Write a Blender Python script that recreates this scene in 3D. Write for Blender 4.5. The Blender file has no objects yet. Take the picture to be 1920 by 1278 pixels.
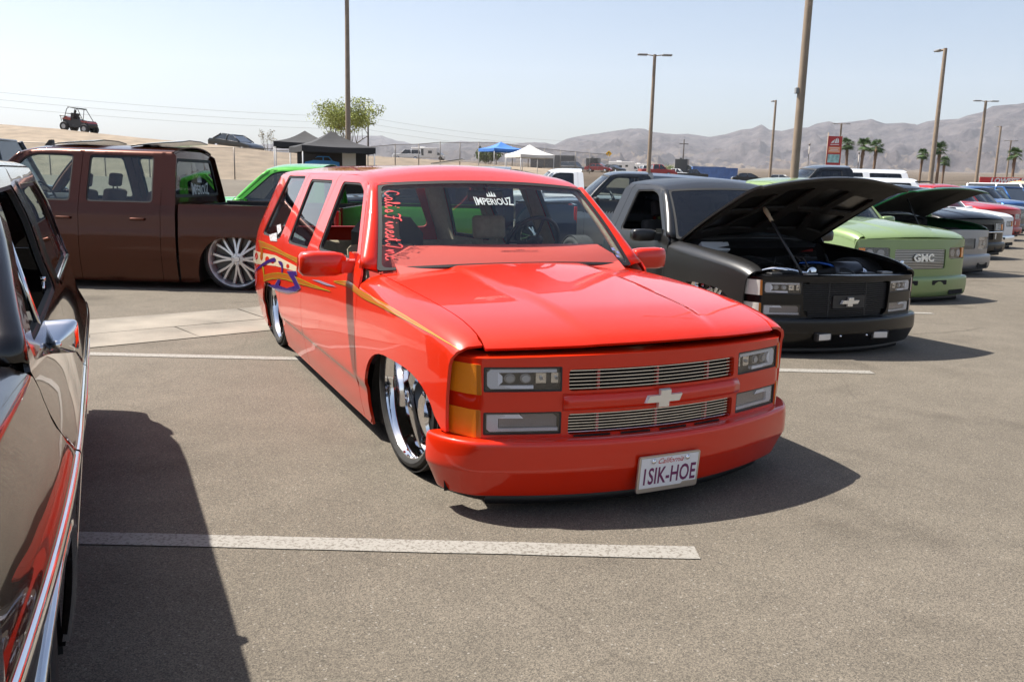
import bpy, bmesh, math, random
from math import sin, cos, pi, radians, sqrt, exp, atan2
from mathutils import Vector, Matrix, noise
from mathutils.geometry import delaunay_2d_cdt
import numpy as np
random.seed(7)
SC = bpy.context.scene
COL = SC.collection

# ------------------------------------------------------------------ camera
EYE = 1.4423
PITCH, ROLL = radians(10.6917), radians(1.5141)
cam_d = bpy.data.cameras.new('camera')
cam_d.sensor_width = 36.0
cam_d.lens = 1601.95 / 1920 * 36.0
cam_d.clip_start = 0.05
cam_d.clip_end = 40000
cam = bpy.data.objects.new('camera', cam_d)
cam.matrix_world = Matrix.Translation((0, 0, EYE)) @ Matrix.Rotation(pi/2 - PITCH, 4, 'X') @ Matrix.Rotation(ROLL, 4, 'Z')
COL.objects.link(cam)
SC.camera = cam

# ------------------------------------------------------------------ light
TO_SUN = Vector((-0.58, 0.18, 1.0)).normalized()
SUN_EL = math.asin(TO_SUN.z)
SUN_AZ = atan2(TO_SUN.x, TO_SUN.y)
world = bpy.data.worlds.new('World')
SC.world = world
world.use_nodes = True
wn = world.node_tree
sky = wn.nodes.new('ShaderNodeTexSky')
sky.sky_type = 'NISHITA'
sky.sun_disc = False
sky.sun_elevation = SUN_EL
sky.sun_rotation = SUN_AZ
sky.altitude = 200
sky.air_density = 1.0
sky.dust_density = 2.4
sky.ozone_density = 1.2
wn.nodes['Background'].inputs[1].default_value = 0.073
wn.links.new(sky.outputs[0], wn.nodes['Background'].inputs[0])
sun_d = bpy.data.lights.new('sun', 'SUN')
sun_d.energy = 5.0
sun_d.angle = radians(0.55)
sun_d.color = (1.0, 0.95, 0.87)
sun = bpy.data.objects.new('sun', sun_d)
sun.rotation_euler = (-TO_SUN).to_track_quat('-Z', 'Y').to_euler()
COL.objects.link(sun)
SC.view_settings.view_transform = 'Standard'
SC.view_settings.look = 'None'
SC.view_settings.exposure = 1.08
SC.view_settings.gamma = 1.0
SC.cycles.max_bounces = 10
SC.cycles.transparent_max_bounces = 16
SC.cycles.volume_bounces = 1
SC.cycles.sample_clamp_indirect = 6
SC.cycles.caustics_reflective = False
SC.cycles.caustics_refractive = False
SC.cycles.use_denoising = True

# ------------------------------------------------------------------ pixel helpers (directions only)
FPX = 1601.95
def pix_ray(px, py):
    a = px - 960; b = py - 639
    a, b = a*cos(ROLL) + b*sin(ROLL), -a*sin(ROLL) + b*cos(ROLL)
    return Vector((a, FPX*cos(PITCH) - b*sin(PITCH), -FPX*sin(PITCH) - b*cos(PITCH))) / FPX
def pix_ground(px, py, z=0.0):
    d = pix_ray(px, py); t = (z - EYE) / d.z
    return Vector((0, 0, EYE)) + d*t
def pix_at(px, py, Y):
    d = pix_ray(px, py)
    return Vector((0, 0, EYE)) + d*(Y/d.y)

# ------------------------------------------------------------------ materials
MATS = {}
def srgb(*c):
    return tuple((v/255/12.92 if v/255 <= .04045 else ((v/255+.055)/1.055)**2.4) for v in c)
def nodes_of(m):
    return m.node_tree.nodes, m.node_tree.links
def mat(name, color=(.5, .5, .5), rough=.5, metal=0.0, coat=0.0, coat_rough=.03, spec=.5, var=0.0, vscale=8.0, bump=0.0, bscale=60.0, emit=None, estr=0.0, trans=0.0, alpha=1.0, rvar=0.0):
    if name in MATS: return MATS[name]
    m = bpy.data.materials.new(name); m.use_nodes = True
    n, l = nodes_of(m); b = n['Principled BSDF']
    col = (*color, 1)
    b.inputs['Base Color'].default_value = col
    b.inputs['Roughness'].default_value = rough
    b.inputs['Metallic'].default_value = metal
    b.inputs['Coat Weight'].default_value = coat
    b.inputs['Coat Roughness'].default_value = coat_rough
    b.inputs['Specular IOR Level'].default_value = spec
    b.inputs['Transmission Weight'].default_value = trans
    b.inputs['Alpha'].default_value = alpha
    if emit:
        b.inputs['Emission Color'].default_value = (*emit, 1)
        b.inputs['Emission Strength'].default_value = estr
    tc = None
    if var or bump or rvar:
        tc = n.new('ShaderNodeTexCoord')
    if var:
        t = n.new('ShaderNodeTexNoise'); t.inputs['Scale'].default_value = vscale; t.inputs['Detail'].default_value = 6
        l.new(tc.outputs['Object'], t.inputs['Vector'])
        r = n.new('ShaderNodeValToRGB')
        r.color_ramp.elements[0].position = .3; r.color_ramp.elements[1].position = .7
        r.color_ramp.elements[0].color = (*[c*(1-var) for c in color], 1)
        r.color_ramp.elements[1].color = (*[min(1, c*(1+var)) for c in color], 1)
        l.new(t.outputs['Fac'], r.inputs['Fac']); l.new(r.outputs['Color'], b.inputs['Base Color'])
    if rvar:
        t = n.new('ShaderNodeTexNoise'); t.inputs['Scale'].default_value = vscale*.7; t.inputs['Detail'].default_value = 5
        l.new(tc.outputs['Object'], t.inputs['Vector'])
        mr = n.new('ShaderNodeMapRange')
        mr.inputs['To Min'].default_value = max(0, rough-rvar); mr.inputs['To Max'].default_value = rough+rvar
        l.new(t.outputs['Fac'], mr.inputs['Value']); l.new(mr.outputs['Result'], b.inputs['Roughness'])
    if bump:
        t = n.new('ShaderNodeTexNoise'); t.inputs['Scale'].default_value = bscale; t.inputs['Detail'].default_value = 5
        l.new(tc.outputs['Object'], t.inputs['Vector'])
        bp = n.new('ShaderNodeBump'); bp.inputs['Strength'].default_value = bump; bp.inputs['Distance'].default_value = .02
        l.new(t.outputs['Fac'], bp.inputs['Height']); l.new(bp.outputs['Normal'], b.inputs['Normal'])
    MATS[name] = m
    return m

def paint(name, color, rough=.3, metal=0.0, coat=1.0, dust=.06):
    """clear-coated car paint with a little settled dust and orange peel"""
    if name in MATS: return MATS[name]
    if not name.startswith(('white', 'cream', 'red_paint')): color = tuple(c*.58 for c in color)
    m = mat(name, color, rough, metal, coat, .02, spec=.15)
    n, l = nodes_of(m); b = n['Principled BSDF']
    tc = n.new('ShaderNodeTexCoord')
    t = n.new('ShaderNodeTexNoise'); t.inputs['Scale'].default_value = 5; t.inputs['Detail'].default_value = 8
    l.new(tc.outputs['Object'], t.inputs['Vector'])
    mr = n.new('ShaderNodeMapRange'); mr.inputs['From Min'].default_value = .35; mr.inputs['From Max'].default_value = .8
    mr.inputs['To Min'].default_value = .005; mr.inputs['To Max'].default_value = .012 + dust*.4
    l.new(t.outputs['Fac'], mr.inputs['Value']); l.new(mr.outputs['Result'], b.inputs['Coat Roughness'])
    if metal:
        v = n.new('ShaderNodeTexNoise'); v.inputs['Scale'].default_value = 900
        l.new(tc.outputs['Object'], v.inputs['Vector'])
        mx = n.new('ShaderNodeMixRGB'); mx.inputs['Color1'].default_value = (*[c*.75 for c in color], 1)
        mx.inputs['Color2'].default_value = (*[min(1, c*1.3) for c in color], 1)
        l.new(v.outputs['Fac'], mx.inputs['Fac']); l.new(mx.outputs['Color'], b.inputs['Base Color'])
    w = n.new('ShaderNodeTexNoise'); w.inputs['Scale'].default_value = 4.0; w.inputs['Detail'].default_value = 0
    l.new(tc.outputs['Object'], w.inputs['Vector'])
    bp = n.new('ShaderNodeBump'); bp.inputs['Strength'].default_value = .10; bp.inputs['Distance'].default_value = .008
    l.new(w.outputs['Fac'], bp.inputs['Height']); l.new(bp.outputs['Normal'], b.inputs['Coat Normal'])
    return m

def glass(name, tint=(.75, .8, .78), refl=1.0, ior=1.5):
    if name in MATS: return MATS[name]
    m = bpy.data.materials.new(name); m.use_nodes = True
    n, l = nodes_of(m); n.remove(n['Principled BSDF']); out = n['Material Output']
    tr = n.new('ShaderNodeBsdfTransparent'); tr.inputs[0].default_value = (*tint, 1)
    gl = n.new('ShaderNodeBsdfGlossy'); gl.inputs['Roughness'].default_value = .006
    gl.inputs[0].default_value = (refl, refl, refl, 1)
    # Schlick reflectance, the same from both sides of the pane
    lw = n.new('ShaderNodeLayerWeight'); lw.inputs['Blend'].default_value = .5
    pw = n.new('ShaderNodeMath'); pw.operation = 'POWER'; pw.inputs[1].default_value = 5; l.new(lw.outputs['Facing'], pw.inputs[0])
    f0 = ((ior-1)/(ior+1))**2*1.6
    fr = n.new('ShaderNodeMath'); fr.operation = 'MULTIPLY_ADD'; fr.inputs[1].default_value = 1-f0; fr.inputs[2].default_value = f0; l.new(pw.outputs[0], fr.inputs[0])
    mx = n.new('ShaderNodeMixShader')
    l.new(fr.outputs[0], mx.inputs[0]); l.new(tr.outputs[0], mx.inputs[1]); l.new(gl.outputs[0], mx.inputs[2])
    l.new(mx.outputs[0], out.inputs['Surface'])
    MATS[name] = m
    return m

RUBBER = mat('rubber_black', (.018, .018, .018), .7, bump=.05, bscale=200)
TYRE = mat('tyre_rubber', (.022, .021, .020), .78, var=.35, vscale=14, bump=.1, bscale=120)
CHROME = mat('chrome', (.82, .83, .85), .06, 1.0, rvar=.03, vscale=30)
POLISHED = mat('polished_aluminium', (.78, .79, .80), .1, 1.0, rvar=.05, vscale=18)
BLACKPL = mat('black_plastic', (.02, .02, .021), .45, bump=.03, bscale=300)
DARKVOID = mat('dark_underbody', (.012, .011, .010), .9, var=.5, vscale=20)
LEDWHITE = mat('led_strip_white', (.85, .87, .92), .35)
LENSGREY = mat('lens_grey', (.33, .33, .33), .18, .3, coat=1, bump=.25, bscale=400)
AMBER = mat('amber_lens', (.90, .27, .012), .22, coat=1, bump=.25, bscale=260)
CLEARLENS = mat('clear_lens', (.72, .68, .62), .2, coat=1, bump=.25, bscale=260)
REDLENS = mat('red_lens', (.45, .01, .012), .2, coat=1)
GL_CLEAR = glass('glass_clear', (.70, .78, .76))
GL_WS = glass('glass_windshield', (.80, .88, .85), ior=1.45)
GL_MID = glass('glass_medium', (.60, .64, .63), ior=1.55)
GL_TINT = glass('glass_tinted', (.10, .11, .115), ior=1.55)
GL_LIMO = glass('glass_dark', (.025, .026, .03), ior=1.55)
GL_LAMP = glass('glass_lamp', (.9, .9, .9), ior=1.45)

# ------------------------------------------------------------------ object helpers
def link(o, parent=None):
    COL.objects.link(o)
    if parent is not None: o.parent = parent
    return o
def tag(o, label=None, cat=None, group=None, kind=None):
    if label: o['label'] = label
    if cat: o['category'] = cat
    if group: o['group'] = group
    if kind: o['kind'] = kind
    return o
def thing(name, loc, rz, label, cat, group=None):
    o = bpy.data.objects.new(name, None); link(o)
    o.empty_display_size = .2
    o.location = loc; o.rotation_euler = (0, 0, rz)
    return tag(o, label, cat, group)
def mesh_obj(name, verts, faces, m, parent=None, smooth=True, fmats=None):
    me = bpy.data.meshes.new(name)
    me.from_pydata([tuple(v) for v in verts], [], faces)
    for mm in (m if isinstance(m, (list, tuple)) else [m]): me.materials.append(mm)
    if fmats is not None:
        me.polygons.foreach_set('material_index', fmats)
    me.polygons.foreach_set('use_smooth', [smooth]*len(me.polygons))
    me.update()
    return link(bpy.data.objects.new(name, me), parent)

class MB:
    """collects shapes for ONE mesh part"""
    def __init__(s): s.v = []; s.f = []
    def add(s, vs, fs):
        k = len(s.v); s.v += [tuple(v) for v in vs]; s.f += [tuple(i+k for i in f) for f in fs]; return s
    def box(s, lo, hi, M=None):
        x0, y0, z0 = lo; x1, y1, z1 = hi
        vs = [Vector(p) for p in ((x0,y0,z0),(x1,y0,z0),(x1,y1,z0),(x0,y1,z0),(x0,y0,z1),(x1,y0,z1),(x1,y1,z1),(x0,y1,z1))]
        if M: vs = [M @ v for v in vs]
        return s.add(vs, [(0,3,2,1),(4,5,6,7),(0,1,5,4),(1,2,6,5),(2,3,7,6),(3,0,4,7)])
    def cbox(s, c, d, M=None):
        return s.box([c[i]-d[i]/2 for i in range(3)], [c[i]+d[i]/2 for i in range(3)], M)
    def rbox(s, lo, hi, r, M=None, seg=3):
        """box with rounded vertical (z) corners and a chamfered top/bottom rim"""
        x0, y0, z0 = lo; x1, y1, z1 = hi
        def ring(rr, ins):
            P = []
            for cx, cy, a0 in ((x1-r, y1-r, 0), (x0+r, y1-r, pi/2), (x0+r, y0+r, pi), (x1-r, y0+r, 3*pi/2)):
                for k in range(seg+1):
                    a = a0 + k/seg*pi/2; P.append((cx+(r-ins)*cos(a), cy+(r-ins)*sin(a)))
            return P
        c = min(r*.4, (z1-z0)*.25)
        rings = [(z0, c), (z0+c, 0), (z1-c, 0), (z1, c)]
        vs = []; n = 4*(seg+1)
        for z, ins in rings: vs += [Vector((x, y, z)) for x, y in ring(r, ins)]
        if M: vs = [M @ v for v in vs]
        fs = [tuple(reversed(range(n))), tuple(range(3*n, 4*n))]
        for k in range(3):
            for i in range(n):
                j = (i+1) % n; fs.append((k*n+i, k*n+j, (k+1)*n+j, (k+1)*n+i))
        return s.add(vs, fs)
    def tube(s, pts, r, n=8, r1=None, cap=True):
        pts = [Vector(p) for p in pts]; m = len(pts); vs = []
        up = None
        for i, p in enumerate(pts):
            t = (pts[min(i+1, m-1)] - pts[max(i-1, 0)])
            t = t.normalized() if t.length > 1e-9 else Vector((0, 0, 1))
            if up is None:
                up = Vector((0, 0, 1)) if abs(t.z) < .9 else Vector((1, 0, 0))
            a = t.cross(up).normalized(); b = a.cross(t).normalized(); up = b
            rr = r[i] if isinstance(r, (list, tuple)) else (r if r1 is None else r + (r1-r)*i/max(1, m-1))
            for k in range(n):
                an = 2*pi*k/n; vs.append(p + a*rr*cos(an) + b*rr*sin(an))
        fs = []
        for i in range(m-1):
            for k in range(n):
                k2 = (k+1) % n; fs.append((i*n+k, i*n+k2, (i+1)*n+k2, (i+1)*n+k))
        if cap: fs += [tuple(reversed(range(n))), tuple(range((m-1)*n, m*n))]
        return s.add(vs, fs)
    def lathe(s, prof, n=48, axis='y', c=(0, 0, 0), a0=0, a1=2*pi):
        """prof: (radius, offset along axis)"""
        full = abs(a1-a0-2*pi) < 1e-6; nn = n if full else n+1; vs = []
        for r, h in prof:
            for k in range(nn):
                a = a0 + (a1-a0)*k/n
                if axis == 'y': p = (c[0]+r*cos(a), c[1]+h, c[2]+r*sin(a))
                elif axis == 'x': p = (c[0]+h, c[1]+r*cos(a), c[2]+r*sin(a))
                else: p = (c[0]+r*cos(a), c[1]+r*sin(a), c[2]+h)
                vs.append(p)
        fs = []
        for i in range(len(prof)-1):
            for k in range(n):
                k2 = (k+1) % nn; fs.append((i*nn+k, i*nn+k2, (i+1)*nn+k2, (i+1)*nn+k))
        return s.add(vs, fs)
    def prism(s, pts, ax, d0, d1):
        """polygon pts (2-D) extruded along axis ax from d0 to d1"""
        def P(p, d):
            return {'x': (d, p[0], p[1]), 'y': (p[0], d, p[1]), 'z': (p[0], p[1], d)}[ax]
        n = len(pts); vs = [P(p, d0) for p in pts] + [P(p, d1) for p in pts]
        fs = [tuple(reversed(range(n))), tuple(range(n, 2*n))]
        for i in range(n):
            j = (i+1) % n; fs.append((i, j, n+j, n+i))
        return s.add(vs, fs)
    def loft(s, rings, closed=True, caps=True):
        n = len(rings[0]); vs = [p for r in rings for p in r]; fs = []
        for i in range(len(rings)-1):
            for k in range(n if closed else n-1):
                k2 = (k+1) % n; fs.append((i*n+k, i*n+k2, (i+1)*n+k2, (i+1)*n+k))
        if caps and closed: fs += [tuple(reversed(range(n))), tuple(range((len(rings)-1)*n, len(rings)*n))]
        return s.add(vs, fs)
    def ico(s, c, r, sub=1, sq=(1, 1, 1), jit=0):
        bm = bmesh.new(); bmesh.ops.create_icosphere(bm, subdivisions=sub, radius=1)
        vs = []
        for v in bm.verts:
            j = 1 + random.uniform(-jit, jit)
            vs.append((c[0]+v.co.x*r*sq[0]*j, c[1]+v.co.y*r*sq[1]*j, c[2]+v.co.z*r*sq[2]*j))
        bm.verts.index_update()
        fs = [tuple(v.index for v in f.verts) for f in bm.faces]; bm.free()
        return s.add(vs, fs)
    def map(s, fn):
        s.v = [tuple(fn(Vector(p))) for p in s.v]; return s
    def build(s, name, m, parent=None, smooth=False, sharp=None):
        o = mesh_obj(name, s.v, s.f, m, parent, smooth)
        if sharp is not None:
            bm = bmesh.new(); bm.from_mesh(o.data)
            bmesh.ops.remove_doubles(bm, verts=bm.verts, dist=1e-5)
            bmesh.ops.recalc_face_normals(bm, faces=bm.faces)
            for e in bm.edges:
                if len(e.link_faces) == 2 and e.calc_face_angle() > radians(sharp): e.smooth = False
            for f in bm.faces: f.smooth = True
            bm.to_mesh(o.data); bm.free()
        return o

def pchip(keys):
    xs = [k[0] for k in keys]; ys = [k[1] for k in keys]; n = len(xs)
    h = [xs[i+1]-xs[i] for i in range(n-1)]; d = [(ys[i+1]-ys[i])/h[i] for i in range(n-1)]
    m = [d[0]]
    for i in range(1, n-1):
        if d[i-1]*d[i] <= 0: m.append(0)
        else:
            w1 = 2*h[i]+h[i-1]; w2 = h[i]+2*h[i-1]; m.append((w1+w2)/(w1/d[i-1]+w2/d[i]))
    m.append(d[-1])
    def f(x):
        if x <= xs[0]: return ys[0]+m[0]*(x-xs[0])
        if x >= xs[-1]: return ys[-1]+m[-1]*(x-xs[-1])
        i = 0
        while x > xs[i+1]: i += 1
        t = (x-xs[i])/h[i]
        return ((1+2*t)*(1-t)**2*ys[i] + t*(1-t)**2*h[i]*m[i] + t*t*(3-2*t)*ys[i+1] + t*t*(t-1)*h[i]*m[i+1])
    return f
def sstep(a, b, x):
    t = max(0, min(1, (x-a)/(b-a))); return t*t*(3-2*t)
def rounded(pts, rad, seg=5):
    """round the corners of a polygon; rad: one radius or a list"""
    n = len(pts); out = []
    for i in range(n):
        p = Vector(pts[i]).to_2d(); a = Vector(pts[i-1]).to_2d(); b = Vector(pts[(i+1) % n]).to_2d()
        r = rad[i] if isinstance(rad, (list, tuple)) else rad
        if r <= 0: out.append((p.x, p.y)); continue
        da = (a-p); db = (b-p); r1 = min(r, da.length*.48, db.length*.48)
        p0 = p+da.normalized()*r1; p1 = p+db.normalized()*r1
        for k in range(seg+1):
            t = k/seg; q = p0*(1-t)**2 + p*2*t*(1-t) + p1*t*t; out.append((q.x, q.y))
    return out
def catmull(pts, seg=6, closed=False):
    P = [Vector(p) for p in pts]; n = len(P); out = []
    rng = range(n) if closed else range(n-1)
    for i in rng:
        p0 = P[(i-1) % n] if closed or i > 0 else P[0]; p1 = P[i]; p2 = P[(i+1) % n]
        p3 = P[(i+2) % n] if closed or i+2 < n else P[-1]
        for k in range(seg):
            t = k/seg
            out.append(.5*((2*p1)+(p2-p0)*t+(2*p0-5*p1+4*p2-p3)*t*t+(3*p1-p0-3*p2+p3)*t**3))
    if not closed: out.append(P[-1])
    return out

def _inside(P, poly):
    x = P[:, 0]; y = P[:, 1]; r = np.zeros(len(P), bool); n = len(poly)
    for i in range(n):
        x0, y0 = poly[i]; x1, y1 = poly[(i+1) % n]
        if y0 == y1: continue
        c = ((y0 > y) != (y1 > y)) & (x < (x1-x0)*(y-y0)/(y1-y0)+x0)
        r ^= c
    return r
def _refine(poly, step):
    out = []; n = len(poly)
    for i in range(n):
        a = poly[i]; b = poly[(i+1) % n]; L = math.hypot(b[0]-a[0], b[1]-a[1])
        if L < 1e-6: continue
        k = max(1, int(math.ceil(L/step)))
        for j in range(k): out.append((a[0]+(b[0]-a[0])*j/k, a[1]+(b[1]-a[1])*j/k))
    return out
def triangulate(outline, holes, su, sv, ulines=(), vlines=()):
    st = min(su, sv)*1.0
    loops = [_refine(outline, st)] + [_refine(h, st) for h in holes]
    V = []; E = []; loop_idx = []
    for L in loops:
        k = len(V); V += L; E += [(k+i, k+(i+1) % len(L)) for i in range(len(L))]; loop_idx.append((k, len(L)))
    B = np.array(V)
    u0, v0 = np.array(loops[0]).min(0); u1, v1 = np.array(loops[0]).max(0)
    us = sorted(set([u0+(u1-u0)*i/max(1, int((u1-u0)/su)) for i in range(1, max(1, int((u1-u0)/su)))] + [u for u in ulines if u0 < u < u1]))
    vs = sorted(set([v0+(v1-v0)*i/max(1, int((v1-v0)/sv)) for i in range(1, max(1, int((v1-v0)/sv)))] + [v for v in vlines if v0 < v < v1]))
    if us and vs:
        G = np.array([(u, v) for u in us for v in vs])
        m = _inside(G, loops[0])
        for L in loops[1:]: m &= ~_inside(G, L)
        G = G[m]
        if len(G):
            d = np.full(len(G), 9.)
            for i in range(0, len(B), 400):
                d = np.minimum(d, np.sqrt(((G[:, None, :]-B[None, i:i+400, :])**2).sum(2)).min(1))
            G = G[d > st*.35]
            V = V + [tuple(g) for g in G]
    r = delaunay_2d_cdt([Vector((float(a), float(b))) for a, b in V], E, [], 0, 1e-7)
    P = [(v.x, v.y) for v in r[0]]; F = [tuple(f) for f in r[2]]
    A = np.array(P); Fc = np.array([[A[i] for i in f] for f in F]).mean(1)
    m = _inside(Fc, loops[0])
    for L in loops[1:]: m &= ~_inside(Fc, L)
    F = [f for f, k in zip(F, m) if k]
    used = sorted({i for f in F for i in f}); mp = {o: i for i, o in enumerate(used)}
    return [P[i] for i in used], [tuple(mp[i] for i in f) for f in F]

def surf_n(fn, u, v, e=2e-3):
    a = Vector(fn(u+e, v))-Vector(fn(u-e, v)); b = Vector(fn(u, v+e))-Vector(fn(u, v-e))
    n = a.cross(b)
    return n.normalized() if n.length > 1e-12 else Vector((0, 0, 1))
def panel(name, fn, outline, m, parent, holes=(), step=(.06, .06), ulines=(), vlines=(), flange=.012, offset=0.0, side=1, mirror_join=False, outward=None, lip=0.0):
    """a sheet of bodywork: a 2-D outline (with holes) laid on the surface fn(u, v), with a turned-in edge.
       outward: a vector that the panel's outer side faces; side -1 mirrors it to the other side of the vehicle"""
    P, F = triangulate(list(outline), [list(h) for h in holes], step[0], step[1], ulines, vlines)
    pos = [Vector(fn(u, v)) for u, v in P]; nor = [surf_n(fn, u, v) for u, v in P]
    mean = Vector((0, 0, 0))
    for q in nor: mean += q
    flip = outward is not None and mean.dot(Vector(outward)) < 0
    if flip: nor = [-q for q in nor]
    pos = [p+q*offset for p, q in zip(pos, nor)]
    # orientation of 2-D triangles
    def area(f):
        a, b, c = [P[i] for i in f[:3]]
        return (b[0]-a[0])*(c[1]-a[1])-(c[0]-a[0])*(b[1]-a[1])
    F = [f if (area(f) > 0) != flip else tuple(reversed(f)) for f in F]
    cnt = {}
    for f in F:
        for i in range(len(f)):
            e = (f[i], f[(i+1) % len(f)]); cnt[e] = cnt.get(e, 0)+1
    bnd = [e for e in cnt if (e[1], e[0]) not in cnt]
    if mirror_join: bnd = [e for e in bnd if not (abs(pos[e[0]].y) < 1e-4 and abs(pos[e[1]].y) < 1e-4)]
    verts = list(pos); vn = list(nor); faces = list(F); nmain = len(F)
    if flange:
        mp = {}; mp2 = {}
        for e in bnd:
            for i in e:
                if i not in mp:
                    mp[i] = len(verts); verts.append(pos[i]); vn.append(None)
                    mp2[i] = len(verts); verts.append(pos[i]-nor[i]*flange); vn.append(None)
            a, b = e; faces.append((mp[b], mp[a], mp2[a], mp2[b]))
    if mirror_join:
        k = len(verts); idx = []; n0 = len(faces); f0 = list(faces)
        for i in range(k):
            p = verts[i]
            if abs(p.y) < 1e-4 and vn[i] is not None:
                idx.append(i); vn[i] = Vector((vn[i].x, 0, vn[i].z)).normalized()
            else:
                idx.append(len(verts)); verts.append(Vector((p.x, -p.y, p.z))); vn.append(None if vn[i] is None else Vector((vn[i].x, -vn[i].y, vn[i].z)))
        faces = f0+[tuple(idx[i] for i in reversed(f)) for f in f0]
    if side < 0:
        verts = [Vector((p.x, -p.y, p.z)) for p in verts]; faces = [tuple(reversed(f)) for f in faces]
        vn = [None if q is None else Vector((q.x, -q.y, q.z)) for q in vn]
    o = mesh_obj(name, verts, faces, m, parent, True)
    ln = []
    for f in faces:
        if vn[f[0]] is None:
            q = (verts[f[1]]-verts[f[0]]).cross(verts[f[2]]-verts[f[0]])
            q = q.normalized() if q.length > 1e-12 else Vector((0, 0, 1)); ln += [q]*len(f)
        else: ln += [vn[i] for i in f]
    if len(ln) == len(o.data.loops): o.data.normals_split_custom_set(ln)
    return o
def both(name, fn, outline, m, parent, **k):
    return [panel(name, fn, outline, m, parent, side=s, **k) for s in (1, -1)]

def text_geo(txt, size=1.0, shear=0.0, bold=0.0, extrude=0.0, spacing=1.0):
    cu = bpy.data.curves.new('txt', 'FONT'); cu.body = txt; cu.size = size; cu.shear = shear
    cu.offset = bold; cu.extrude = extrude; cu.align_x = 'CENTER'; cu.align_y = 'CENTER'; cu.resolution_u = 3
    cu.space_character = spacing
    o = bpy.data.objects.new('txt', cu); COL.objects.link(o)
    dg = bpy.context.evaluated_depsgraph_get()
    me = bpy.data.meshes.new_from_object(o.evaluated_get(dg))
    vs = [v.co.copy() for v in me.vertices]; fs = [tuple(p.vertices) for p in me.polygons]
    bpy.data.objects.remove(o); bpy.data.curves.remove(cu); bpy.data.meshes.remove(me)
    return vs, fs
def text_on(name, txt, fn, m, parent, **k):
    vs, fs = text_geo(txt, **k)
    return mesh_obj(name, [fn(v) for v in vs], fs, m, parent, False)
def ribbon(pts, w, fn, mb=None):
    """flat pen stroke along 2-D pts, mapped by fn"""
    mb = mb or MB(); P = [Vector((p[0], p[1], 0)) for p in pts]; n = len(P); vs = []
    for i, p in enumerate(P):
        t = P[min(i+1, n-1)]-P[max(i-1, 0)]
        t = t.normalized() if t.length > 1e-9 else Vector((1, 0, 0))
        q = Vector((-t.y, t.x, 0))
        ww = w[i] if isinstance(w, (list, tuple)) else w
        vs += [fn(p+q*ww/2), fn(p-q*ww/2)]
    return mb.add(vs, [(2*i, 2*i+1, 2*i+3, 2*i+2) for i in range(n-1)])
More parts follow.
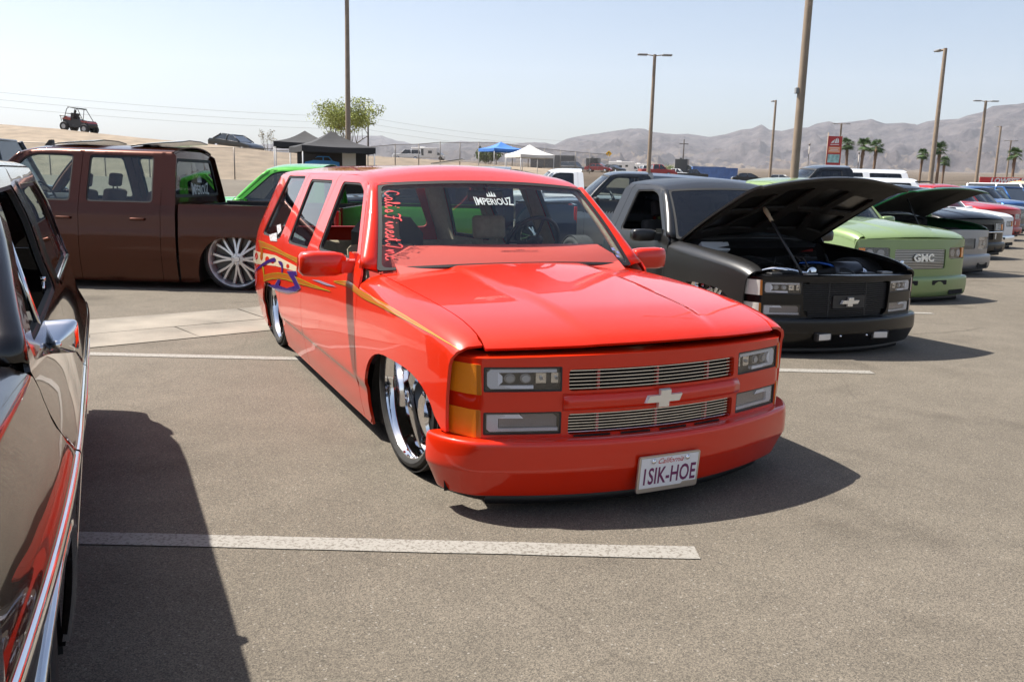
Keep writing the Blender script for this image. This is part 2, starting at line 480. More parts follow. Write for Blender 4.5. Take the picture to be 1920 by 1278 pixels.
# ------------------------------------------------------------------ ground
def gz(x, y):
    """height of the lot: flat, with a gentle rise towards the embankment on the left"""
    return 1.0*sstep(21, 52, y)*sstep(14, -10, x-.10*(y-50)) 
def asphalt_mat():
    m = mat('asphalt', (.2, .18, .15), .9)
    n, l = nodes_of(m); b = n['Principled BSDF']
    b.inputs['Specular IOR Level'].default_value = .35
    tc = n.new('ShaderNodeTexCoord')
    def nz(sc, det, rough=.6):
        t = n.new('ShaderNodeTexNoise'); t.inputs['Scale'].default_value = sc; t.inputs['Detail'].default_value = det; t.inputs['Roughness'].default_value = rough
        l.new(tc.outputs['Object'], t.inputs['Vector']); return t
    big = nz(.35, 5); mid = nz(3.5, 6); fine = nz(90, 4, .75)
    vo = n.new('ShaderNodeTexVoronoi'); vo.inputs['Scale'].default_value = 240; l.new(tc.outputs['Object'], vo.inputs['Vector'])
    vo2 = n.new('ShaderNodeTexVoronoi'); vo2.inputs['Scale'].default_value = 38; l.new(tc.outputs['Object'], vo2.inputs['Vector'])
    def ramp(src, p0, c0, p1, c1):
        r = n.new('ShaderNodeValToRGB'); e = r.color_ramp.elements
        e[0].position = p0; e[0].color = (*c0, 1); e[1].position = p1; e[1].color = (*c1, 1)
        l.new(src, r.inputs['Fac']); return r
    def mixn(kind, f, a, bb):
        x = n.new('ShaderNodeMixRGB'); x.blend_type = kind; x.inputs['Fac'].default_value = f
        l.new(a, x.inputs['Color1']); l.new(bb, x.inputs['Color2']); return x
    base = ramp(big.outputs['Fac'], .3, (.104, .090, .072), .72, (.134, .117, .095))
    m2 = ramp(mid.outputs['Fac'], .3, (.82, .82, .82), .7, (1.1, 1.1, 1.1))
    c = mixn('MULTIPLY', .7, base.outputs['Color'], m2.outputs['Color'])
    stone = ramp(vo.outputs['Color'], .1, (.40, .40, .40), .95, (1.85, 1.8, 1.7))
    c = mixn('MULTIPLY', .75, c.outputs['Color'], stone.outputs['Color'])
    f3 = ramp(fine.outputs['Fac'], .35, (.80, .80, .80), .68, (1.15, 1.15, 1.15))
    c = mixn('MULTIPLY', .6, c.outputs['Color'], f3.outputs['Color'])
    # pale chips and dark pits
    pit = ramp(vo2.outputs['Distance'], .02, (.45, .45, .45), .10, (1, 1, 1))
    c = mixn('MULTIPLY', .55, c.outputs['Color'], pit.outputs['Color'])
    ch = n.new('ShaderNodeTexVoronoi'); ch.inputs['Scale'].default_value = 30; l.new(tc.outputs['Object'], ch.inputs['Vector'])
    chip = ramp(ch.outputs['Distance'], .10, (1, 1, 1), .14, (0, 0, 0))
    cm = n.new('ShaderNodeMixRGB'); l.new(chip.outputs['Color'], cm.inputs['Fac']); l.new(c.outputs['Color'], cm.inputs['Color1']); cm.inputs['Color2'].default_value = (.21, .19, .16, 1); c = cm
    # oil spots along the stalls
    st = nz(.9, 3); stc = ramp(st.outputs['Fac'], .56, (1, 1, 1), .70, (.66, .65, .64))
    c = mixn('MULTIPLY', .75, c.outputs['Color'], stc.outputs['Color'])
    # hairline cracks here and there
    wob = nz(1.3, 4); wv = n.new('ShaderNodeMixRGB'); wv.inputs['Fac'].default_value = .12; l.new(tc.outputs['Object'], wv.inputs['Color1']); l.new(wob.outputs['Color'], wv.inputs['Color2'])
    ck = n.new('ShaderNodeTexVoronoi'); ck.feature = 'DISTANCE_TO_EDGE'; ck.inputs['Scale'].default_value = .34; l.new(wv.outputs['Color'], ck.inputs['Vector'])
    ckr = ramp(ck.outputs['Distance'], .0015, (.55, .54, .52), .004, (1, 1, 1))
    msk = ramp(big.outputs['Fac'], .50, (0, 0, 0), .58, (.8, .8, .8))
    cm2 = n.new('ShaderNodeMixRGB'); cm2.blend_type = 'MULTIPLY'; l.new(msk.outputs['Color'], cm2.inputs['Fac']); l.new(c.outputs['Color'], cm2.inputs['Color1']); l.new(ckr.outputs['Color'], cm2.inputs['Color2']); c = cm2
    l.new(c.outputs['Color'], b.inputs['Base Color'])
    bp = n.new('ShaderNodeBump'); bp.inputs['Strength'].default_value = .35; bp.inputs['Distance'].default_value = .004
    ad = n.new('ShaderNodeMath'); ad.operation = 'ADD'; l.new(vo.outputs['Distance'], ad.inputs[0]); l.new(fine.outputs['Fac'], ad.inputs[1])
    l.new(ad.outputs[0], bp.inputs['Height']); l.new(bp.outputs['Normal'], b.inputs['Normal'])
    return m
ASPH = asphalt_mat()
xs = [-90, -70, -55] + list(range(-45, 40, 2)) + list(range(40, 261, 10)); ys = [-40, -20] + list(range(0, 70, 2)) + list(range(70, 231, 10))
gv = [(x, y, gz(x, y)) for y in ys for x in xs]; nx = len(xs)
gf = [(j*nx+i, j*nx+i+1, (j+1)*nx+i+1, (j+1)*nx+i) for j in range(len(ys)-1) for i in range(nx-1) if not ((xs[i] < -8 and ys[j] >= 56) or (ys[j] > 84 and xs[i] < 30))]
tag(mesh_obj('parking_lot', gv, gf, ASPH, None, True), kind='structure')

# painted lines: worn white paint
def line_mat():
    m = mat('line_paint', (.5, .49, .45), .75)
    n, l = nodes_of(m); b = n['Principled BSDF']; tc = n.new('ShaderNodeTexCoord')
    t = n.new('ShaderNodeTexNoise'); t.inputs['Scale'].default_value = 75; t.inputs['Detail'].default_value = 5; t.inputs['Roughness'].default_value = .7
    l.new(tc.outputs['Object'], t.inputs['Vector'])
    r = n.new('ShaderNodeValToRGB'); e = r.color_ramp.elements
    e[0].position = .38; e[0].color = (.12, .105, .085, 1); e[1].position = .50; e[1].color = (.25, .236, .21, 1)
    l.new(t.outputs['Fac'], r.inputs['Fac']); l.new(r.outputs['Color'], b.inputs['Base Color'])
    return m
LINE = line_mat()
def stripe(a, b, w):
    a = Vector(a); b = Vector(b); d = (b-a).normalized(); q = Vector((-d.y, d.x, 0))*w/2
    n = 30; vs = []
    for i in range(n+1):
        p = a+(b-a)*i/n; j1 = 1+random.uniform(-.05, .05); j2 = 1+random.uniform(-.05, .05)
        vs += [p+q*j1, p-q*j2]
    o = mesh_obj('painted_line', [(v.x, v.y, .004) for v in vs], [(2*i, 2*i+1, 2*i+3, 2*i+2) for i in range(n)], LINE, None, False)
    return tag(o, kind='structure')
STEP = Vector((2.13, 3.45, 0))
a0, b0 = Vector((-3.6, 3.17, 0)), Vector((.76, 3.19, 0))
stripe(a0, b0, .115)
stripe((-3.75, 6.60, 0), (2.89, 6.69, 0), .11)
for k in range(2, 14):
    e = Vector((.76, 3.19, 0))+STEP*k
    stripe((e.x-5.2, e.y, 0), (e.x, e.y+.03, 0), .11)
# concrete gutter crossing the lot
def conc_mat():
    m = mat('concrete', (.205, .182, .148), .9, var=.32, vscale=1.6, bump=.3, bscale=40)
    return m
CONC = conc_mat()
def slab(name, P, z, m):
    o = mesh_obj(name, [(p[0], p[1], z) for p in P], [tuple(range(len(P)))], m, None, False); return tag(o, kind='structure')
gp = [pix_ground(*q) for q in ((60, 606), (330, 585), (505, 572), (506, 622), (330, 648), (60, 668))]
# gutter runs on behind the red wagon as a band of slabs
A0, A1 = Vector((-9.5, 5.9, 0)), Vector((4.5, 12.2, 0))
gd = (gp[2]-gp[0]).normalized(); gn = Vector((-gd.y, gd.x, 0))
org = (gp[1]+gp[4])/2
for k in range(-2, 1):
    for j, (w0, w1) in enumerate(((-.62, -.006), (.006, .78))):
        a = org+gd*(k*3.1+.006+(.9 if j else 0)); c = org+gd*((k+1)*3.1-.006+(.9 if j else 0))
        P = [a+gn*w0, c+gn*w0, c+gn*w1, a+gn*w1]
        P = [p+Vector((random.uniform(-.012, .012), random.uniform(-.012, .012), 0)) for p in P]
        slab('gutter_slab', P, .006, CONC)

# ------------------------------------------------------------------ desert and mountains
SKY_PTS = [(-600, 262), (200, 268), (420, 272), (520, 270), (560, 266), (600, 262), (630, 266), (655, 255), (690, 254), (715, 254), (740, 262), (775, 268), (830, 270), (865, 264), (900, 267), (925, 266), (960, 270), (1000, 267), (1025, 268), (1040, 272), (1062, 261), (1080, 257), (1100, 253), (1120, 251), (1150, 246), (1180, 242), (1205, 241), (1222, 247), (1245, 250), (1265, 252), (1290, 251), (1312, 254), (1330, 257), (1360, 252), (1390, 243), (1410, 241), (1428, 233), (1442, 243), (1465, 246), (1490, 240), (1515, 239), (1530, 232), (1555, 227), (1567, 231), (1600, 228), (1612, 226), (1635, 224), (1660, 232), (1695, 230), (1720, 234), (1740, 227), (1775, 224), (1797, 223), (1825, 214), (1842, 210), (1860, 199), (1880, 197), (1912, 195), (1960, 188), (2050, 196), (2150, 185), (2300, 200), (2600, 190)]
def az_el(px, py):
    d = pix_ray(px, py); return atan2(d.x, d.y), atan2(d.z, math.hypot(d.x, d.y))
AE = sorted(az_el(*q) for q in SKY_PTS); AZ = [a for a, _ in AE]; EL = [e for _, e in AE]
def sky_el(a): return float(np.interp(a, AZ, EL))
def desert_mat():
    m = mat('desert', (.36, .29, .22), .95)
    n, l = nodes_of(m); b = n['Principled BSDF']; b.inputs['Specular IOR Level'].default_value = .1
    geo = n.new('ShaderNodeNewGeometry'); sep = n.new('ShaderNodeSeparateXYZ'); l.new(geo.outputs['Position'], sep.inputs[0])
    def nz(sc, det=6, rough=.65):
        t = n.new('ShaderNodeTexNoise'); t.inputs['Scale'].default_value = sc; t.inputs['Detail'].default_value = det; t.inputs['Roughness'].default_value = rough
        l.new(geo.outputs['Position'], t.inputs['Vector']); return t
    sand = n.new('ShaderNodeValToRGB'); e = sand.color_ramp.elements
    e[0].position = .32; e[0].color = (.16, .125, .092, 1); e[1].position = .70; e[1].color = (.225, .18, .138, 1)
    t1 = nz(.006, 9); l.new(t1.outputs['Fac'], sand.inputs['Fac'])
    scr = n.new('ShaderNodeValToRGB'); e = scr.color_ramp.elements
    e[0].position = .52; e[0].color = (1, 1, 1, 1); e[1].position = .62; e[1].color = (.55, .56, .50, 1)
    t2 = nz(.045, 8, .75); l.new(t2.outputs['Fac'], scr.inputs['Fac'])
    mx = n.new('ShaderNodeMixRGB'); mx.blend_type = 'MULTIPLY'; mx.inputs['Fac'].default_value = .8
    l.new(sand.outputs['Color'], mx.inputs['Color1']); l.new(scr.outputs['Color'], mx.inputs['Color2'])
    rock = n.new('ShaderNodeValToRGB'); e = rock.color_ramp.elements
    e[0].position = .36; e[0].color = (.030, .025, .030, 1); e[1].position = .66; e[1].color = (.135, .116, .112, 1)
    t3 = nz(.010, 12, .75); l.new(t3.outputs['Fac'], rock.inputs['Fac'])
    # slope decides between rock and sand
    sn = n.new('ShaderNodeSeparateXYZ'); l.new(geo.outputs['Normal'], sn.inputs[0])
    mr = n.new('ShaderNodeMapRange'); mr.inputs['From Min'].default_value = .995; mr.inputs['From Max'].default_value = .95
    l.new(sn.outputs['Z'], mr.inputs['Value'])
    hg = n.new('ShaderNodeMapRange'); hg.inputs['From Min'].default_value = 75; hg.inputs['From Max'].default_value = 190; l.new(sep.outputs['Z'], hg.inputs['Value'])
    mxx = n.new('ShaderNodeMath'); mxx.operation = 'MAXIMUM'; l.new(mr.outputs['Result'], mxx.inputs[0]); l.new(hg.outputs['Result'], mxx.inputs[1])
    fm = n.new('ShaderNodeMixRGB'); l.new(mxx.outputs[0], fm.inputs['Fac'])
    l.new(mx.outputs['Color'], fm.inputs['Color1']); l.new(rock.outputs['Color'], fm.inputs['Color2'])
    l.new(fm.outputs['Color'], b.inputs['Base Color'])
    bp = n.new('ShaderNodeBump'); bp.inputs['Strength'].default_value = 1.0; bp.inputs['Distance'].default_value = 26
    l.new(t3.outputs['Fac'], bp.inputs['Height']); l.new(bp.outputs['Normal'], b.inputs['Normal'])
    return m
DESERT = desert_mat()
def terrain():
    a0, a1 = az_el(-350, 300)[0], az_el(2350, 300)[0]
    NA, NR = 620, 120
    rs = [30*(1+i/12.0)**2.0 for i in range(36)]
    rs = [r for r in rs if r < 480]+[480+i*140 for i in range(18)]+[3000+i*42 for i in range(100)]+[7200+i*400 for i in range(6)]
    V = []; F = []
    for j, r in enumerate(rs):
        for i in range(NA+1):
            a = a0+(a1-a0)*i/NA; x, y = r*sin(a), r*cos(a)
            baj = max(0, r-260)*.0215 if r < 3200 else 2940*.0215+(r-3200)*.02
            z = baj-.25 + (noise.noise(Vector((x*.004, y*.004, 3)))*2.0 if r > 300 else 0)*min(1, r/1500)
            el = sky_el(a); far = sstep(.05, -.12, a)   # the left range lies farther off
            r0 = 5600+1700*far; rb = 2500+1500*far
            hr = r0*math.tan(el)+EYE
            t = (r-rb)/(r0-rb)
            if t > 0:
                if t <= 1:
                    rg = noise.ridged_multi_fractal(Vector((x*.0013, y*.0013, 1.7)), .75, 2.15, 7, 1.0, 2.0)
                    rg2 = noise.hetero_terrain(Vector((x*.003, y*.003, 5.7)), .8, 2.2, 5, .6)
                    sh = t**1.15
                    top = z+(hr-z)*sh
                    amp = (hr*.80)*t*(1-t)*2.3*min(1, (1-t)*6)
                    rg3 = noise.ridged_multi_fractal(Vector((x*.0042, y*.0042, 9.1)), .8, 2.1, 5, 1.0, 2.0)
                    z = max(z, top-amp*(1.15-.55*rg) - min(1, t*3)*(1-t)**.5*hr*.16*(1.3-rg3) - hr*.03*rg2*(1-t)) - 26*min(1, t*4)*(1-t)*abs(noise.noise(Vector((x*.009, y*.009, 8))))*2 if t < .999 else top
                else:
                    z = hr*(1-.5*(t-1)) if t < 2 else hr*.5
            V.append((x, y, z))
    n = NA+1
    F = [(j*n+i, j*n+i+1, (j+1)*n+i+1, (j+1)*n+i) for j in range(len(rs)-1) for i in range(NA)]
    return tag(mesh_obj('desert_and_mountains', V, F, DESERT, None, True), kind='structure')
terrain()
# ground that goes on behind and beside the camera
bg = MB(); bg.add([(-9000, -9000, -.35), (9000, -9000, -.35), (9000, 3000, -.35), (-9000, 3000, -.35)], [(0, 1, 2, 3)])
tag(bg.build('desert_plain', DESERT), kind='structure')

# sandy embankment on the left, with the fence at its foot
SANDM = mat('embankment_sand', (.225, .178, .128), .95, var=.22, vscale=.9, bump=.8, bscale=7)
CREST = [(-900, 196), (-200, 222), (0, 233), (100, 241), (200, 252), (300, 262), (400, 271), (520, 285), (620, 291), (700, 293), (760, 296), (830, 301), (900, 307), (1000, 315), (1080, 320), (1150, 323), (1260, 332), (1340, 339), (1420, 345), (1520, 352), (1600, 358)]
CR = [pix_at(px, py, 70.0) for px, py in CREST]
CRX = [p.x for p in CR]; CRZ = [p.z for p in CR]
def crest_z(x): return float(np.interp(x, CRX, CRZ))
def bank_z(x, y):
    """height of the embankment and of the gently rising ground behind its crest"""
    cz = crest_z(x*70/y); g = gz(x, min(y, 52))-.03
    if x > 9: g = -.1
    t = (y-52.5)/(70-52.5)
    if t <= 0: return g+(t*.3)
    if t < 1: return g+(cz-g)*(t**.9)+.12*noise.noise(Vector((x*.35, y*.35, 0)))*sin(pi*min(1, t))
    return EYE+(cz-EYE)*(1+(y/70-1)*.97)-.0006*(y-70)
BPX = [-900+i*22 for i in range(113)]
by_ = [52+i*.9 for i in range(22)]+[72+i*6 for i in range(32)]
bv = []
for y in by_:
    for px in BPX:
        d = pix_ray(px, 320); x = d.x/d.y*y
        bv.append((x, y, bank_z(x, y)+.05*noise.noise(Vector((x*1.7, y*1.7, 4)))))
nb_ = len(BPX)
bf = [(j*nb_+i, j*nb_+i+1, (j+1)*nb_+i+1, (j+1)*nb_+i) for j in range(len(by_)-1) for i in range(nb_-1) if not (BPX[i] > 1040 and by_[j] < 90+(BPX[i]-1040)*.12)]
tag(mesh_obj('embankment', bv, bf, SANDM, None, True), kind='structure')
# ------------------------------------------------------------------ vehicles
class Skin:
    """outer surface of a pickup / wagon: x forward from the front axle, y to its left, z up"""
    def __init__(s, side, ze, nose, cab, taper_f=(.1, .05, .7), taper_r=(-3.4, .05, .9), yedge=.83, af=.09, crown=(.05, .02), ytap=0.0, nose_bow=.13, ridge=.010, ridge_y=(.44, .34), Lf=.13):
        s._side = pchip(side); s._ze = pchip(ze); s.nose = nose; s.tf = taper_f; s.tr = taper_r
        s.yedge = yedge; s.ytap = ytap; s.af = af; s.cr = crown; s.nb = nose_bow; s.ridge = ridge; s.ry = ridge_y; s.Lf = Lf
        s.cab = cab   # dict: zr(x) keys, ar, br, crown, Lr
        s._zr = pchip(cab['zr'])
    def side(s, z, x):
        y = s._side(z)
        if x > s.tf[0]: y -= s.tf[1]*((x-s.tf[0])/s.tf[2])**2
        if x < s.tr[0]: y -= s.tr[1]*((s.tr[0]-x)/s.tr[2])**2
        return y
    def S(s, x, z): return (x, s.side(z, x), z)
    def ye(s, x): return s.yedge-s.ytap*sstep(-.35, s.nose, x)
    def xn(s, y): return s.nose + s.nb*(1-(y/(s.yedge-s.ytap))**2)
    def H(s, x, y):
        """hood surface, top view"""
        bl = sstep(-.2, .6, x); xe = x-(s.xn(y)-s.nose)*bl
        q = (y/s.ye(x))**2
        c = s.cr[0] + (s.cr[1]-s.cr[0])*sstep(-.6, .7, x)
        z = s._ze(xe) + c*(1-q)
        yl = s.ry[0] + (s.ry[1]-s.ry[0])*(x+.6)/1.3
        z += s.ridge*(1-sstep(yl-.03, yl+.03, abs(y)))*sstep(s.nose+.1, s.nose-.35, xe)
        return (x, y, z)
    def zs(s, x): return s._ze(x)-s.af
    def vE(s, x): return s.zs(x)+s.Lf
    def F(s, x, v):
        """front wing: flank, rounded shoulder and top up to the hood gap"""
        zs = s.zs(x)
        if v <= zs: return (x, s.side(v, x), v)
        ys = s.side(zs, x); th = min(1.08, (v-zs)/s.Lf)*1.4; b = ys-s.ye(x)
        return (x, ys-b*(1-cos(th))/(1-cos(1.4)), zs+s.af*sin(th)/sin(1.4))
    def R(s, x, v):
        c = s.cab; zr = s._zr(x); zs = zr-c['ar']
        if v <= zs: return (x, s.side(v, x), v)
        ys = s.side(zs, x); yR = ys-c['br']
        if v <= zs+c['Lr']:
            th = (v-zs)/c['Lr']*1.35
            return (x, ys-c['br']*(1-cos(th))/(1-cos(1.35)), zs+c['ar']*sin(th)/sin(1.35))
        y = yR-(v-zs-c['Lr'])
        return (x, y, zr+c['crown']*(1-(y/yR)**2))
    def vR(s, x):  # v of the roof centre line
        zs = s._zr(x)-s.cab['ar']; return zs+s.cab['Lr']+s.side(zs, x)-s.cab['br']

def arch(cx, hw, z0, zt, n=2.6, k=18, front_first=False):
    """wheel opening, from rear-bottom over the top to front-bottom"""
    pts = []
    for i in range(k+1):
        a = pi-pi*i/k
        c, sn = cos(a), sin(a)
        pts.append((cx+hw*math.copysign(abs(c)**(2/n), c), z0+(zt-z0)*abs(sn)**(2/n)))
    return pts if not front_first else pts[::-1]

def wheel(parent, c, R, rim, width, dish, side, spokes, m_rim, style='twist', steer=0, lean=0, name='wheel', tread=True):
    """side: +1 outer face to +y. The mesh of the part is the spoke disc; tyre and rim barrel are its children"""
    s = side
    M = Matrix.Translation(c) @ Matrix.Rotation(steer, 4, 'Z')
    def T(mb): return mb.map(lambda p: M @ Vector((p.x, p.y*s, p.z)))
    w = width/2
    hub = MB(); yf = w-dish
    if style == 'twist':
        for i in range(spokes):
            a0 = 2*pi*i/spokes; sw = pi/spokes
            rings = []
            for t in (0, .3, .6, .85, 1):
                r = rim*.16+(rim*.93-rim*.16)*t; a = a0+.75*t*t; hw = (.030+.050*t)*(1 if spokes <= 6 else .6)
                y0 = yf+.012+.03*(1-t)
                ctr = Vector((r*cos(a), 0, r*sin(a))); tg = Vector((-sin(a), 0, cos(a)))
                rings.append([ctr-tg*hw+Vector((0, y0-.03, 0)), ctr-tg*hw*.4+Vector((0, y0+.022, 0)), ctr+tg*hw*.6+Vector((0, y0+.004, 0)), ctr+tg*hw+Vector((0, y0-.03, 0))])
            hub.loft(rings)
    else:
        for i in range(spokes):
            for d in (-1, 1):
                a0 = 2*pi*i/spokes; rings = []
                for t in (0, .5, 1):
                    r = rim*.2+(rim*.92-rim*.2)*t; a = a0+d*(.05+.13*t); hw = .016+.004*t
                    y0 = yf+.03*(1-t)+.01
                    ctr = Vector((r*cos(a), 0, r*sin(a))); tg = Vector((-sin(a), 0, cos(a)))
                    rings.append([ctr-tg*hw+Vector((0, y0-.035, 0)), ctr-tg*hw*.7+Vector((0, y0+.012, 0)), ctr+tg*hw*.7+Vector((0, y0+.012, 0)), ctr+tg*hw+Vector((0, y0-.035, 0))])
                hub.loft(rings)
    hub.lathe([(.001, yf+.06), (rim*.1, yf+.058), (rim*.12, yf+.045), (rim*.22, yf+.04), (rim*.25, yf+.02), (rim*.25, yf-.03)], 24)
    for i in range(6):
        a = 2*pi*i/6+.3; hub.lathe([(.001, yf+.055), (.009, yf+.053), (.011, yf+.03)], 8, c=(rim*.175*cos(a), 0, rim*.175*sin(a)))
    T(hub); ho = hub.build(name, m_rim, parent, True, sharp=35)
    rb = MB()
    rb.lathe([(rim*1.0, w-.004), (rim*1.035, w), (rim*1.035, w-.012), (rim*1.0, w-.02), (rim*.985, w-.03), (rim*.955, w-.05), (rim*.945, yf), (rim*.93, yf-.02), (rim*.90, -w*.6), (rim*.9, -w), (rim*1.03, -w)], 64)
    rb.lathe([(rim*1.035, w), (rim*.985, w-.03)], 64)
    T(rb); rb.build('rim', m_rim, ho, True, sharp=40)
    bk = MB(); bk.lathe([(.001, -w*.2), (rim*.89, -w*.2)], 32)
    bk.lathe([(rim*.30, yf-.09), (rim*.74, yf-.09), (rim*.74, yf-.11)], 32)
    T(bk); bk.build('brake_disc', mat('brake_dark', (.08, .08, .08), .4, .8), ho, True)
    ty = MB(); sw = R-rim
    ty.lathe([(rim*1.0, w-.006), (rim*1.03, w+.004), (rim+sw*.35, w+.012), (rim+sw*.62, w+.008), (R-.022, w-.006), (R-.006, w-.022), (R, w-.045), (R, -w+.045), (R-.006, -w+.022), (R-.022, -w+.006), (rim+sw*.5, -w-.01), (rim*1.0, -w)], 72)
    if tread:
        for yy in (-.33, -.1, .13, .36):
            ty.lathe([(R-.006, yy*width-.004), (R+.0015, yy*width-.004), (R+.0015, yy*width+.035), (R-.006, yy*width+.035)], 72)
    T(ty); ty.build('tyre', TYRE, ho, True, sharp=40)
    return ho

def cloth(name, c): return mat(name, c, .85, var=.12, vscale=30, bump=.1, bscale=150)

class Truck:
    def __init__(t, name, label, cat, loc, yaw, skin, paint_m, group=None, **o):
        t.o = o; t.k = skin; t.p = paint_m
        t.root = thing(name, loc, yaw, label, cat, group)
        t.trim = o.get('trim', BLACKPL)
    def g(t, k, d=None): return t.o.get(k, d)
    # ---- cabin glass
    def WS(t, u, v):
        B, T, cb, ct = t.o['ws']
        yb, yt = B[1], T[1]; s = u/.8; q = v/.66
        x = (B[0]+cb*(1-s*s))*(1-q)+(T[0]+ct*(1-s*s))*q
        y = s*(yb*(1-q)+yt*q)
        z = (B[2]+.035*(1-s*s))*(1-q)+(T[2]+.03*(1-s*s))*q + .012*sin(pi*q)
        return (x+.02*sin(pi*q), y, z)
    def windshield(t):
        ol = rounded([(-.795, .015), (.795, .015), (.795, .65), (-.795, .65)], .03)
        o = panel('windshield', t.WS, ol, t.g('ws_glass', GL_WS), t.root, step=(.08, .08), flange=0, outward=(1, 0, 1))
        # rubber surround
        inn = rounded([(-.775, .012), (.775, .012), (.775, .632), (-.775, .632)], .04)
        ol2 = rounded([(-.80, -.005), (.80, -.005), (.80, .66), (-.80, .66)], .03)
        panel('windshield_seal', t.WS, ol2, RUBBER, o, holes=[inn], step=(.05, .03), flange=.01, offset=.003, outward=(1, 0, 1))
        return o
    def a_pillars(t):
        (x0, z0), (x1, z1) = t.o['pillar']
        for s in (1, -1):
            rings = []
            for i in range(9):
                q = i/8; a = Vector(t.WS(.80, .66*q)); x = x0+(x1-x0)*q; z = z0+(z1-z0)*q
                b = Vector(t.k.R(x, z)); b2 = Vector(t.k.R(x-.03, z))
                mid = (a+b)/2 + Vector((.018, .016, .012))
                P = [a+Vector((-.02, -.02, -.02)), a+Vector((.004, 0, .004)), a*.62+b*.38+Vector((.016, .008, .012)), a*.3+b*.7+Vector((.012, .012, .008)), b+Vector((0, .002, 0)), b2, b2+Vector((0, -.03, 0))]
                rings.append([Vector((p.x, p.y*s, p.z)) for p in P])
            MB().loft(rings).build('pillar', t.p, t.root, True)
            inn = []
            for i in range(9):
                q = i/8; a = Vector(t.WS(.77, .66*q)); x = x0+(x1-x0)*q; z = z0+(z1-z0)*q
                b = Vector(t.k.R(x-.05, z)); P = [a+Vector((-.02, 0, -.01)), a+Vector((-.05, -.01, -.02)), b+Vector((-.03, -.035, 0)), b+Vector((0, -.012, 0))]
                inn.append([Vector((p.x, p.y*s, p.z)) for p in P])
            MB().loft(inn).build('pillar_trim', t.g('interior_m', cloth('trim_grey', (.2, .2, .2))), t.root, True)
    def roof(t, x0, x1, v_seam, bow=.08, rear_bow=.03):
        k = t.k; S = .85
        def fn(u, q):
            f = max(0, min(1, q/S)); x = u + (bow*(1-(1-f)**2) if True else 0)*sstep(x0-.6, x0, u) - rear_bow*(1-(1-f)**2)*sstep(x1+.5, x1, u)
            a = v_seam(x0+(x1-x0)*max(0, min(1, (u-x0)/(x1-x0)))); p = k.R(x, a+(k.vR(x)-a)*(q/S)); return (p[0], max(0.0, p[1]) if f > .999 else p[1], p[2])
        ol = [(x0, 0), (x0, S), (x1, S), (x1, 0)]
        panel('headliner', fn, ol, t.g('interior_m', BLACKPL), t.root, step=(.12, .12), mirror_join=True, outward=(0, .2, 1), flange=0, offset=-.04)
        return panel('roof', fn, ol, t.g('roof_m', t.p), t.root, step=(.06, .05), ulines=[x0-.018*i for i in range(1, 16)], vlines=[.006*i for i in range(1, 25)], mirror_join=True, outward=(0, .2, 1))
    def side_panel(t, name, out, glass=None, gm=None, v_extra=(), fn=None, m=None, rim=.018, step=.06, gasket=True):
        fn = fn or t.k.R; m = m or t.p
        res = []
        gl = rounded(glass, t.g('glass_r', .05)) if glass else None
        for s in (1, -1):
            o = panel(name, fn, out, m, t.root, holes=[gl] if gl else [], step=(step, step), vlines=v_extra, side=s, outward=(0, 1, 0), flange=.014)
            res.append(o)
            if gl:
                c = (sum(p[0] for p in gl)/len(gl), sum(p[1] for p in gl)/len(gl))
                L = [(c[0]+(p[0]-c[0])*1.03, c[1]+(p[1]-c[1])*1.05) for p in gl]
                I = [(c[0]+(p[0]-c[0])*(1-rim*2.2), c[1]+(p[1]-c[1])*(1-rim*3.4)) for p in gl]
                if gm is not None:
                    panel('side_glass', fn, L, gm, o, step=(.1, .1), side=s, outward=(0, 1, 0), flange=0, offset=-.013)
                if gasket:
                    panel('window_seal', fn, L, RUBBER, o, holes=[I], step=(.08, .08), side=s, outward=(0, 1, 0), flange=.02, offset=-.006)
                if t.g('liner', True):
                    zmin = min(p[1] for p in gl)-.04
                    up = [p for p in out]
                    panel('door_trim', fn, up, t.g('interior_m', cloth('trim_grey', (.2, .2, .2))), o, holes=[L], step=(.12, .12), side=s, outward=(0, 1, 0), flange=0, offset=-.035)
        return res
    def tub(t, cx, hw, zt, z0=.095, depth=.5, ym=.93):
        for s in (1, -1):
            P = arch(cx, hw+.015, z0, zt+.02, 2.6, 16); mb = MB()
            vs = [(x, ym*s, z) for x, z in P]+[(x, (ym-depth)*s, z) for x, z in P]; n = len(P)
            fs = [(i, i+1, n+i+1, n+i) for i in range(n-1)]+[tuple(range(n, 2*n))]
            mb.add(vs, fs).build('wheel_well', DARKVOID, t.root, True)
    def wheels(t, fx, rx, R, rim, w, yo, dish, spokes, m_rim, style='twist', rR=None, steer=0, ry=None):
        for x, isf in ((fx, 1), (rx, 0)):
            for s in (1, -1):
                y = (yo if isf else (ry or yo))-w/2
                wheel(t.root, (x, y*s, R), R, rim, w, dish if isf else dish*1.25, s, spokes, m_rim, style, steer=steer if isf else 0)
    def floor(t, x0, x1, z0=.12, z1=.42, yw=.88, fx=None, rx=None, hw=.55):
        """dark underbody that closes the vehicle below, with room for the wheels"""
        mb = MB()
        cuts = sorted([c for c in (fx, rx) if c is not None])
        xs = [x0]
        for c in cuts: xs += [c-hw, c+hw]
        xs.append(x1)
        for i in range(0, len(xs)-1):
            a, b = xs[i], xs[i+1]
            if b <= a: continue
            w = yw if i % 2 == 0 else .42
            if a > .4: w = .5
            mb.box((a, -w, z0), (b, w, z1))
        mb.build('chassis', DARKVOID, t.root)
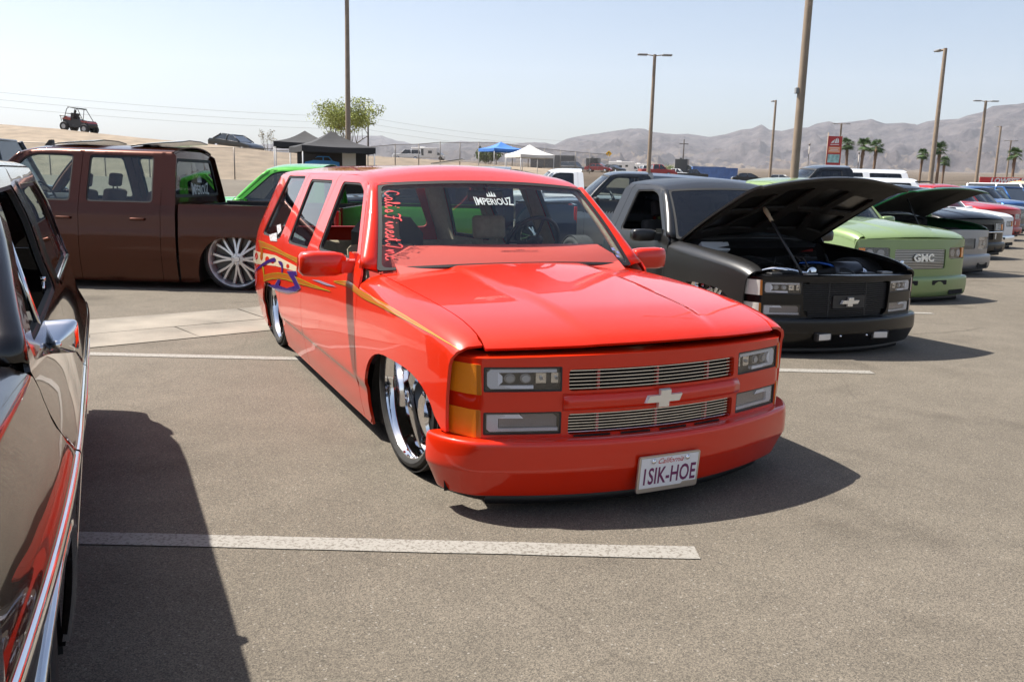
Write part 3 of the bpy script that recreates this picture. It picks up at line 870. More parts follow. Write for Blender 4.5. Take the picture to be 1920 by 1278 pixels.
    def mirrors(t, x, z, y0, y1, h=.13, d=.10, m=None, glass_m=None, style='box'):
        for s in (1, -1):
            mb = MB()
            # rounded shell, smaller at its outer end
            rings = []
            for q, sc, dx in ((0, .62, 0), (.06, .82, 0), (.25, .96, .004), (.7, 1, .0), (.92, .92, -.008), (1, .62, -.012)):
                y = y0+(y1-y0)*q; P = []
                for kk in range(16):
                    a = 2*pi*kk/16; c, sn = cos(a), sin(a)
                    P.append(Vector((x+dx+d/2*sc*math.copysign(abs(c)**.55, c), y*s, z+h/2*sc*math.copysign(abs(sn)**.5, sn))))
                rings.append(P)
            mb.loft(rings); mo = mb.build('mirror', m or t.p, t.root, True)
            a = MB(); a.loft([[Vector((x+xx, yy*s, z+zz)) for xx, zz in ((.05, -.05), (.05, .02), (-.05, .02), (-.05, -.05))] for yy in (y0+.03, y0-.06)])
            a.loft([[Vector((x+xx, (y0-.045+dy)*s, z+zz)) for xx, zz in ((.11, -.085), (.04, .06), (-.07, .06), (-.07, -.085))] for dy in (.0, -.04)])
            a.build('mirror_arm', m or t.p, mo, True, sharp=30)
            g = MB(); g.loft([[Vector((x-d/2-.003, (y0+(y1-y0)*q)*s, z+zz)) for q, zz in ((.08, -.05), (.94, -.045), (.94, .045), (.08, .05))], [Vector((x-d/2+.01, (y0+(y1-y0)*q)*s, z+zz)) for q, zz in ((.08, -.05), (.94, -.045), (.94, .045), (.08, .05))]])
            g.build('mirror_glass', CHROME, mo)
    def seats(t, rows, m, m2=None, z=.55, hd=True):
        for x in rows:
            for s in (1, -1):
                y = .42*s
                b = MB(); b.rbox((-.27, -.26, -.10), (.27, .26, .10), .07, Matrix.Translation((x+.25, y, z)))
                M = Matrix.Translation((x-.05, y, z+.02)) @ Matrix.Rotation(radians(-14), 4, 'Y') @ Matrix.Rotation(pi/2, 4, 'Z')
                b.rbox((-.25, -.07, 0), (.25, .07, .55), .06, M)
                o = b.build('seat', m, t.root, True, sharp=50)
                if hd:
                    h = MB(); M = Matrix.Translation((x-.17, y, z+.60)) @ Matrix.Rotation(radians(-10), 4, 'Y')
                    h.rbox((-.05, -.13, 0), (.05, .13, .17), .045, M)
                    h.tube([(x-.17, y-.06, z+.5), (x-.175, y-.06, z+.64)], .008, 6); h.tube([(x-.17, y+.06, z+.5), (x-.175, y+.06, z+.64)], .008, 6)
                    h.build('headrest', m2 or m, o, True, sharp=50)
    def dash(t, x, z, m, yw=.74, wheel_y=.40, m_wheel=None, column=True):
        mb = MB(); rings = []
        for i in range(13):
            y = -yw+2*yw*i/12; xo = .10*(1-(y/yw)**2)
            rings.append([Vector((x+xx+(xo if xx > .1 else 0), y, z+zz)) for xx, zz in ((.46, -.13), (.30, -.045), (.10, .0), (-.06, -.008), (-.16, -.05), (-.18, -.12), (-.12, -.30), (.2, -.32))])
        mb.loft(rings).build('dashboard', m, t.root, True, sharp=45)
        if column:
            ti = Matrix.Translation((x-.30, wheel_y, z-.01)) @ Matrix.Rotation(radians(-62), 4, 'Y')
            sw = MB(); N = 40; rings = []
            for i in range(N+1):
                a = 2*pi*i/N; c = Vector((cos(a)*.19, sin(a)*.19, 0)); r = Vector((cos(a), sin(a), 0))
                rings.append([ti @ (c+r*(.014*cos(b))+Vector((0, 0, .014*sin(b)))) for b in [2*pi*j/8 for j in range(8)]])
            sw.loft(rings, caps=False)
            for a in (.2, pi-.2, pi*1.5):
                sw.tube([ti @ Vector((.03*cos(a), .03*sin(a), -.02)), ti @ Vector((.18*cos(a), .18*sin(a), 0))], .012, 6)
            sw.rbox((-.055, -.06, -.04), (.055, .06, .0), .03, ti)
            sw.tube([ti @ Vector((0, 0, -.04)), ti @ Vector((0, 0, -.3))], .03, 8)
            sw.build('steering_wheel', m_wheel or BLACKPL, t.root, True, sharp=50)
    def cab_back(t, x, zb, zt, glass_z=None, gm=None, inset=.03):
        k = t.k
        def fn(y, z):
            return (x+.03*(y/.8)**2 + max(0, z-zb)*.10, y, z)
        pts = []
        zs = [.3+(k._zr(x)-.01-.3)*i/14 for i in range(15)]
        right = [(-k.side(z, x)+.012 if z < k._zr(x)-k.cab['ar'] else -(k.side(k._zr(x)-k.cab['ar'], x)-.012-(z-(k._zr(x)-k.cab['ar']))*1.2), z) for z in zs]
        out = right+[(-y, z) for y, z in reversed(right)]
        hole = None
        if glass_z:
            a, b = glass_z; ya = k.side(a, x)-.11; yb = k.side(b, x)-.10
            hole = rounded([(-ya, a), (ya, a), (yb, b), (-yb, b)], .06)
        o = panel('cab_back', fn, out, t.p, t.root, holes=[hole] if hole else [], step=(.08, .08), outward=(-1, 0, 0), flange=.02)
        if hole:
            panel('rear_window', fn, hole, gm or GL_TINT, o, step=(.15, .15), outward=(-1, 0, 0), flange=0, offset=-.004)
            c = (0, (a+b)/2); I = [(p[0]*.965, c[1]+(p[1]-c[1])*.88) for p in hole]
            panel('window_seal', fn, [(p[0]*1.02, c[1]+(p[1]-c[1])*1.05) for p in hole], RUBBER, o, holes=[I], step=(.06, .06), outward=(-1, 0, 0), flange=.01, offset=.004)
        return o, fn
    def bed(t, x0, x1, zt, ax, hw, azt, zb=.1, n=2.6, inner=BLACKPL, lamp=REDLENS):
        k = t.k
        A = [p for p in arch(ax, hw, zb, azt, n)]
        out = [(x0, zb), (x0, zt), (x1, zt), (x1, zb)] + [(ax-hw-.01, zb)] + A[0:] + [(ax+hw+.01, zb)]
        out = [(x1, zb)] + A + [(x0, zb), (x0, zt), (x1, zt)]
        for s in (1, -1):
            o = panel('bedside', k.S, out, t.p, t.root, step=(.06, .06), side=s, outward=(0, 1, 0), flange=.02)
            rl = MB(); yy = k.side(zt, (x0+x1)/2)
            rl.box((x1, (yy-.075), zt-.03), (x0, (yy-.006), zt+.004))
            if s < 0: rl.map(lambda p: Vector((p.x, -p.y, p.z)))
            rl.build('bed_rail', t.g('rail_m', t.p), o)
            wl = MB(); wl.box((x1+.02, yy-.11, azt+.04), (x0-.01, yy-.075, zt-.004))
            if s < 0: wl.map(lambda p: Vector((p.x, -p.y, p.z)))
            wl.build('bed_wall', inner, o)
            tl = MB(); tl.rbox((x1-.012, .80, zt-.33), (x1+.05, k.side(zt-.2, x1)+.008, zt-.03), .015)
            if s < 0: tl.map(lambda p: Vector((p.x, -p.y, p.z)))
            tl.build('tail_lamp', lamp, t.root, True, sharp=40)
        fl = MB(); fl.box((x1+.02, -.86, azt+.03), (x0-.01, .86, azt+.06)); fl.box((x0-.05, -.86, .43), (x0-.012, .86, zt-.02)); fl.build('bed_floor', inner, t.root)
        tg = MB(); tg.rbox((x1-.025, -.795, zb+.22), (x1+.02, .795, zt), .012); tg.build('tailgate', t.p, t.root, True, sharp=40)
        bp = MB(); bp.rbox((x1-.1, -.95, zb), (x1-.02, .95, zb+.18), .03); bp.build('rear_bumper', t.g('rear_bumper_m', t.p), t.root, True, sharp=40)
    def tailgate(t, x, zb, zt, glass_z, gm):
        k = t.k
        def fn(y, z): return (x+.05*(abs(y)/.85)**3 + max(0, z-.9)*.22, y, z)
        zs = [zb+(zt-zb)*i/16 for i in range(17)]
        lim = k._zr(x+.2)-k.cab['ar']
        rt = [(-(k.side(min(z, lim), x+.15)-.01-max(0, z-lim)*1.0), z) for z in zs]
        out = rt+[(-a, b) for a, b in reversed(rt)]
        a, b = glass_z; ya = k.side(a, x)-.10; yb = k.side(b, x)-.10
        hole = rounded([(-ya, a), (ya, a), (yb, b), (-yb, b)], .07)
        o = panel('tailgate', fn, out, t.p, t.root, holes=[hole], step=(.08, .08), outward=(-1, 0, 0), flange=.02)
        panel('rear_window', fn, [(p[0]*1.01, p[1]) for p in hole], gm, o, step=(.2, .2), outward=(-1, 0, 0), flange=0, offset=-.012)
    def fender(t, xr, out_front, A, zb=.085):
        """A: wheel arch points from rear-bottom to front-bottom; out_front: points from there up the front edge"""
        k = t.k
        xt = out_front[-1][0]
        top = [(xt+(xr-xt)*i/20, k.vE(xt+(xr-xt)*i/20)) for i in range(21)]
        out = [(xr, zb)] + A + out_front[:-1] + top
        both('fender', k.F, out, t.p, t.root, step=(.05, .045), vlines=[.62+.014*i for i in range(24)], ulines=[xt-.018*i for i in range(14)], outward=(0, 1, .3), flange=.016)
    def hood_outline(t, rear, gap=.006):
        k = t.k; N = 16; ye = k.yedge-k.ytap-gap
        fr = [(k.xn(ye*i/N)-.004, ye*i/N) for i in range(N+1)]
        sd = [(k.xn(ye)-.004+(rear(ye)-k.xn(ye))*i/20, ye) for i in range(1, 20)]
        re = [(rear(ye*(1-i/N)), ye*(1-i/N)) for i in range(N+1)]
        ct = [(rear(0)+(k.xn(0)-.004-rear(0))*i/24, 0.0) for i in range(1, 24)]
        return fr+sd+re+ct
    def hood(t, rear, m=None):
        k = t.k; ye = k.yedge-.006; U = 1.4
        def fn(u, q):
            f = q/ye; a = rear(abs(f)*k.yedge); b = k.xn(f*(k.yedge-k.ytap))-.004; x = a+(b-a)*u/U; return k.H(x, f*(k.ye(x)-.006))
        return panel('hood', fn, [(0, 0), (U, 0), (U, ye), (0, ye)], m or t.p, t.root, step=(.045, .045), ulines=[U-.012*i for i in range(1, 18)], mirror_join=True, outward=(.1, 0, 1), flange=.022)
    def cowl(t, rear, m=None):
        k = t.k; mb = MB(); N = 24; rings = []
        for i in range(N+1):
            y = (-1+2*i/N)*(k.yedge+.01); a = Vector(k.H(rear(abs(y))+.05, abs(y))); a.y = y
            s = max(-1, min(1, y/.86)); b = Vector(t.WS(s*.8, -.01))
            rings.append([a+Vector((.02, 0, -.05)), a+Vector((0, 0, -.022)), (a+b)/2+Vector((0, 0, -.035)), b+Vector((-.02, 0, -.03)), b+Vector((-.03, 0, -.1))])
        mb.loft(rings, closed=False).build('cowl', m or BLACKPL, t.root, True)
        # two wiper arms at rest
    def wipers(t):
        for y0, y1 in ((.30, .02), (-.28, -.62)):
            mb = MB()
            P = [Vector(t.WS(y0+(y1-y0)*q, .02+.075*q))+Vector((.018, 0, .018)) for q in (0, .3, .6, 1)]
            mb.tube([P[0]+Vector((.04, 0, -.02))]+P, .007, 6)
            B = [Vector(t.WS(y1+.24-.5*q, .09+.004*q))+Vector((.012, 0, .012)) for q in (0, .5, 1)]
            mb.tube(B, .008, 6); mb.build('wiper', BLACKPL, t.root, True)
# ------------------------------------------------------------------ the two lowered trucks with the stacked-lamp face
def gmt_skin(front_dz=0):
    return Skin(
        side=[(.05, .915), (.085, .922), (.20, .948), (.305, .964), (.325, .974), (.36, .979), (.50, .982), (.66, .977), (.78, .966), (.87, .950), (.93, .935), (.97, .919), (1.1, .866), (1.25, .803), (1.39, .743), (1.5, .695)],
        ze=[(-.80, .905), (-.65, .902), (-.3, .889), (-.06, .875), (.2, .855), (.43, .831), (.56, .808), (.64, .787), (.69, .767), (.715, .750), (.732, .733), (.745, .715)],
        nose=.735, nose_bow=.155, ridge=.016, ytap=.04,
        cab=dict(zr=[(-4.6, 1.43), (-4.2, 1.462), (-3.6, 1.474), (-1.6, 1.474), (-1.4, 1.465), (-1.25, 1.442), (-1.15, 1.41), (-1.05, 1.37)], ar=.055, br=.10, crown=.055, Lr=.12),
        taper_f=(-.1, .062, .80), taper_r=(-3.5, .035, .8))

def face_fn(y, z):
    a = abs(y)
    return (.912-.235*a*a-.17*sstep(.78, .96, a)**1.6-.035*max(0, z-.5), y, z)
def face_pt(y, z, w=0.0):
    n = surf_n(face_fn, y, z)
    if n.x < 0: n = -n
    return Vector(face_fn(y, z))+n*w

def face_block(mb, pts, s, w0, w1):
    """polygon in (|y|, z) on the face, from depth w0 to w1, on side s"""
    n = len(pts); vs = [face_pt(a*s, b, w0) for a, b in pts]+[face_pt(a*s, b, w1) for a, b in pts]
    fs = [tuple(range(n)), tuple(range(n, 2*n))]+[(i, (i+1) % n, n+(i+1) % n, n+i) for i in range(n)]
    return mb.add(vs, fs)

def bowtie(w, h):
    """plain cross-and-parallelogram badge outline"""
    return [(-w/2, -h*.20), (-w*.42, h*.20), (-w*.12, h*.20), (-w*.12, h*.5), (w*.17, h*.5), (w*.17, h*.20), (w/2, h*.20), (w*.42, -h*.20), (w*.12, -h*.20), (w*.12, -h*.5), (-w*.17, -h*.5), (-w*.17, -h*.20)]

def stacked_lamp_face(t, m, corner_m, split_grille=True, bars_m=CHROME):
    R = t.root
    LZ = ((.556, .664), (.368, .468)); LY = (.475, .800)
    holes = []
    for s in (1, -1):
        for a, b in LZ:
            holes.append(rounded([(s*LY[0], a), (s*LY[1], a), (s*LY[1], b), (s*LY[0], b)], .006, 2))
    if split_grille:
        GZ = ((.556, .650), (.362, .456))
        for a, b in GZ: holes.append(rounded([(-.445, a), (.445, a), (.445, b), (-.445, b)], .018, 4))
    else:
        holes.append(rounded([(-.452, .352), (.452, .352), (.47, .66), (-.47, .66)], [.10, .10, .03, .03], 6))
    top = [(-.915+1.83*i/30, .713-.016*(-1+2*i/30)**2) for i in range(31)]
    out = [(-.915, .345)]+[(-.915+1.83*i/30, .345) for i in range(1, 31)]+top[::-1]
    fo = panel('grille_surround', face_fn, out, m, R, holes=holes, step=(.05, .04), ulines=[s*(.86+.012*i) for i in range(-8, 6) for s in (1, -1)], outward=(1, 0, 0), flange=.045)
    # protruding frame round the openings gives the shell its depth
    bk = MB()
    N = 14
    vs = []
    for i in range(N+1):
        y = -.90+1.80*i/N
        vs += [face_pt(y, .345, -.05), face_pt(y, .69, -.05)]
    bk.add(vs, [(2*i, 2*i+2, 2*i+3, 2*i+1) for i in range(N)])
    bk.build('grille_backing', DARKVOID, fo)
    lg = MB(); rings = []
    for i in range(31):
        y = -.905+1.81*i/30; zt = .713-.016*(-1+2*i/30)**2
        rings.append([face_pt(y, zt-.002, -.001), face_pt(y, zt+.004, -.012), face_pt(y, zt+.006, -.14)])
    lg.loft(rings, closed=False).build('upper_ledge', m, fo, True)
    # central bar that stands proud
    if split_grille:
        bar = MB(); rings = []
        for i in range(21):
            y = -.47+.94*i/20
            rings.append([face_pt(y, z, w) for z, w in ((.468, 0), (.476, .012), (.492, .02), (.518, .02), (.534, .012), (.545, 0))])
        bar.loft(rings).build('grille_bar', m, fo, True)
        for (a, b), nb in zip(GZ, (6, 7)):
            for i in range(nb):
                z = a+.008+(b-a-.016)*i/(nb-1); rings = []
                for j in range(17):
                    y = -.45+.9*j/16
                    rings.append([face_pt(y, z+dz, w) for dz, w in ((-.0018, -.014), (.0018, -.014), (.0018, -.03), (-.0018, -.03))])
                MB().loft(rings).build('grille_slat', bars_m, fo)
            for y in (-.30, .0, .30):
                face_block(MB(), [(y-.006, a), (y+.006, a), (y+.006, b), (y-.006, b)], 1, -.05, -.030).build('grille_post', m, fo)
    else:
        for i in range(17):
            z = .362+.29*i/16; rings = []; yy = .455 if .40 < z < .65 else .40
            for j in range(13):
                y = -yy+2*yy*j/12
                rings.append([face_pt(y, z+dz, w) for dz, w in ((-.004, -.022), (.004, -.022), (.004, -.04), (-.004, -.04))])
            MB().loft(rings).build('grille_slat', BLACKPL, fo)
        for y in (-.2, .2):
            face_block(MB(), [(y-.006, .36), (y+.006, .36), (y+.006, .65), (y-.006, .65)], 1, -.045, -.028).build('grille_post', BLACKPL, fo)
        pl = MB(); face_block(pl, rounded([(-.17, .43), (.17, .43), (.17, .545), (-.17, .545)], .01), 1, -.04, -.012); pl.build('badge_plate', mat('satin_black_plate', (.02, .02, .022), .35), fo)
    zc = .505 if split_grille else .487
    be = MB(); P = bowtie(.20, .083)
    vs = [face_pt(a, zc+b, .018 if split_grille else -.012) for a, b in P]+[face_pt(a*.93, zc+b*.88, .034 if split_grille else .008) for a, b in P]
    n = len(P); be.add(vs, [tuple(range(n, 2*n))]+[(i, (i+1) % n, n+(i+1) % n, n+i) for i in range(n)])
    be.build('bowtie_badge', mat('badge_pale', (.80, .78, .72), .22, .55), fo)
    # lamps
    for s in (1, -1):
        for li, (a, b) in enumerate(LZ):
            y0, y1 = LY
            h = MB(); face_block(h, [(y0, a), (y1, a), (y1, b), (y0, b)], s, -.045, -.03)
            ho = h.build('headlight' if li == 0 else 'marker_lamp', BLACKPL, R)
            fr = MB()
            for q in ([(y0, a), (y1, a), (y1, a+.007), (y0, a+.007)], [(y0, b-.007), (y1, b-.007), (y1, b), (y0, b)], [(y0, a), (y0+.007, a), (y0+.007, b), (y0, b)], [(y1-.007, a), (y1, a), (y1, b), (y1-.007, b)]):
                face_block(fr, q, s, -.03, -.002)
            fr.build('bezel', BLACKPL, ho)
            st = MB(); w = .014; zt, zb = b-.012, a+.012; yo, yi = y1-.014, y0+.012
            if li == 0:
                face_block(st, [(yo, zb+.014), (yo-.014, zb), (yo-.19, zb), (yo-.19, zb+w), (yo-.045, zb+w), (yo-.062, zb+.03), (yo-.062, zt-.03), (yo-.045, zt-w), (yi+.01, zt-w), (yi+.01, zt), (yo-.014, zt), (yo, zt-.014)], s, -.03, -.010)
            else:
                face_block(st, [(yo, zb+.012), (yo-.012, zb), (yi, zb), (yi, zb+w), (yo-.046, zb+w), (yo-.046, zt-w*1.25), (yo-.15, zt-w*1.25), (yo-.132, zt), (yo, zt)], s, -.03, -.010)
            st.build('led_strip', LEDWHITE, ho)
            if li == 0:
                for j in range(4):
                    yc = yo-.092-.066*j; zc2 = (a+b)/2+.002
                    ln = MB()
                    if j < 2:
                        P = [(yc+.024*cos(2*pi*q/16), zc2+.021*sin(2*pi*q/16)) for q in range(16)]
                        face_block(ln, P, s, -.03, -.018)
                        face_block(ln, [(yc+(p[0]-yc)*.7, zc2+(p[1]-zc2)*.7) for p in P], s, -.018, -.010)
                        ln.build('projector_lens', LENSGREY, ho, True, sharp=40)
                    else:
                        face_block(ln, [(yc-.022, zc2-.022), (yc+.022, zc2-.022), (yc+.022, zc2+.022), (yc-.022, zc2+.022)], s, -.03, -.022)
                        ln.build('reflector', CHROME, ho)
                        b2 = MB(); P = [(yc+.008*cos(2*pi*q/10), zc2+.008*sin(2*pi*q/10)) for q in range(10)]
                        face_block(b2, P, s, -.022, -.014); b2.build('bulb', LENSGREY, ho)
            else:
                ln = MB(); face_block(ln, [(yi+.004, zb+w+.004), (yo-.05, zb+w+.004), (yo-.05, zt-w*1.5), (yo-.15, zt-w*1.5), (yo-.14, zt-.002), (yi+.02, zt-.002), (yi+.004, zt-.016)], s, -.03, -.02)
                ln.build('reflector', mat('lamp_mesh_grey', (.40, .36, .35), .35, .4, coat=1, bump=.5, bscale=500), ho)
            cv = MB(); face_block(cv, [(y0, a), (y1, a), (y1, b), (y0, b)], s, -.006, -.004); cv.build('lens_cover', GL_LAMP, ho)
            # corner lamp that wraps round to the wing
            za, zb2 = a-.012, b+.010
            def cf(u, v): return tuple(face_pt(u, v, .004))
            o = panel('corner_lamp', face_fn, rounded([(.806, za), (.908, za), (.908, zb2), (.810, zb2)], .006, 2), corner_m, R, step=(.02, .03), side=s, outward=(1, 0, 0), flange=.03, offset=.004)
            panel('lens_edge', face_fn, rounded([(.806, za), (.822, za), (.824, zb2), (.810, zb2)], .004, 2), mat('lens_edge_dark', tuple(c*.55 for c in (corner_m.node_tree.nodes['Principled BSDF'].inputs['Base Color'].default_value[:3])), .3, coat=1), o, step=(.02, .03), side=s, outward=(1, 0, 0), flange=.0, offset=.006)
    return fo

def bumper_path(x0=.56, xf=.990, bow=.275, yr=.83, yw=.980, n=40):
    P = []
    ys = [-yw*sin(pi/2*q) for q in np.linspace(1, 0, n)]
    ys = ys+[-y for y in reversed(ys[:-1])]
    for y in ys:
        a = abs(y); x = xf-bow*a*a
        if a > yr: x = x0+(x-x0)*sqrt(max(0, 1-((a-yr)/(yw-yr))**2))
        P.append(Vector((x, y, 0)))
    return P
def sweep(path, sec):
    """sec: (outward, z)"""
    rings = []; n = len(path)
    for i, p in enumerate(path):
        t = (path[min(i+1, n-1)]-path[max(i-1, 0)]).normalized(); nr = Vector((t.y, -t.x, 0))
        if i == 0 and abs(p.y) > .9: nr = Vector((0, -1, 0))
        if i == n-1 and abs(p.y) > .9: nr = Vector((0, 1, 0))
        rings.append([p+nr*d+Vector((0, 0, z)) for d, z in sec])
    return MB().loft(rings, closed=False)

def front_bumper(t, m, lip=True, z=0.0):
    p = bumper_path()
    sec = catmull([(-.13, .350, 0), (-.05, .353, 0), (-.014, .352, 0), (-.003, .346, 0), (.002, .334, 0), (.005, .30, 0), (.006, .25, 0), (.004, .222, 0), (-.002, .208, 0), (-.016, .178, 0), (-.036, .130, 0), (-.046, .106, 0), (-.06, .092, 0), (-.12, .086, 0)], 3)
    o = sweep(p, [(q.x, q.y+z) for q in sec]).build('front_bumper', m, t.root, True)
    if lip:
        sweep([q for q in bumper_path(.74, .96, .275, .84, .94) if abs(q.y) < .8], [(-.14, .10+z), (-.10, .10+z), (-.085, .06+z), (-.09, .035+z), (-.12, .035+z)]).build('air_dam', BLACKPL, o, True)
    return o

def licence_plate(t, c, txt, top, txt_m, tilt=0.0):
    """c: centre of the plate's face; faces +x"""
    def fn(p, w=0): 
        return Vector((c[0]+w+p[1]*tilt, c[1]+p[0], c[2]+p[1]))
    fr = MB(); O = rounded([(-.163, -.087), (.163, -.087), (.163, .085), (-.163, .085)], .012, 3)
    vs = [fn(p, -.006) for p in O]+[fn(p, .004) for p in O]; n = len(O)
    fr.add(vs, [tuple(range(n, 2*n)), tuple(reversed(range(n)))]+[(i, (i+1) % n, n+(i+1) % n, n+i) for i in range(n)])
    o = fr.build('licence_plate', mat('plate_frame', (.55, .50, .44), .3, .7), t.root)
    pl = MB(); O = [(-.152, -.066), (.07, -.066), (.08, -.056), (.152, -.056), (.152, .076), (-.152, .076)]
    vs = [fn(p, .0042) for p in O]+[fn(p, .0062) for p in O]; n = len(O)
    pl.add(vs, [tuple(range(n, 2*n))]+[(i, (i+1) % n, n+(i+1) % n, n+i) for i in range(n)])
    pl.build('plate_sheet', mat('plate_white', (.80, .80, .82), .4), o)
    vs, fs = text_geo(txt, size=.085, bold=.0016, spacing=1.02)
    xs = [v.x for v in vs]; w = max(xs)-min(xs); ys = [v.y for v in vs]; hh = max(ys)-min(ys); yc = (max(ys)+min(ys))/2
    mesh_obj('plate_lettering', [fn((v.x*.278/w, (v.y-yc)*.080/hh-.010), .0068) for v in vs], fs, txt_m, o, False)
    vs, fs = text_geo(top, size=.036, shear=.45, bold=.0002); w = max(v.x for v in vs)-min(v.x for v in vs)
    mesh_obj('plate_heading', [fn((v.x*.135/w, v.y+.056), .0068) for v in vs], fs, mat('plate_red', (.55, .03, .03), .5), o, False)
    for s in (-1, 1):
        b = MB(); b.lathe([(.011, 0), (.011, .006), (.006, .010), (.001, .011)], 12, 'x', (c[0]+.006+.058*tilt, c[1]+.09*s, c[2]+.060)); b.build('plate_bolt', CHROME, o, True)
    return o
# ================================================================== red wagon
RED = paint('red_paint', (.66, .022, .003), .3)
RED_LOC = (.2794, 4.5393, 0); RED_YAW = radians(-64.43)
BEIGE = cloth('beige_trim', (.40, .33, .24))
T = Truck('lowered_wagon', 'lowered glossy red four-door wagon with split billet grille and stripe graphics', 'car', RED_LOC, RED_YAW, gmt_skin(), RED,
          ws=((-.665, .845, .922), (-1.135, .70, 1.398), .15, .09), pillar=((-.675, .935), (-1.155, 1.392)), interior_m=BEIGE, glass_r=.045)
K = T.k
RED_REAR = lambda y: -.675+.14*(1-(y/.83)**2)
fA = arch(.065, .54, .10, .565, 3.0, 22)
fA = [p for p in fA if p[0] < .5 or p[1] > .36]
T.fender(-.632, [(.62, .362), (.645, .362), (.65, .52), (.66, .66), (.715, K.vE(.715))], [(-.485, .085)]+fA[1:]+[(.61, .362)])
T.hood(RED_REAR); T.cowl(RED_REAR); T.windshield(); T.a_pillars()
d1 = [(-.638, .085), (-.638, .90), (-.668, .935), (-.73, .985), (-1.185, 1.405), (-1.27, 1.443), (-1.40, 1.458), (-1.93, 1.466), (-1.97, 1.40), (-2.05, .95), (-2.075, .85), (-2.075, .085)]
T.side_panel('front_door', d1, [(-.80, .965), (-1.215, 1.355), (-1.36, 1.398), (-1.80, 1.40), (-1.755, .945)], GL_CLEAR if False else None, v_extra=[.3, .31, .318, .326, .335, .35])
d2 = [(-2.081, .085), (-2.081, .85), (-2.056, .95), (-1.976, 1.40), (-1.936, 1.466), (-2.90, 1.468), (-2.93, 1.40), (-2.90, .95), (-2.89, .60), (-2.885, .085)]
T.side_panel('rear_door', d2, [(-2.03, .93), (-2.085, 1.405), (-2.79, 1.405), (-2.745, .915)], GL_MID, v_extra=[.3, .31, .318, .326, .335, .35])
rA = arch(-3.34, .44, .085, .535, 3.0, 20)
d3 = [(-2.891, .085), (-2.896, .60), (-2.906, .95), (-2.936, 1.40), (-2.906, 1.468), (-4.10, 1.462), (-4.20, 1.42), (-4.38, .95), (-4.42, .6), (-4.40, .12)]+rA
T.side_panel('quarter_panel', d3, [(-3.07, .92), (-3.02, 1.432), (-3.72, 1.425), (-3.93, .905)], GL_MID, v_extra=[.3, .31, .318, .326, .335, .35])
T.roof(-1.125, -4.18, lambda x: K._zr(x)-.008+min(0, (x+1.4)*-.02))
T.tailgate(-4.40, .12, 1.45, (.95, 1.38), GL_MID)
T.tub(.075, .555, .60); T.tub(-3.34, .44, .60)
T.floor(-4.35, .70, .10, .40, fx=.075, rx=-3.34, hw=.5)
stacked_lamp_face(T, RED, AMBER)
fb = front_bumper(T, RED)
for a, b in ((-.42, -.25), (-.2, -.05), (.0, .15), (.2, .36)):
    mb = MB(); vs = [face_pt(a, .352, .004), face_pt(b, .352, .004), face_pt(b, .362, .0045), face_pt(a, .362, .0045)]; mb.add(vs, [(0, 1, 2, 3)]); mb.build('air_slot', DARKVOID, fb)
licence_plate(T, (1.0, .0, .185), '1SIK-HOE', 'California', mat('plate_purple', (.16, .02, .10), .5), tilt=.10)
T.mirrors(-.86, .945, .975, 1.235, .145, .115)
T.wheels(.04, -3.36, .385, .318, .26, .905, .165, 5, CHROME, steer=radians(3.5), ry=.915)
T.seats((-1.80,), BEIGE, z=.40)
T.seats((-2.75,), BEIGE, z=.36, hd=False)
RDASH = mat('red_dash', (.60, .07, .055), .6)
T.dash(-1.02, 1.035, RDASH, wheel_y=.46)
# dark audio box with a pale chevron, seen through the windshield
sb = MB(); sb.prism([(-.16, .78), (.16, .78), (.24, .90), (.24, 1.02), (.14, 1.14), (-.14, 1.14), (-.24, 1.02), (-.24, .90)], 'x', -2.55, -2.25)
sb.map(lambda p: Vector((p.x, p.y-.25, p.z))); so = sb.build('speaker_box', BLACKPL, T.root)
cv = MB()
for s in (1, -1): cv.prism([(-.25+s*.01, 1.06), (-.25+s*.035, 1.06), (-.25+s*.09, .84), (-.25+s*.06, .84)], 'x', -2.246, -2.235)
cv.build('chevron', mat('chevron_grey', (.35, .36, .38), .5), so)
# inside mirror
im = MB(); im.rbox((-.02, -.12, -.035), (.02, .12, .035), .015, Matrix.Translation((-1.10, 0, 1.335))); im.tube([(-1.09, 0, 1.36), (-1.07, 0, 1.41)], .012, 6)
im.build('inside_mirror', BLACKPL, T.root, True, sharp=50)
# ---- painted side graphics: outlines traced on the flank
def car_px(loc, yaw, p):
    w = Matrix.Rotation(yaw, 3, 'Z') @ Vector(p) + Vector(loc)
    X, Y, Z = w.x, w.y, w.z-EYE
    d = Y*cos(PITCH)-Z*sin(PITCH); u = Z*cos(PITCH)+Y*sin(PITCH); a = X/d*FPX; b = -u/d*FPX
    return (960+a*cos(ROLL)-b*sin(ROLL), 639+a*sin(ROLL)+b*cos(ROLL))
def on_skin(fn, px, py, g, loc=RED_LOC, yaw=RED_YAW):
    """the flank point (u, v) of the right side seen along a pixel's direction"""
    def P(u, v):
        x, y, z = fn(u, v); return car_px(loc, yaw, (x, -y, z))
    u, v = g
    for _ in range(14):
        a = P(u, v); e = 1e-3; b = P(u+e, v); c = P(u, v+e)
        j = ((b[0]-a[0])/e, (c[0]-a[0])/e, (b[1]-a[1])/e, (c[1]-a[1])/e); det = j[0]*j[3]-j[1]*j[2]
        if abs(det) < 1e-6: break
        rx, ry = px-a[0], py-a[1]
        u += max(-.3, min(.3, (rx*j[3]-ry*j[1])/det)); v += max(-.1, min(.1, (ry*j[0]-rx*j[2])/det))
    return (u, v)
ORANGE = paint('orange_graphic', (.78, .22, .015)); YELLOW = paint('yellow_graphic', (.75, .55, .03)); CREAM = paint('cream_graphic', (.75, .62, .42)); PURPLE = paint('purple_graphic', (.07, .02, .28)); LILAC = paint('lilac_edge', (.55, .45, .60))
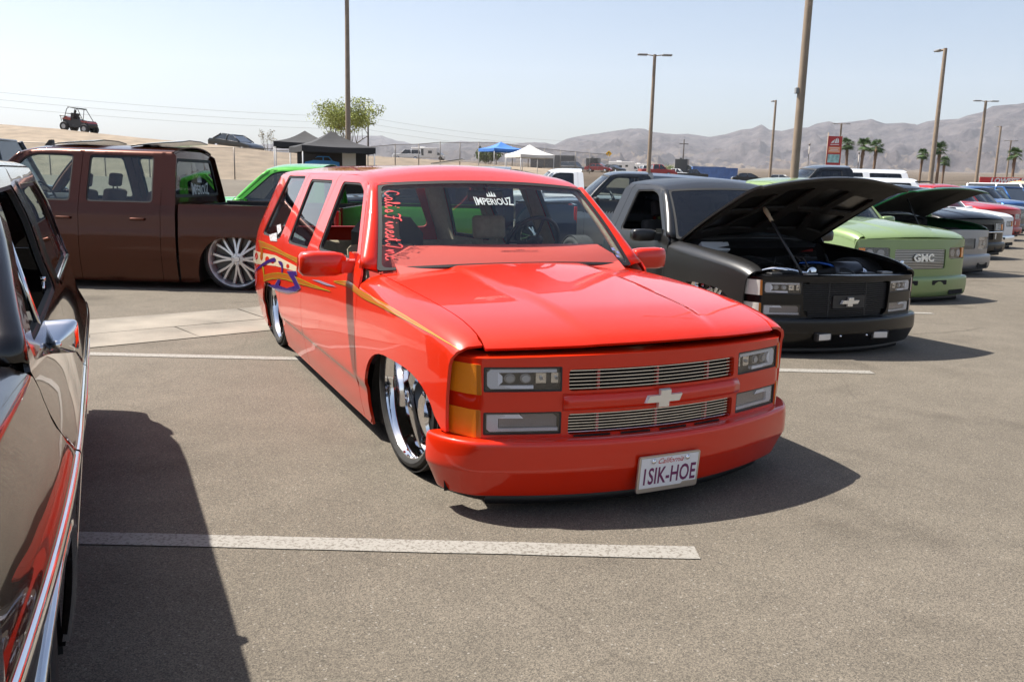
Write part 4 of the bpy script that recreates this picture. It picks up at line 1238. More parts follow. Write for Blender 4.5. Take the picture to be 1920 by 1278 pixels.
def graphic(name, pix, m, fn=None, off=.0015, smooth=0, holes=()):
    fn = fn or K.S; pts = []; g = (-2.0, .75)
    for q in pix:
        g = on_skin(fn, q[0], q[1], g); pts.append(g)
    if smooth: pts = [(p.x, p.y) for p in catmull([(a, b, 0) for a, b in pts], smooth, True)]
    hs = []
    for h in holes: hs.append([on_skin(fn, a, b, (-3, .75)) for a, b in h])
    a = sum(pts[i][0]*pts[(i+1) % len(pts)][1]-pts[(i+1) % len(pts)][0]*pts[i][1] for i in range(len(pts)))
    if a < 0: pts = pts[::-1]
    return panel(name, fn, pts, m, T.root, holes=hs, step=(.05, .04), flange=0, offset=off, side=-1, outward=(0, 1, 0))
cr2 = lambda L: [(460+x/5.806, 440+y/5.806) for x, y in L]
graphic('graphic_band', cr2([(92, 160), (330, 225), (560, 345), (555, 400), (330, 340), (86, 300)]), CREAM, off=.001)
for cx, cy, rx, ry in ((122, 232, 17, 40), (178, 240, 15, 38), (240, 270, 22, 36), (300, 290, 20, 24), (384, 310, 16, 22), (464, 342, 17, 24)):
    graphic('graphic_dot', cr2([(cx+rx*cos(2*pi*i/12), cy+ry*sin(2*pi*i/12)) for i in range(12)]), RED, off=.0022)
def stroke_pair(top, bot, m, edge, name='graphic_stripe', e=5, fn=None):
    graphic(name, top+bot[::-1], m, fn=fn, off=.003)
    for L, s in ((top, 1), (bot, -1)):
        L2 = [(x, y+s*e/5.806*(.6+.8*random.random())) for x, y in L]
        graphic('graphic_edge', L+L2[::-1], edge, fn=fn, off=.0042)
def dens(L, n=5, j=2.0):
    o = [(p.x, p.y) for p in catmull([(a, b, 0) for a, b in L], n)]
    return [(x, y+random.uniform(-j, j)) for x, y in o]
stroke_pair(cr2(dens([(146, 60), (300, 120), (450, 205), (598, 265)])), cr2(dens([(186, 140), (300, 175), (440, 235), (578, 312)])), ORANGE, YELLOW, e=9)
graphic('graphic_spike', cr2([(148, 66), (190, 140), (196, 200), (180, 285), (168, 240), (172, 180)]), ORANGE, off=.0036)
stroke_pair(cr2(dens([(205, 440), (300, 418), (400, 415), (560, 460), (740, 540), (929, 610)])), cr2(dens([(205, 508), (300, 482), (420, 485), (560, 525), (740, 575), (929, 618)])), ORANGE, YELLOW, e=9)
graphic('graphic_spike', cr2([(185, 330), (203, 440), (206, 508), (212, 440), (208, 360)]), YELLOW, off=.0045)
graphic('graphic_flash', cr2([(95, 430), (200, 305), (265, 268), (325, 250), (330, 290), (262, 302), (200, 340)]), PURPLE, off=.005, smooth=4)
graphic('graphic_flash', cr2([(362, 290), (405, 298), (414, 345), (412, 410), (400, 412), (396, 350)]), PURPLE, off=.005, smooth=4)
hook = [(458, 400), (560, 400), (568, 440), (540, 445), (606, 580), (560, 615), (470, 632), (370, 610), (250, 545), (330, 545), (362, 490), (390, 488), (372, 552), (460, 582), (545, 555), (515, 490)]
graphic('graphic_hook_edge', cr2([(480+(x-480)*1.035, 520+(y-520)*1.05) for x, y in hook]), LILAC, off=.0048)
graphic('graphic_hook', cr2(hook), PURPLE, off=.006)
cr1 = lambda L: [(440+x/3.993, 300+y/3.993) for x, y in L]
stroke_pair(cr1(dens([(745, 905), (860, 912), (960, 985), (1130, 1075), (1290, 1170), (1480, 1290), (1680, 1420)], 5, 1)), cr1(dens([(750, 915), (850, 950), (960, 1030), (1120, 1110), (1280, 1195), (1480, 1305), (1680, 1420)], 5, 1)), ORANGE, YELLOW, e=6, fn=K.F)
graphic('graphic_flash', cr1([(580, 895), (640, 900), (770, 950), (690, 938)]), LILAC, off=.004)
# stickers low on the rear side glass
for q in ([(262, 560), (318, 545), (322, 610), (270, 605)], [(318, 490), (348, 480), (352, 530), (325, 560)]):
    graphic('glass_sticker', cr1(q), mat('sticker_white', (.4, .38, .38), .5, var=.6, vscale=60), fn=K.R, off=.004)
# ---- script lettering down the windshield edge
STROKES = {
 'C': ([(.62, .80), (.50, .98), (.30, .92), (.12, .60), (.10, .25), (.28, .02), (.55, .10), (.75, .30)], .8),
 'a': ([(.50, .42), (.30, .48), (.10, .25), (.15, .02), (.35, .08), (.50, .40), (.46, .10), (.55, .0), (.70, .15)], .66),
 'l': ([(.0, .10), (.30, .60), (.38, .95), (.26, .95), (.18, .50), (.22, .05), (.42, .10)], .40),
 'i': ([(.0, .12), (.20, .45), (.18, .10), (.28, .0), (.42, .15)], .40),
 "'": ([(.10, .95), (.06, .78)], .2),
 's': ([(.0, .10), (.26, .48), (.36, .22), (.26, .0), (.08, .06), (.46, .14)], .44),
 'F': ([(.02, .80), (.20, .95), (.60, .90), (.92, 1.0), (.60, .90), (.42, .40), (.22, .0), (.05, .08)], .86),
 'n': ([(.0, .12), (.14, .45), (.14, .0), (.30, .40), (.44, .42), (.44, .08), (.56, .0), (.68, .15)], .66),
 'e': ([(.0, .15), (.34, .32), (.30, .48), (.12, .35), (.12, .06), (.32, .0), (.54, .18)], .50),
 't': ([(.0, .12), (.22, .62), (.32, .90), (.18, .20), (.26, .0), (.44, .15)], .42),
 'I': ([(.05, .75), (.30, .96), (.52, .90), (.36, .45), (.20, .02), (.0, .12), (.10, .26)], .62),
 'c': ([(.44, .36), (.28, .48), (.10, .25), (.16, .02), (.38, .04), (.52, .18)], .5),
 '.': ([(.05, .02), (.08, .03)], .2), ' ': (None, .22)}
def script(txt, h, fn, w):
    mb = MB(); x = 0
    for ch in txt:
        P, adv = STROKES[ch]
        if P:
            Q = catmull([((x+a)*h, b*h, 0) for a, b in P], 5)
            n = len(Q); ribbon([(q.x, q.y) for q in Q], [w*(.65+.7*abs(sin(3*pi*i/n))) for i in range(n)], fn, mb)
            if ch == 'F': ribbon([((x+.25)*h, .5*h), ((x+.62)*h, .55*h)], w, fn, mb)
            if ch == 't': ribbon([((x+.06)*h, .62*h), ((x+.42)*h, .66*h)], w*.8, fn, mb)
            if ch == 'i': ribbon([((x+.24)*h, .66*h), ((x+.28)*h, .72*h)], w, fn, mb)
        x += adv
    return mb, x*h
def ws_map(t, u0, v0, off=.004):
    def f(p, du=(0, -1), dv=(1, 0)):
        u = u0+p.x*du[0]+p.y*dv[0]; v = v0+p.x*du[1]+p.y*dv[1]
        n = surf_n(t.WS, u, v); n = n if n.x > 0 else -n
        return Vector(t.WS(u, v))+n*off
    return f
_, L = script("Cali's Finest Inc.", .1, lambda p: p, .01)
hs = .1*.535/L*1.0
sm, _ = script("Cali's Finest Inc.", hs*1.0, lambda p: p, .0055)
fws = ws_map(T, -.755, .585)
sm.map(lambda p: fws(Vector((p.x, p.y*1.45, 0)))).build('windshield_script', mat('decal_red', (.55, .03, .035), .5), T.root)
# crowned lettering decal in the middle of the glass
def crown_decal(name, t, fn, w, m, parent):
    """fn maps decal plane (x, y) to the glass"""
    vs, fs = text_geo('IMPERIOUZ', size=.1, bold=.002)
    x0, x1 = min(v.x for v in vs), max(v.x for v in vs)
    def wv(v):
        q = (v.x-x0)/(x1-x0)*2-1
        return fn(Vector((q*w/2, v.y*w/(x1-x0)*(1.35+.55*q*q)-.01*w*cos(3*q), 0)))
    o = mesh_obj(name, [wv(v) for v in vs], fs, m, parent, False)
    mb = MB()
    for k, (cx, hh) in enumerate(((-.10, .12), (-.04, .17), (.02, .19), (.08, .15))):
        mb.add([fn(Vector(((cx-.035)*w, .16*w, 0))), fn(Vector(((cx+.035)*w, .16*w, 0))), fn(Vector(((cx+.01)*w+.01*w*(k-1.5), (.16+hh)*w, 0)))], [(0, 1, 2)])
    mb.build('crown', m, o)
    return o
DECAL = mat('decal_white', (.42, .46, .45), .6)
fws2 = ws_map(T, -.04, .47)
crown_decal('windshield_decal', T, lambda p: fws2(p, (1, 0), (0, 1)), .27, DECAL, T.root)
tg = MB(); f3 = ws_map(T, .70, .05)
for i, (a, b) in enumerate(((0, 0), (.02, .03), (-.005, .055))):
    tg.add([f3(Vector((b+q, a+r, 0)), (0, 1), (1, 0)) for q, r in ((0, 0), (.022, .0), (.022, .03), (0, .03))], [(0, 1, 2, 3)])
tg.build('windshield_sticker', mat('sticker_blue', (.25, .28, .5), .5, var=.7, vscale=90), T.root)
RED_T = T
# ================================================================== black pickup, hood up
SATIN = mat('satin_black_paint', (.013, .0125, .012), .38, .2, coat=.35, coat_rough=.25, rvar=.06, vscale=3)
BLK_LOC = (2.636, 8.27, -.02); BLK_YAW = radians(-70.1)
T = Truck('black_pickup', 'satin black pickup with hood propped open and pale badge on black grille', 'pickup truck', BLK_LOC, BLK_YAW, gmt_skin(), SATIN,
          ws=((-.665, .845, .922), (-1.135, .70, 1.398), .15, .09), pillar=((-.675, .935), (-1.155, 1.392)), interior_m=cloth('charcoal_trim', (.03, .03, .032)), ws_glass=GL_TINT, glass_r=.05)
K = T.k
T.fender(-.632, [(.62, .362), (.645, .362), (.65, .52), (.66, .66), (.715, K.vE(.715))], [(-.485, .085)]+fA[1:]+[(.61, .362)])
T.cowl(RED_REAR); T.windshield(); T.a_pillars()
d1b = [(-.638, .085), (-.638, .90), (-.668, .935), (-.73, .985), (-1.185, 1.405), (-1.27, 1.443), (-1.40, 1.458), (-1.80, 1.462), (-1.86, 1.40), (-1.90, .95), (-1.91, .085)]
T.side_panel('door', d1b, [(-.80, .965), (-1.215, 1.355), (-1.36, 1.398), (-1.72, 1.39), (-1.74, .945)], None)
T.side_panel('cab_corner', [(-1.916, .085), (-1.906, .95), (-1.866, 1.40), (-1.806, 1.462), (-1.95, 1.462), (-2.03, 1.40), (-2.08, .95), (-2.09, .085)])
T.roof(-1.125, -1.98, lambda x: K._zr(x)-.008+min(0, (x+1.4)*-.02))
T.cab_back(-2.07, .93, 1.45, (1.0, 1.36), GL_LIMO)
GLB = paint('gloss_black_face', (.006, .006, .007), .3, coat=.6)
stacked_lamp_face(T, GLB, mat('corner_lens_white', (.74, .69, .62), .2, coat=1, bump=.25, bscale=260), split_grille=False)
fb = front_bumper(T, GLB)
for s in (1, -1):
    y0 = .30*s
    fl = MB(); fl.rbox((-.05, -.085, -.036), (.0, .085, .036), .01, Matrix.Translation((.985, y0, .20)) @ Matrix.Rotation(-.12*s, 4, 'Z'))
    fo = fl.build('fog_lamp', BLACKPL, fb, True, sharp=40)
    fl = MB(); fl.rbox((-.02, -.068, -.026), (.006, .068, .026), .008, Matrix.Translation((.985, y0, .20)) @ Matrix.Rotation(-.12*s, 4, 'Z'))
    fl.build('fog_lamp_lens', CLEARLENS, fb, True, sharp=40)
    bo = MB(); bo.lathe([(.010, 0), (.008, .008), (.001, .010)], 10, 'x', (.992, .14*s, .205)); bo.build('bumper_bolt', CHROME, fb, True)
T.mirrors(-.86, .945, .975, 1.235, .125, .105)
T.wheels(.03, -3.10, .395, .292, .24, .905, .13, 5, CHROME, ry=.93)
T.seats((-1.55,), cloth('black_cloth', (.02, .02, .02)), z=.5)
T.dash(-.98, .98, BLACKPL)
# bare rear frame behind the cab
fr = MB()
for s in (1, -1):
    fr.box((-4.1, .42*s-.04, .28), (-2.0, .42*s+.04, .42))
fr.box((-4.1, -.46, .28), (-4.0, .46, .42)); fr.box((-2.6, -.46, .30), (-2.52, .46, .40))
fr.tube([(-3.10, -.72, .385), (-3.10, .72, .385)], .06, 12)
fr.build('rear_frame', BLACKPL, T.root)
T.floor(-2.05, -.5, .10, .42)
# hood turned up about its hinge, with the pressed inner frame
HA = radians(30); HX, HZ = -.66, .915
HM = Matrix.Translation((HX, 0, HZ)) @ Matrix.Rotation(-HA, 4, 'Y') @ Matrix.Translation((-HX, 0, -HZ))
hd = T.hood(RED_REAR, SATIN); hd.data.transform(HM)
UNDER = mat('hood_underside', (.018, .017, .016), .75, var=.35, vscale=12)
def hood_in(x, y):
    p = K.H(x, y); return (p[0], p[1], p[2]-.03)
ol = [(a if a < .6 else a-.03, b) for a, b in T.hood_outline(RED_REAR, .02)]
def poly(c): return rounded(c, .03)
hol = [poly([(-.45, .07), (.0, .07), (.0, .30), (-.40, .42)]), poly([(.08, .07), (.55, .07), (.50, .34), (.08, .34)]), poly([(-.36, .50), (.0, .38), (.0, .70), (-.42, .72)]), poly([(.08, .42), (.46, .42), (.40, .70), (.08, .70)])]
uo = panel('hood_frame', hood_in, ol, UNDER, hd, holes=hol, step=(.07, .07), mirror_join=True, outward=(0, 0, -1), flange=.022); uo.data.transform(HM)
# prop rod, from the core support up to the hood
pr = MB(); pa = Vector((.70, -.36, .70)); pb = HM @ Vector((.22, -.42, .81))
pr.tube([pa, pb], .012, 8); pr.build('prop_rod', BLACKPL, T.root, True)
pg = MB(); d = (pb-pa).normalized(); pg.tube([pb-d*.16, pb-d*.10, pb-d*.09, pb-d*.03, pb], [.017, .017, .020, .020, .014], 8)
pg.build('prop_grip', mat('brass_tape', (.42, .34, .22), .6), T.root, True)
# engine bay
bay = MB(); bay.box((-.62, -.55, .12), (.80, .55, .30)); bay.box((-.66, -.82, .30), (-.58, .82, .80)); bay.build('engine_bay', DARKVOID, T.root)
fw = MB(); fw.box((-.60, -.74, .80), (-.55, .74, .86)); fw.build('firewall_seal', mat('firewall_red', (.30, .02, .015), .5), T.root)
cs = MB()
N = 20; vs = []
for i in range(N+1):
    y = -.84+1.68*i/N; a = face_pt(y, .70, -.02)
    vs += [a+Vector((0, 0, .002)), a+Vector((-.10, 0, .008)), a+Vector((-.12, 0, -.06))]
cs.add(vs, [(3*i+j, 3*i+3+j, 3*i+4+j, 3*i+1+j) for i in range(N) for j in range(2)])
cso = cs.build('radiator_support', mat('core_black', (.03, .03, .032), .3, coat=.5), T.root, True)
for y in (-.62, -.3, .05, .33, .58):
    b = MB(); b.rbox((-.04, -.06, 0), (.04, .06, .018), .012, Matrix.Translation((.74-.235*y*y, y, .706))); b.build('support_bracket', mat('bare_metal', (.35, .34, .32), .4, .8) if y in (-.3, .58) else BLACKPL, cso, True, sharp=40)
en = MB(); en.rbox((-.42, -.26, .30), (.30, .26, .60), .06); en.rbox((-.35, -.14, .60), (.22, .14, .70), .05)
for i in range(4):
    for s in (1, -1): en.tube([(-.3+.15*i, .14*s, .66), (-.3+.15*i, .22*s, .64), (-.3+.15*i, .27*s, .55)], .03, 8)
en.build('engine', mat('engine_dark', (.03, .03, .032), .35, .6), T.root, True, sharp=40)
ck = MB()
for c, r in (((.36, -.22, .60), .075), ((.36, .05, .50), .09), ((.34, .26, .60), .07), ((.38, -.02, .68), .06)):
    ck.lathe([(.001, -.03), (r*.7, -.03), (r, -.02), (r, .02), (r*.7, .03), (.001, .03)], 24, 'x', c)
ck.build('pulley', CHROME, T.root, True, sharp=40)
ho = MB(); ho.tube(catmull([(.30, -.40, .66), (.42, -.30, .70), (.46, -.12, .66), (.44, .1, .60)], 6), .03, 10); ho.tube(catmull([(.2, .2, .66), (.40, .34, .70), (.50, .45, .60)], 6), .035, 10)
ho.build('hose', RUBBER, T.root, True)
ai = MB(); ai.lathe([(.09, -.16), (.10, -.14), (.10, .14), (.09, .16), (.001, .16)], 24, 'y', (.30, .42, .68)); ai.build('air_filter', mat('filter_dark', (.05, .05, .055), .3, .5), T.root, True, sharp=40)
ac = MB()
for i in range(5): ac.lathe([(.085, -.01), (.095, 0), (.085, .01)], 24, 'y', (.30, .56+.022*i, .66-.01*i))
ac.build('clamp', CHROME, T.root, True)
bl = MB(); bl.tube(catmull([(.05, .10, .74), (.22, .2, .76), (.33, .3, .73), (.36, .4, .66)], 6), .018, 8); bl.build('braided_hose', mat('blue_anodised', (.03, .10, .35), .25, .8), T.root, True)
fu = MB(); fu.rbox((-.05, -.16, -.03), (.05, .16, .03), .015, Matrix.Translation((-.50, -.50, .85)) @ Matrix.Rotation(radians(55), 4, 'Y'))
fuo = fu.build('fuse_box', mat('box_pale', (.62, .64, .66), .4), T.root, True, sharp=40)
tr = MB()
for s in (1, -1): tr.lathe([(.30, .45*s), (.395, .47*s), (.395, .70*s), (.36, .74*s)], 40, 'y', (.03, 0, .41))
random.seed(31)
for i in range(9):
    a = Vector((random.uniform(-.5, .1), random.uniform(-.7, .7), random.uniform(.62, .80))); b = a+Vector((random.uniform(.2, .5), random.uniform(-.4, .4), random.uniform(-.15, .02)))
    w_ = MB(); w_.tube(catmull([a, a.lerp(b, .4)+Vector((0, 0, .06)), b], 5), random.uniform(.006, .014), 6); w_.build('wiring', random.choice([RUBBER, MATS['engine_dark'], mat('wire_loom', (.10, .09, .08), .6)]), T.root, True)
for y0, x0, sx, sy, h_, mm in ((-.52, -.28, .16, .20, .74, mat('reservoir', (.30, .29, .26), .5)), (.55, -.42, .20, .16, .76, BLACKPL), (-.30, .48, .06, .16, .66, mat('bare_metal', (.35, .34, .32), .4, .8)), (.22, .50, .06, .14, .68, mat('bare_metal', (.35, .34, .32), .4, .8))):
    b_ = MB(); b_.rbox((x0-sx/2, y0-sy/2, .45), (x0+sx/2, y0+sy/2, h_), .02); bo_ = b_.build('reservoir', mm, T.root, True, sharp=40)
    c_ = MB(); c_.lathe([(.03, h_-.01), (.03, h_+.02), (.001, h_+.022)], 14, 'z', (x0, y0, 0)); c_.build('filler_cap', BLACKPL, bo_, True, sharp=40)
tp_ = MB(); tp_.tube(catmull([(.15, -.45, .66), (.34, -.38, .72), (.44, -.22, .70), (.42, -.02, .64)], 8), .032, 12); tp_.build('intake_pipe', CHROME, T.root, True)
BLK_T = T
# ================================================================== other pickups and wagons
def variant_skin(dh=.05, dr=.06, nose=.80, wide=0.0, belt=0.0):
    base_ze = [(-.80, .905), (-.65, .902), (-.3, .893), (-.06, .882), (.2, .866), (.43, .845), (.60, .818), (.70, .790), (.755, .765), (.78, .748), (.80, .725)]
    side = [(.05, .915), (.085, .922), (.20, .948), (.305, .964), (.36, .975), (.50, .98), (.66, .977), (.74, .968), (.82, .954), (.88, .940), (.915, .934), (.93, .926), (.97, .910), (1.1, .862), (1.25, .80), (1.39, .74), (1.6, .65)]
    zr = [(-6, 1.474), (-1.6, 1.474), (-1.4, 1.465), (-1.25, 1.442), (-1.15, 1.41), (-1.05, 1.37)]
    side = [(z if z < .8 else z+belt, y+wide) for z, y in side]
    return Skin(side=side, ze=[(x, z+dh) for x, z in base_ze], nose=.80, nose_bow=.10, cab=dict(zr=[(x, z+dr) for x, z in zr], ar=.06, br=.11, crown=.05, Lr=.13), taper_f=(.1, .035, .62), taper_r=(-5, .03, 1), af=.11, Lf=.15, crown=(.05, .03), ridge=.014)

def make_face(t, dh, st):
    """upright pickup face: two lamps, a wide grille, optional bar and badge"""
    R = t.root; zt = .735+dh; zb = .335
    def fn(y, z):
        a = abs(y); return (.945-.20*a*a-.06*sstep(.86, .97, a)**1.4-.06*max(0, z-.52), y, z)
    def pt(y, z, w=0.0):
        n = surf_n(fn, y, z); n = n if n.x > 0 else -n
        return Vector(fn(y, z))+n*w
    def blk(pts, s, w0, w1):
        n = len(pts); mb = MB()
        mb.add([pt(a*s, b, w0) for a, b in pts]+[pt(a*s, b, w1) for a, b in pts], [tuple(range(n)), tuple(range(n, 2*n))]+[(i, (i+1) % n, n+(i+1) % n, n+i) for i in range(n)])
        return mb
    gy, ga, gb = st['grille']; la, lb, l0, l1 = st['lamp']
    holes = [rounded([(-gy, ga), (gy, ga), (gy, gb), (-gy, gb)], st.get('gr', .03), 4)]
    for s in (1, -1): holes.append(rounded([(s*l0, la), (s*l1, la), (s*l1, lb), (s*l0, lb)], st.get('lr', .03), 4))
    top = [(-.935+1.87*i/24, zt-.01*(-1+2*i/24)**2) for i in range(25)]
    out = [(-.935+1.87*i/24, zb) for i in range(25)]+top[::-1]
    fo = panel('grille_surround', fn, out, st.get('face_m', t.p), R, holes=holes, step=(.06, .05), outward=(1, 0, 0), flange=.05)
    bk = MB(); vs = []
    for i in range(15):
        y = -.90+1.8*i/14; vs += [pt(y, zb, -.055), pt(y, zt-.02, -.055)]
    bk.add(vs, [(2*i, 2*i+2, 2*i+3, 2*i+1) for i in range(14)]).build('grille_backing', DARKVOID, fo)
    lg = MB(); rings = []
    for i in range(25):
        y, z = top[i]; rings.append([pt(y, z-.002, -.001), pt(y, z+.004, -.012), pt(y, z+.004, -.16)])
    lg.loft(rings, closed=False).build('upper_ledge', t.p, fo, True)
    nb = st.get('bars', 9)
    for i in range(nb):
        z = ga+.012+(gb-ga-.024)*i/(nb-1); rings = []; hh = st.get('bar_h', .004)
        for j in range(13):
            y = -gy+.01+2*(gy-.01)*j/12
            rings.append([pt(y, z+dz, w) for dz, w in ((-hh, -.012), (hh, -.012), (hh, -.035), (-hh, -.035))])
        MB().loft(rings).build('grille_slat', st.get('bar_m', CHROME), fo)
    if st.get('cross'):
        rings = []; zc = (ga+gb)/2
        for j in range(25):
            y = -.93+1.86*j/24; rings.append([pt(y, zc+dz, w) for dz, w in ((-.016, .0), (-.010, .014), (.010, .014), (.016, .0))])
        MB().loft(rings).build('grille_bar', st['cross'], fo, True)
    if st.get('badge') == 'bowtie':
        P = bowtie(.20, .075); zc = (ga+gb)/2; be = MB(); n = len(P)
        be.add([pt(a, zc+b, .012) for a, b in P]+[pt(a*.93, zc+b*.9, .028) for a, b in P], [tuple(range(n, 2*n))]+[(i, (i+1) % n, n+(i+1) % n, n+i) for i in range(n)])
        be.build('bowtie_badge', mat('badge_gold', (.72, .60, .36), .3, .6), fo)
    elif st.get('badge'):
        zc = (ga+gb)/2+.02; vs, fs = text_geo(st['badge'], size=.14, bold=.006, extrude=.006)
        ys = [v.y for v in vs]; yc = (max(ys)+min(ys))/2; w = max(v.x for v in vs)-min(v.x for v in vs)
        mesh_obj('grille_lettering', [pt(v.x*.34/w+.02, zc+(v.y-yc)*.9, v.z+.004) for v in vs], fs, mat('badge_pale', (.80, .78, .72), .22, .55), fo, False)
    for s in (1, -1):
        ho = blk([(l0, la), (l1, la), (l1, lb), (l0, lb)], s, -.05, -.035).build('headlight', st.get('lamp_back', mat('lamp_chrome', (.6, .6, .62), .18, 1.0)), R)
        for j in range(2):
            yc = l0+(l1-l0)*(.28+.36*j); zc = (la+lb)/2; r = min(.05, (lb-la)*.36)
            P = [(yc+r*cos(2*pi*q/14), zc+r*sin(2*pi*q/14)) for q in range(14)]
            blk(P, s, -.035, -.02).build('projector_lens', LENSGREY, ho, False)
        if st.get('amber', True):
            blk([(l1-.085, la+.01), (l1-.01, la+.01), (l1-.01, lb-.01), (l1-.085, lb-.01)], s, -.035, -.008).build('turn_lens', AMBER if st.get('amber', True) is True else CLEARLENS, ho)
        blk([(l0, la), (l1, la), (l1, lb), (l0, lb)], s, -.007, -.004).build('lens_cover', GL_LAMP, ho)
        for a, b in st.get('extra', ()):
            ex = rounded([(l0, a), (l1, a), (l1, b), (l0, b)], .01, 2)
            blk(ex, s, -.001, .004).build('marker_lamp', CLEARLENS, R)
    bm = st.get('bumper_m', t.p)
    p = bumper_path(.62, 1.02, .20, .88, .985)
    zt2, zb2 = st.get('bumper', (.345, .10))
    zm = (zt2+zb2)/2
    sec = catmull([(-.14, zt2, 0), (-.05, zt2+.004, 0), (-.012, zt2-.006, 0), (.0, zt2-.03, 0), (.004, zm, 0), (-.006, zb2+.05, 0), (-.03, zb2+.01, 0), (-.07, zb2, 0), (-.14, zb2, 0)], 3)
    bo = sweep(p, [(q.x, q.y) for q in sec]).build('front_bumper', bm, R, True)
    for y0, y1, a, b in st.get('slots', ()):
        for s in (1, -1):
            mb = MB(); P = rounded([(y0, a), (y1, a), (y1, b), (y0, b)], .012, 2); n = len(P)
            mb.add([(1.026-.20*y*y, y*s, z) for y, z in P], [tuple(range(n))]); mb.build('bumper_slot', DARKVOID, bo)
    if st.get('dam', True):
        sweep(bumper_path(.64, .97, .20, .86, .955), [(-.10, zb2+.02), (-.05, zb2+.015), (-.045, zb2-.06), (-.09, zb2-.06)]).build('air_dam', st.get('dam_m', BLACKPL), bo, True)
    return fo

def pickup(name, label, loc, yaw, pm, style, dh=.05, dr=.06, lift=0.0, cab='reg', bed_end=-4.3, axle=-3.3, hood_open=None, group=None, interior=None, glass_m=None, wheel_m=None, spokes=6, wstyle='split', R=.39, rim=.29, cat='pickup truck', bed_top=None, hood_m=None, lower=None, roof_m=None, face=True, ws_glass=None, belt=0.0, wide=0.0, mirror_m=None, arch_t=.60, tint_front=None, extras=None):
    loc = (loc[0], loc[1], (loc[2] if len(loc) > 2 else 0)+lift)
    sk = variant_skin(dh, dr, belt=belt, wide=wide)
    im = interior or cloth('grey_cloth', (.10, .10, .10))
    t = Truck(name, label, cat, loc, yaw, sk, pm, group, ws=((-.665, .85+wide, .93+belt), (-1.19, .70+wide, 1.398+dr), .15, .09), pillar=((-.68, .945+belt), (-1.21, 1.392+dr)), interior_m=im, glass_r=.05, ws_glass=ws_glass or GL_WS, roof_m=roof_m or pm, liner=True)
    k = t.k; gm = glass_m or GL_TINT; zb = .09
    fa = arch(.03, .52, .10, arch_t, 2.6, 18); fa = [q for q in fa if q[0] < .4 or q[1] > .36]
    rear = lambda y: -.675+.13*(1-(y/.83)**2)
    t.fender(-.632, [(.66, .355), (.71, .355), (.715, .52), (.72, .66), (.755, k.vE(.755))], [(-.495, zb)]+fa[1:]+[(.55, .355)], zb=zb)
    hd = t.hood(rear, hood_m)
    t.cowl(rear); t.windshield(); t.a_pillars()
    zr = 1.462+dr; B = .945+belt
    rd = [('reg', -1.93)][0][1] if cab == 'reg' else -1.98
    df = [(-.638, zb), (-.638, .90+belt), (-.675, B), (-.735, B+.045), (-1.235, 1.405+dr), (-1.32, 1.44+dr), (-1.45, zr-.006), (rd+.06, zr), (rd+.02, 1.40+dr), (rd, B), (rd, zb)]
    t.side_panel('front_door', df, [(-.80, B+.02), (-1.265, 1.355+dr), (-1.40, 1.395+dr), (rd+.13, 1.392+dr), (rd+.11, B+.005)], tint_front or gm)
    xe = rd
    if cab in ('crew', 'suv'):
        x2 = rd-1.0
        dd = [(rd-.006, zb), (rd-.006, B), (rd+.014, 1.40+dr), (rd+.054, zr), (x2+.05, zr), (x2+.01, 1.40+dr), (x2, B), (x2, zb)]
        if cab == 'suv':
            dd[-1] = (x2, zb)
        t.side_panel('rear_door', dd, [(rd-.09, B+.005), (rd-.07, 1.392+dr), (x2+.14, 1.392+dr), (x2+.10, B+.005)], gm)
        xe = x2
        for s in (1, -1):
            h = MB(); h.rbox((x2+.18, sk.side(.86, x2), .835), (x2+.36, sk.side(.86, x2)+.035, .865), .012)
            if s < 0: h.map(lambda q: Vector((q.x, -q.y, q.z)))
            h.build('door_handle', pm, t.root, True, sharp=40)
    for s in (1, -1):
        h = MB(); h.rbox((rd+.08, sk.side(.86, rd)-.002, .835), (rd+.26, sk.side(.86, rd)+.032, .865), .012)
        if s < 0: h.map(lambda q: Vector((q.x, -q.y, q.z)))
        h.build('door_handle', pm, t.root, True, sharp=40)
    if cab == 'suv':
        ra = arch(axle, .45, zb, arch_t, 2.6, 18)
        qo = [(xe-.006, zb), (xe-.006, B), (xe+.004, 1.40+dr), (xe+.044, zr), (bed_end+.22, zr-.004), (bed_end+.14, 1.40+dr), (bed_end, B), (bed_end-.02, .6), (bed_end, zb+.04)]+ra
        t.side_panel('quarter_panel', qo, [(xe-.10, B+.005), (xe-.07, 1.392+dr), (bed_end+.34, 1.39+dr), (bed_end+.22, B+.005)], gm)
        t.roof(-1.175, bed_end+.15, lambda x: k._zr(x)-.008)
        t.tailgate(bed_end, .14, zr-.02, (B+.02, 1.37+dr), gm)
    else:
        ce = xe-.18
        t.side_panel('cab_corner', [(xe-.006, zb), (xe-.006, B), (xe+.014, 1.40+dr), (xe+.054, zr), (ce+.12, zr), (ce+.05, 1.40+dr), (ce, B), (ce-.01, zb)])
        t.roof(-1.175, ce+.09, lambda x: k._zr(x)-.008)
        t.cab_back(ce+.02, B, zr, (B+.08, 1.36+dr), GL_TINT if gm is GL_CLEAR else gm)
        t.bed(ce-.04, bed_end, bed_top or B-.01+.0, axle, .45, arch_t, zb=zb)
    t.tub(.03, .52, .64); t.tub(axle, .45, .64)
    t.floor(bed_end+.05, .70, .11, .40, fx=.03, rx=axle, hw=.48)
    if face: make_face(t, dh, style)
    t.mirrors(-.86, .97+belt, .985, 1.225, .15, .11, m=mirror_m or pm)
    wm = wheel_m or CHROME
    for x in (.03, axle):
        for s in (1, -1): wheel(t.root, (x, .79*s, R-lift), R, rim, .24, .10, s, spokes, wm, wstyle)
    rows = (-1.6,) if cab == 'reg' else (-1.65, -2.6)
    t.seats(rows, im, z=.44+dr*.8)
    t.dash(-1.02, 1.0+belt, BLACKPL)
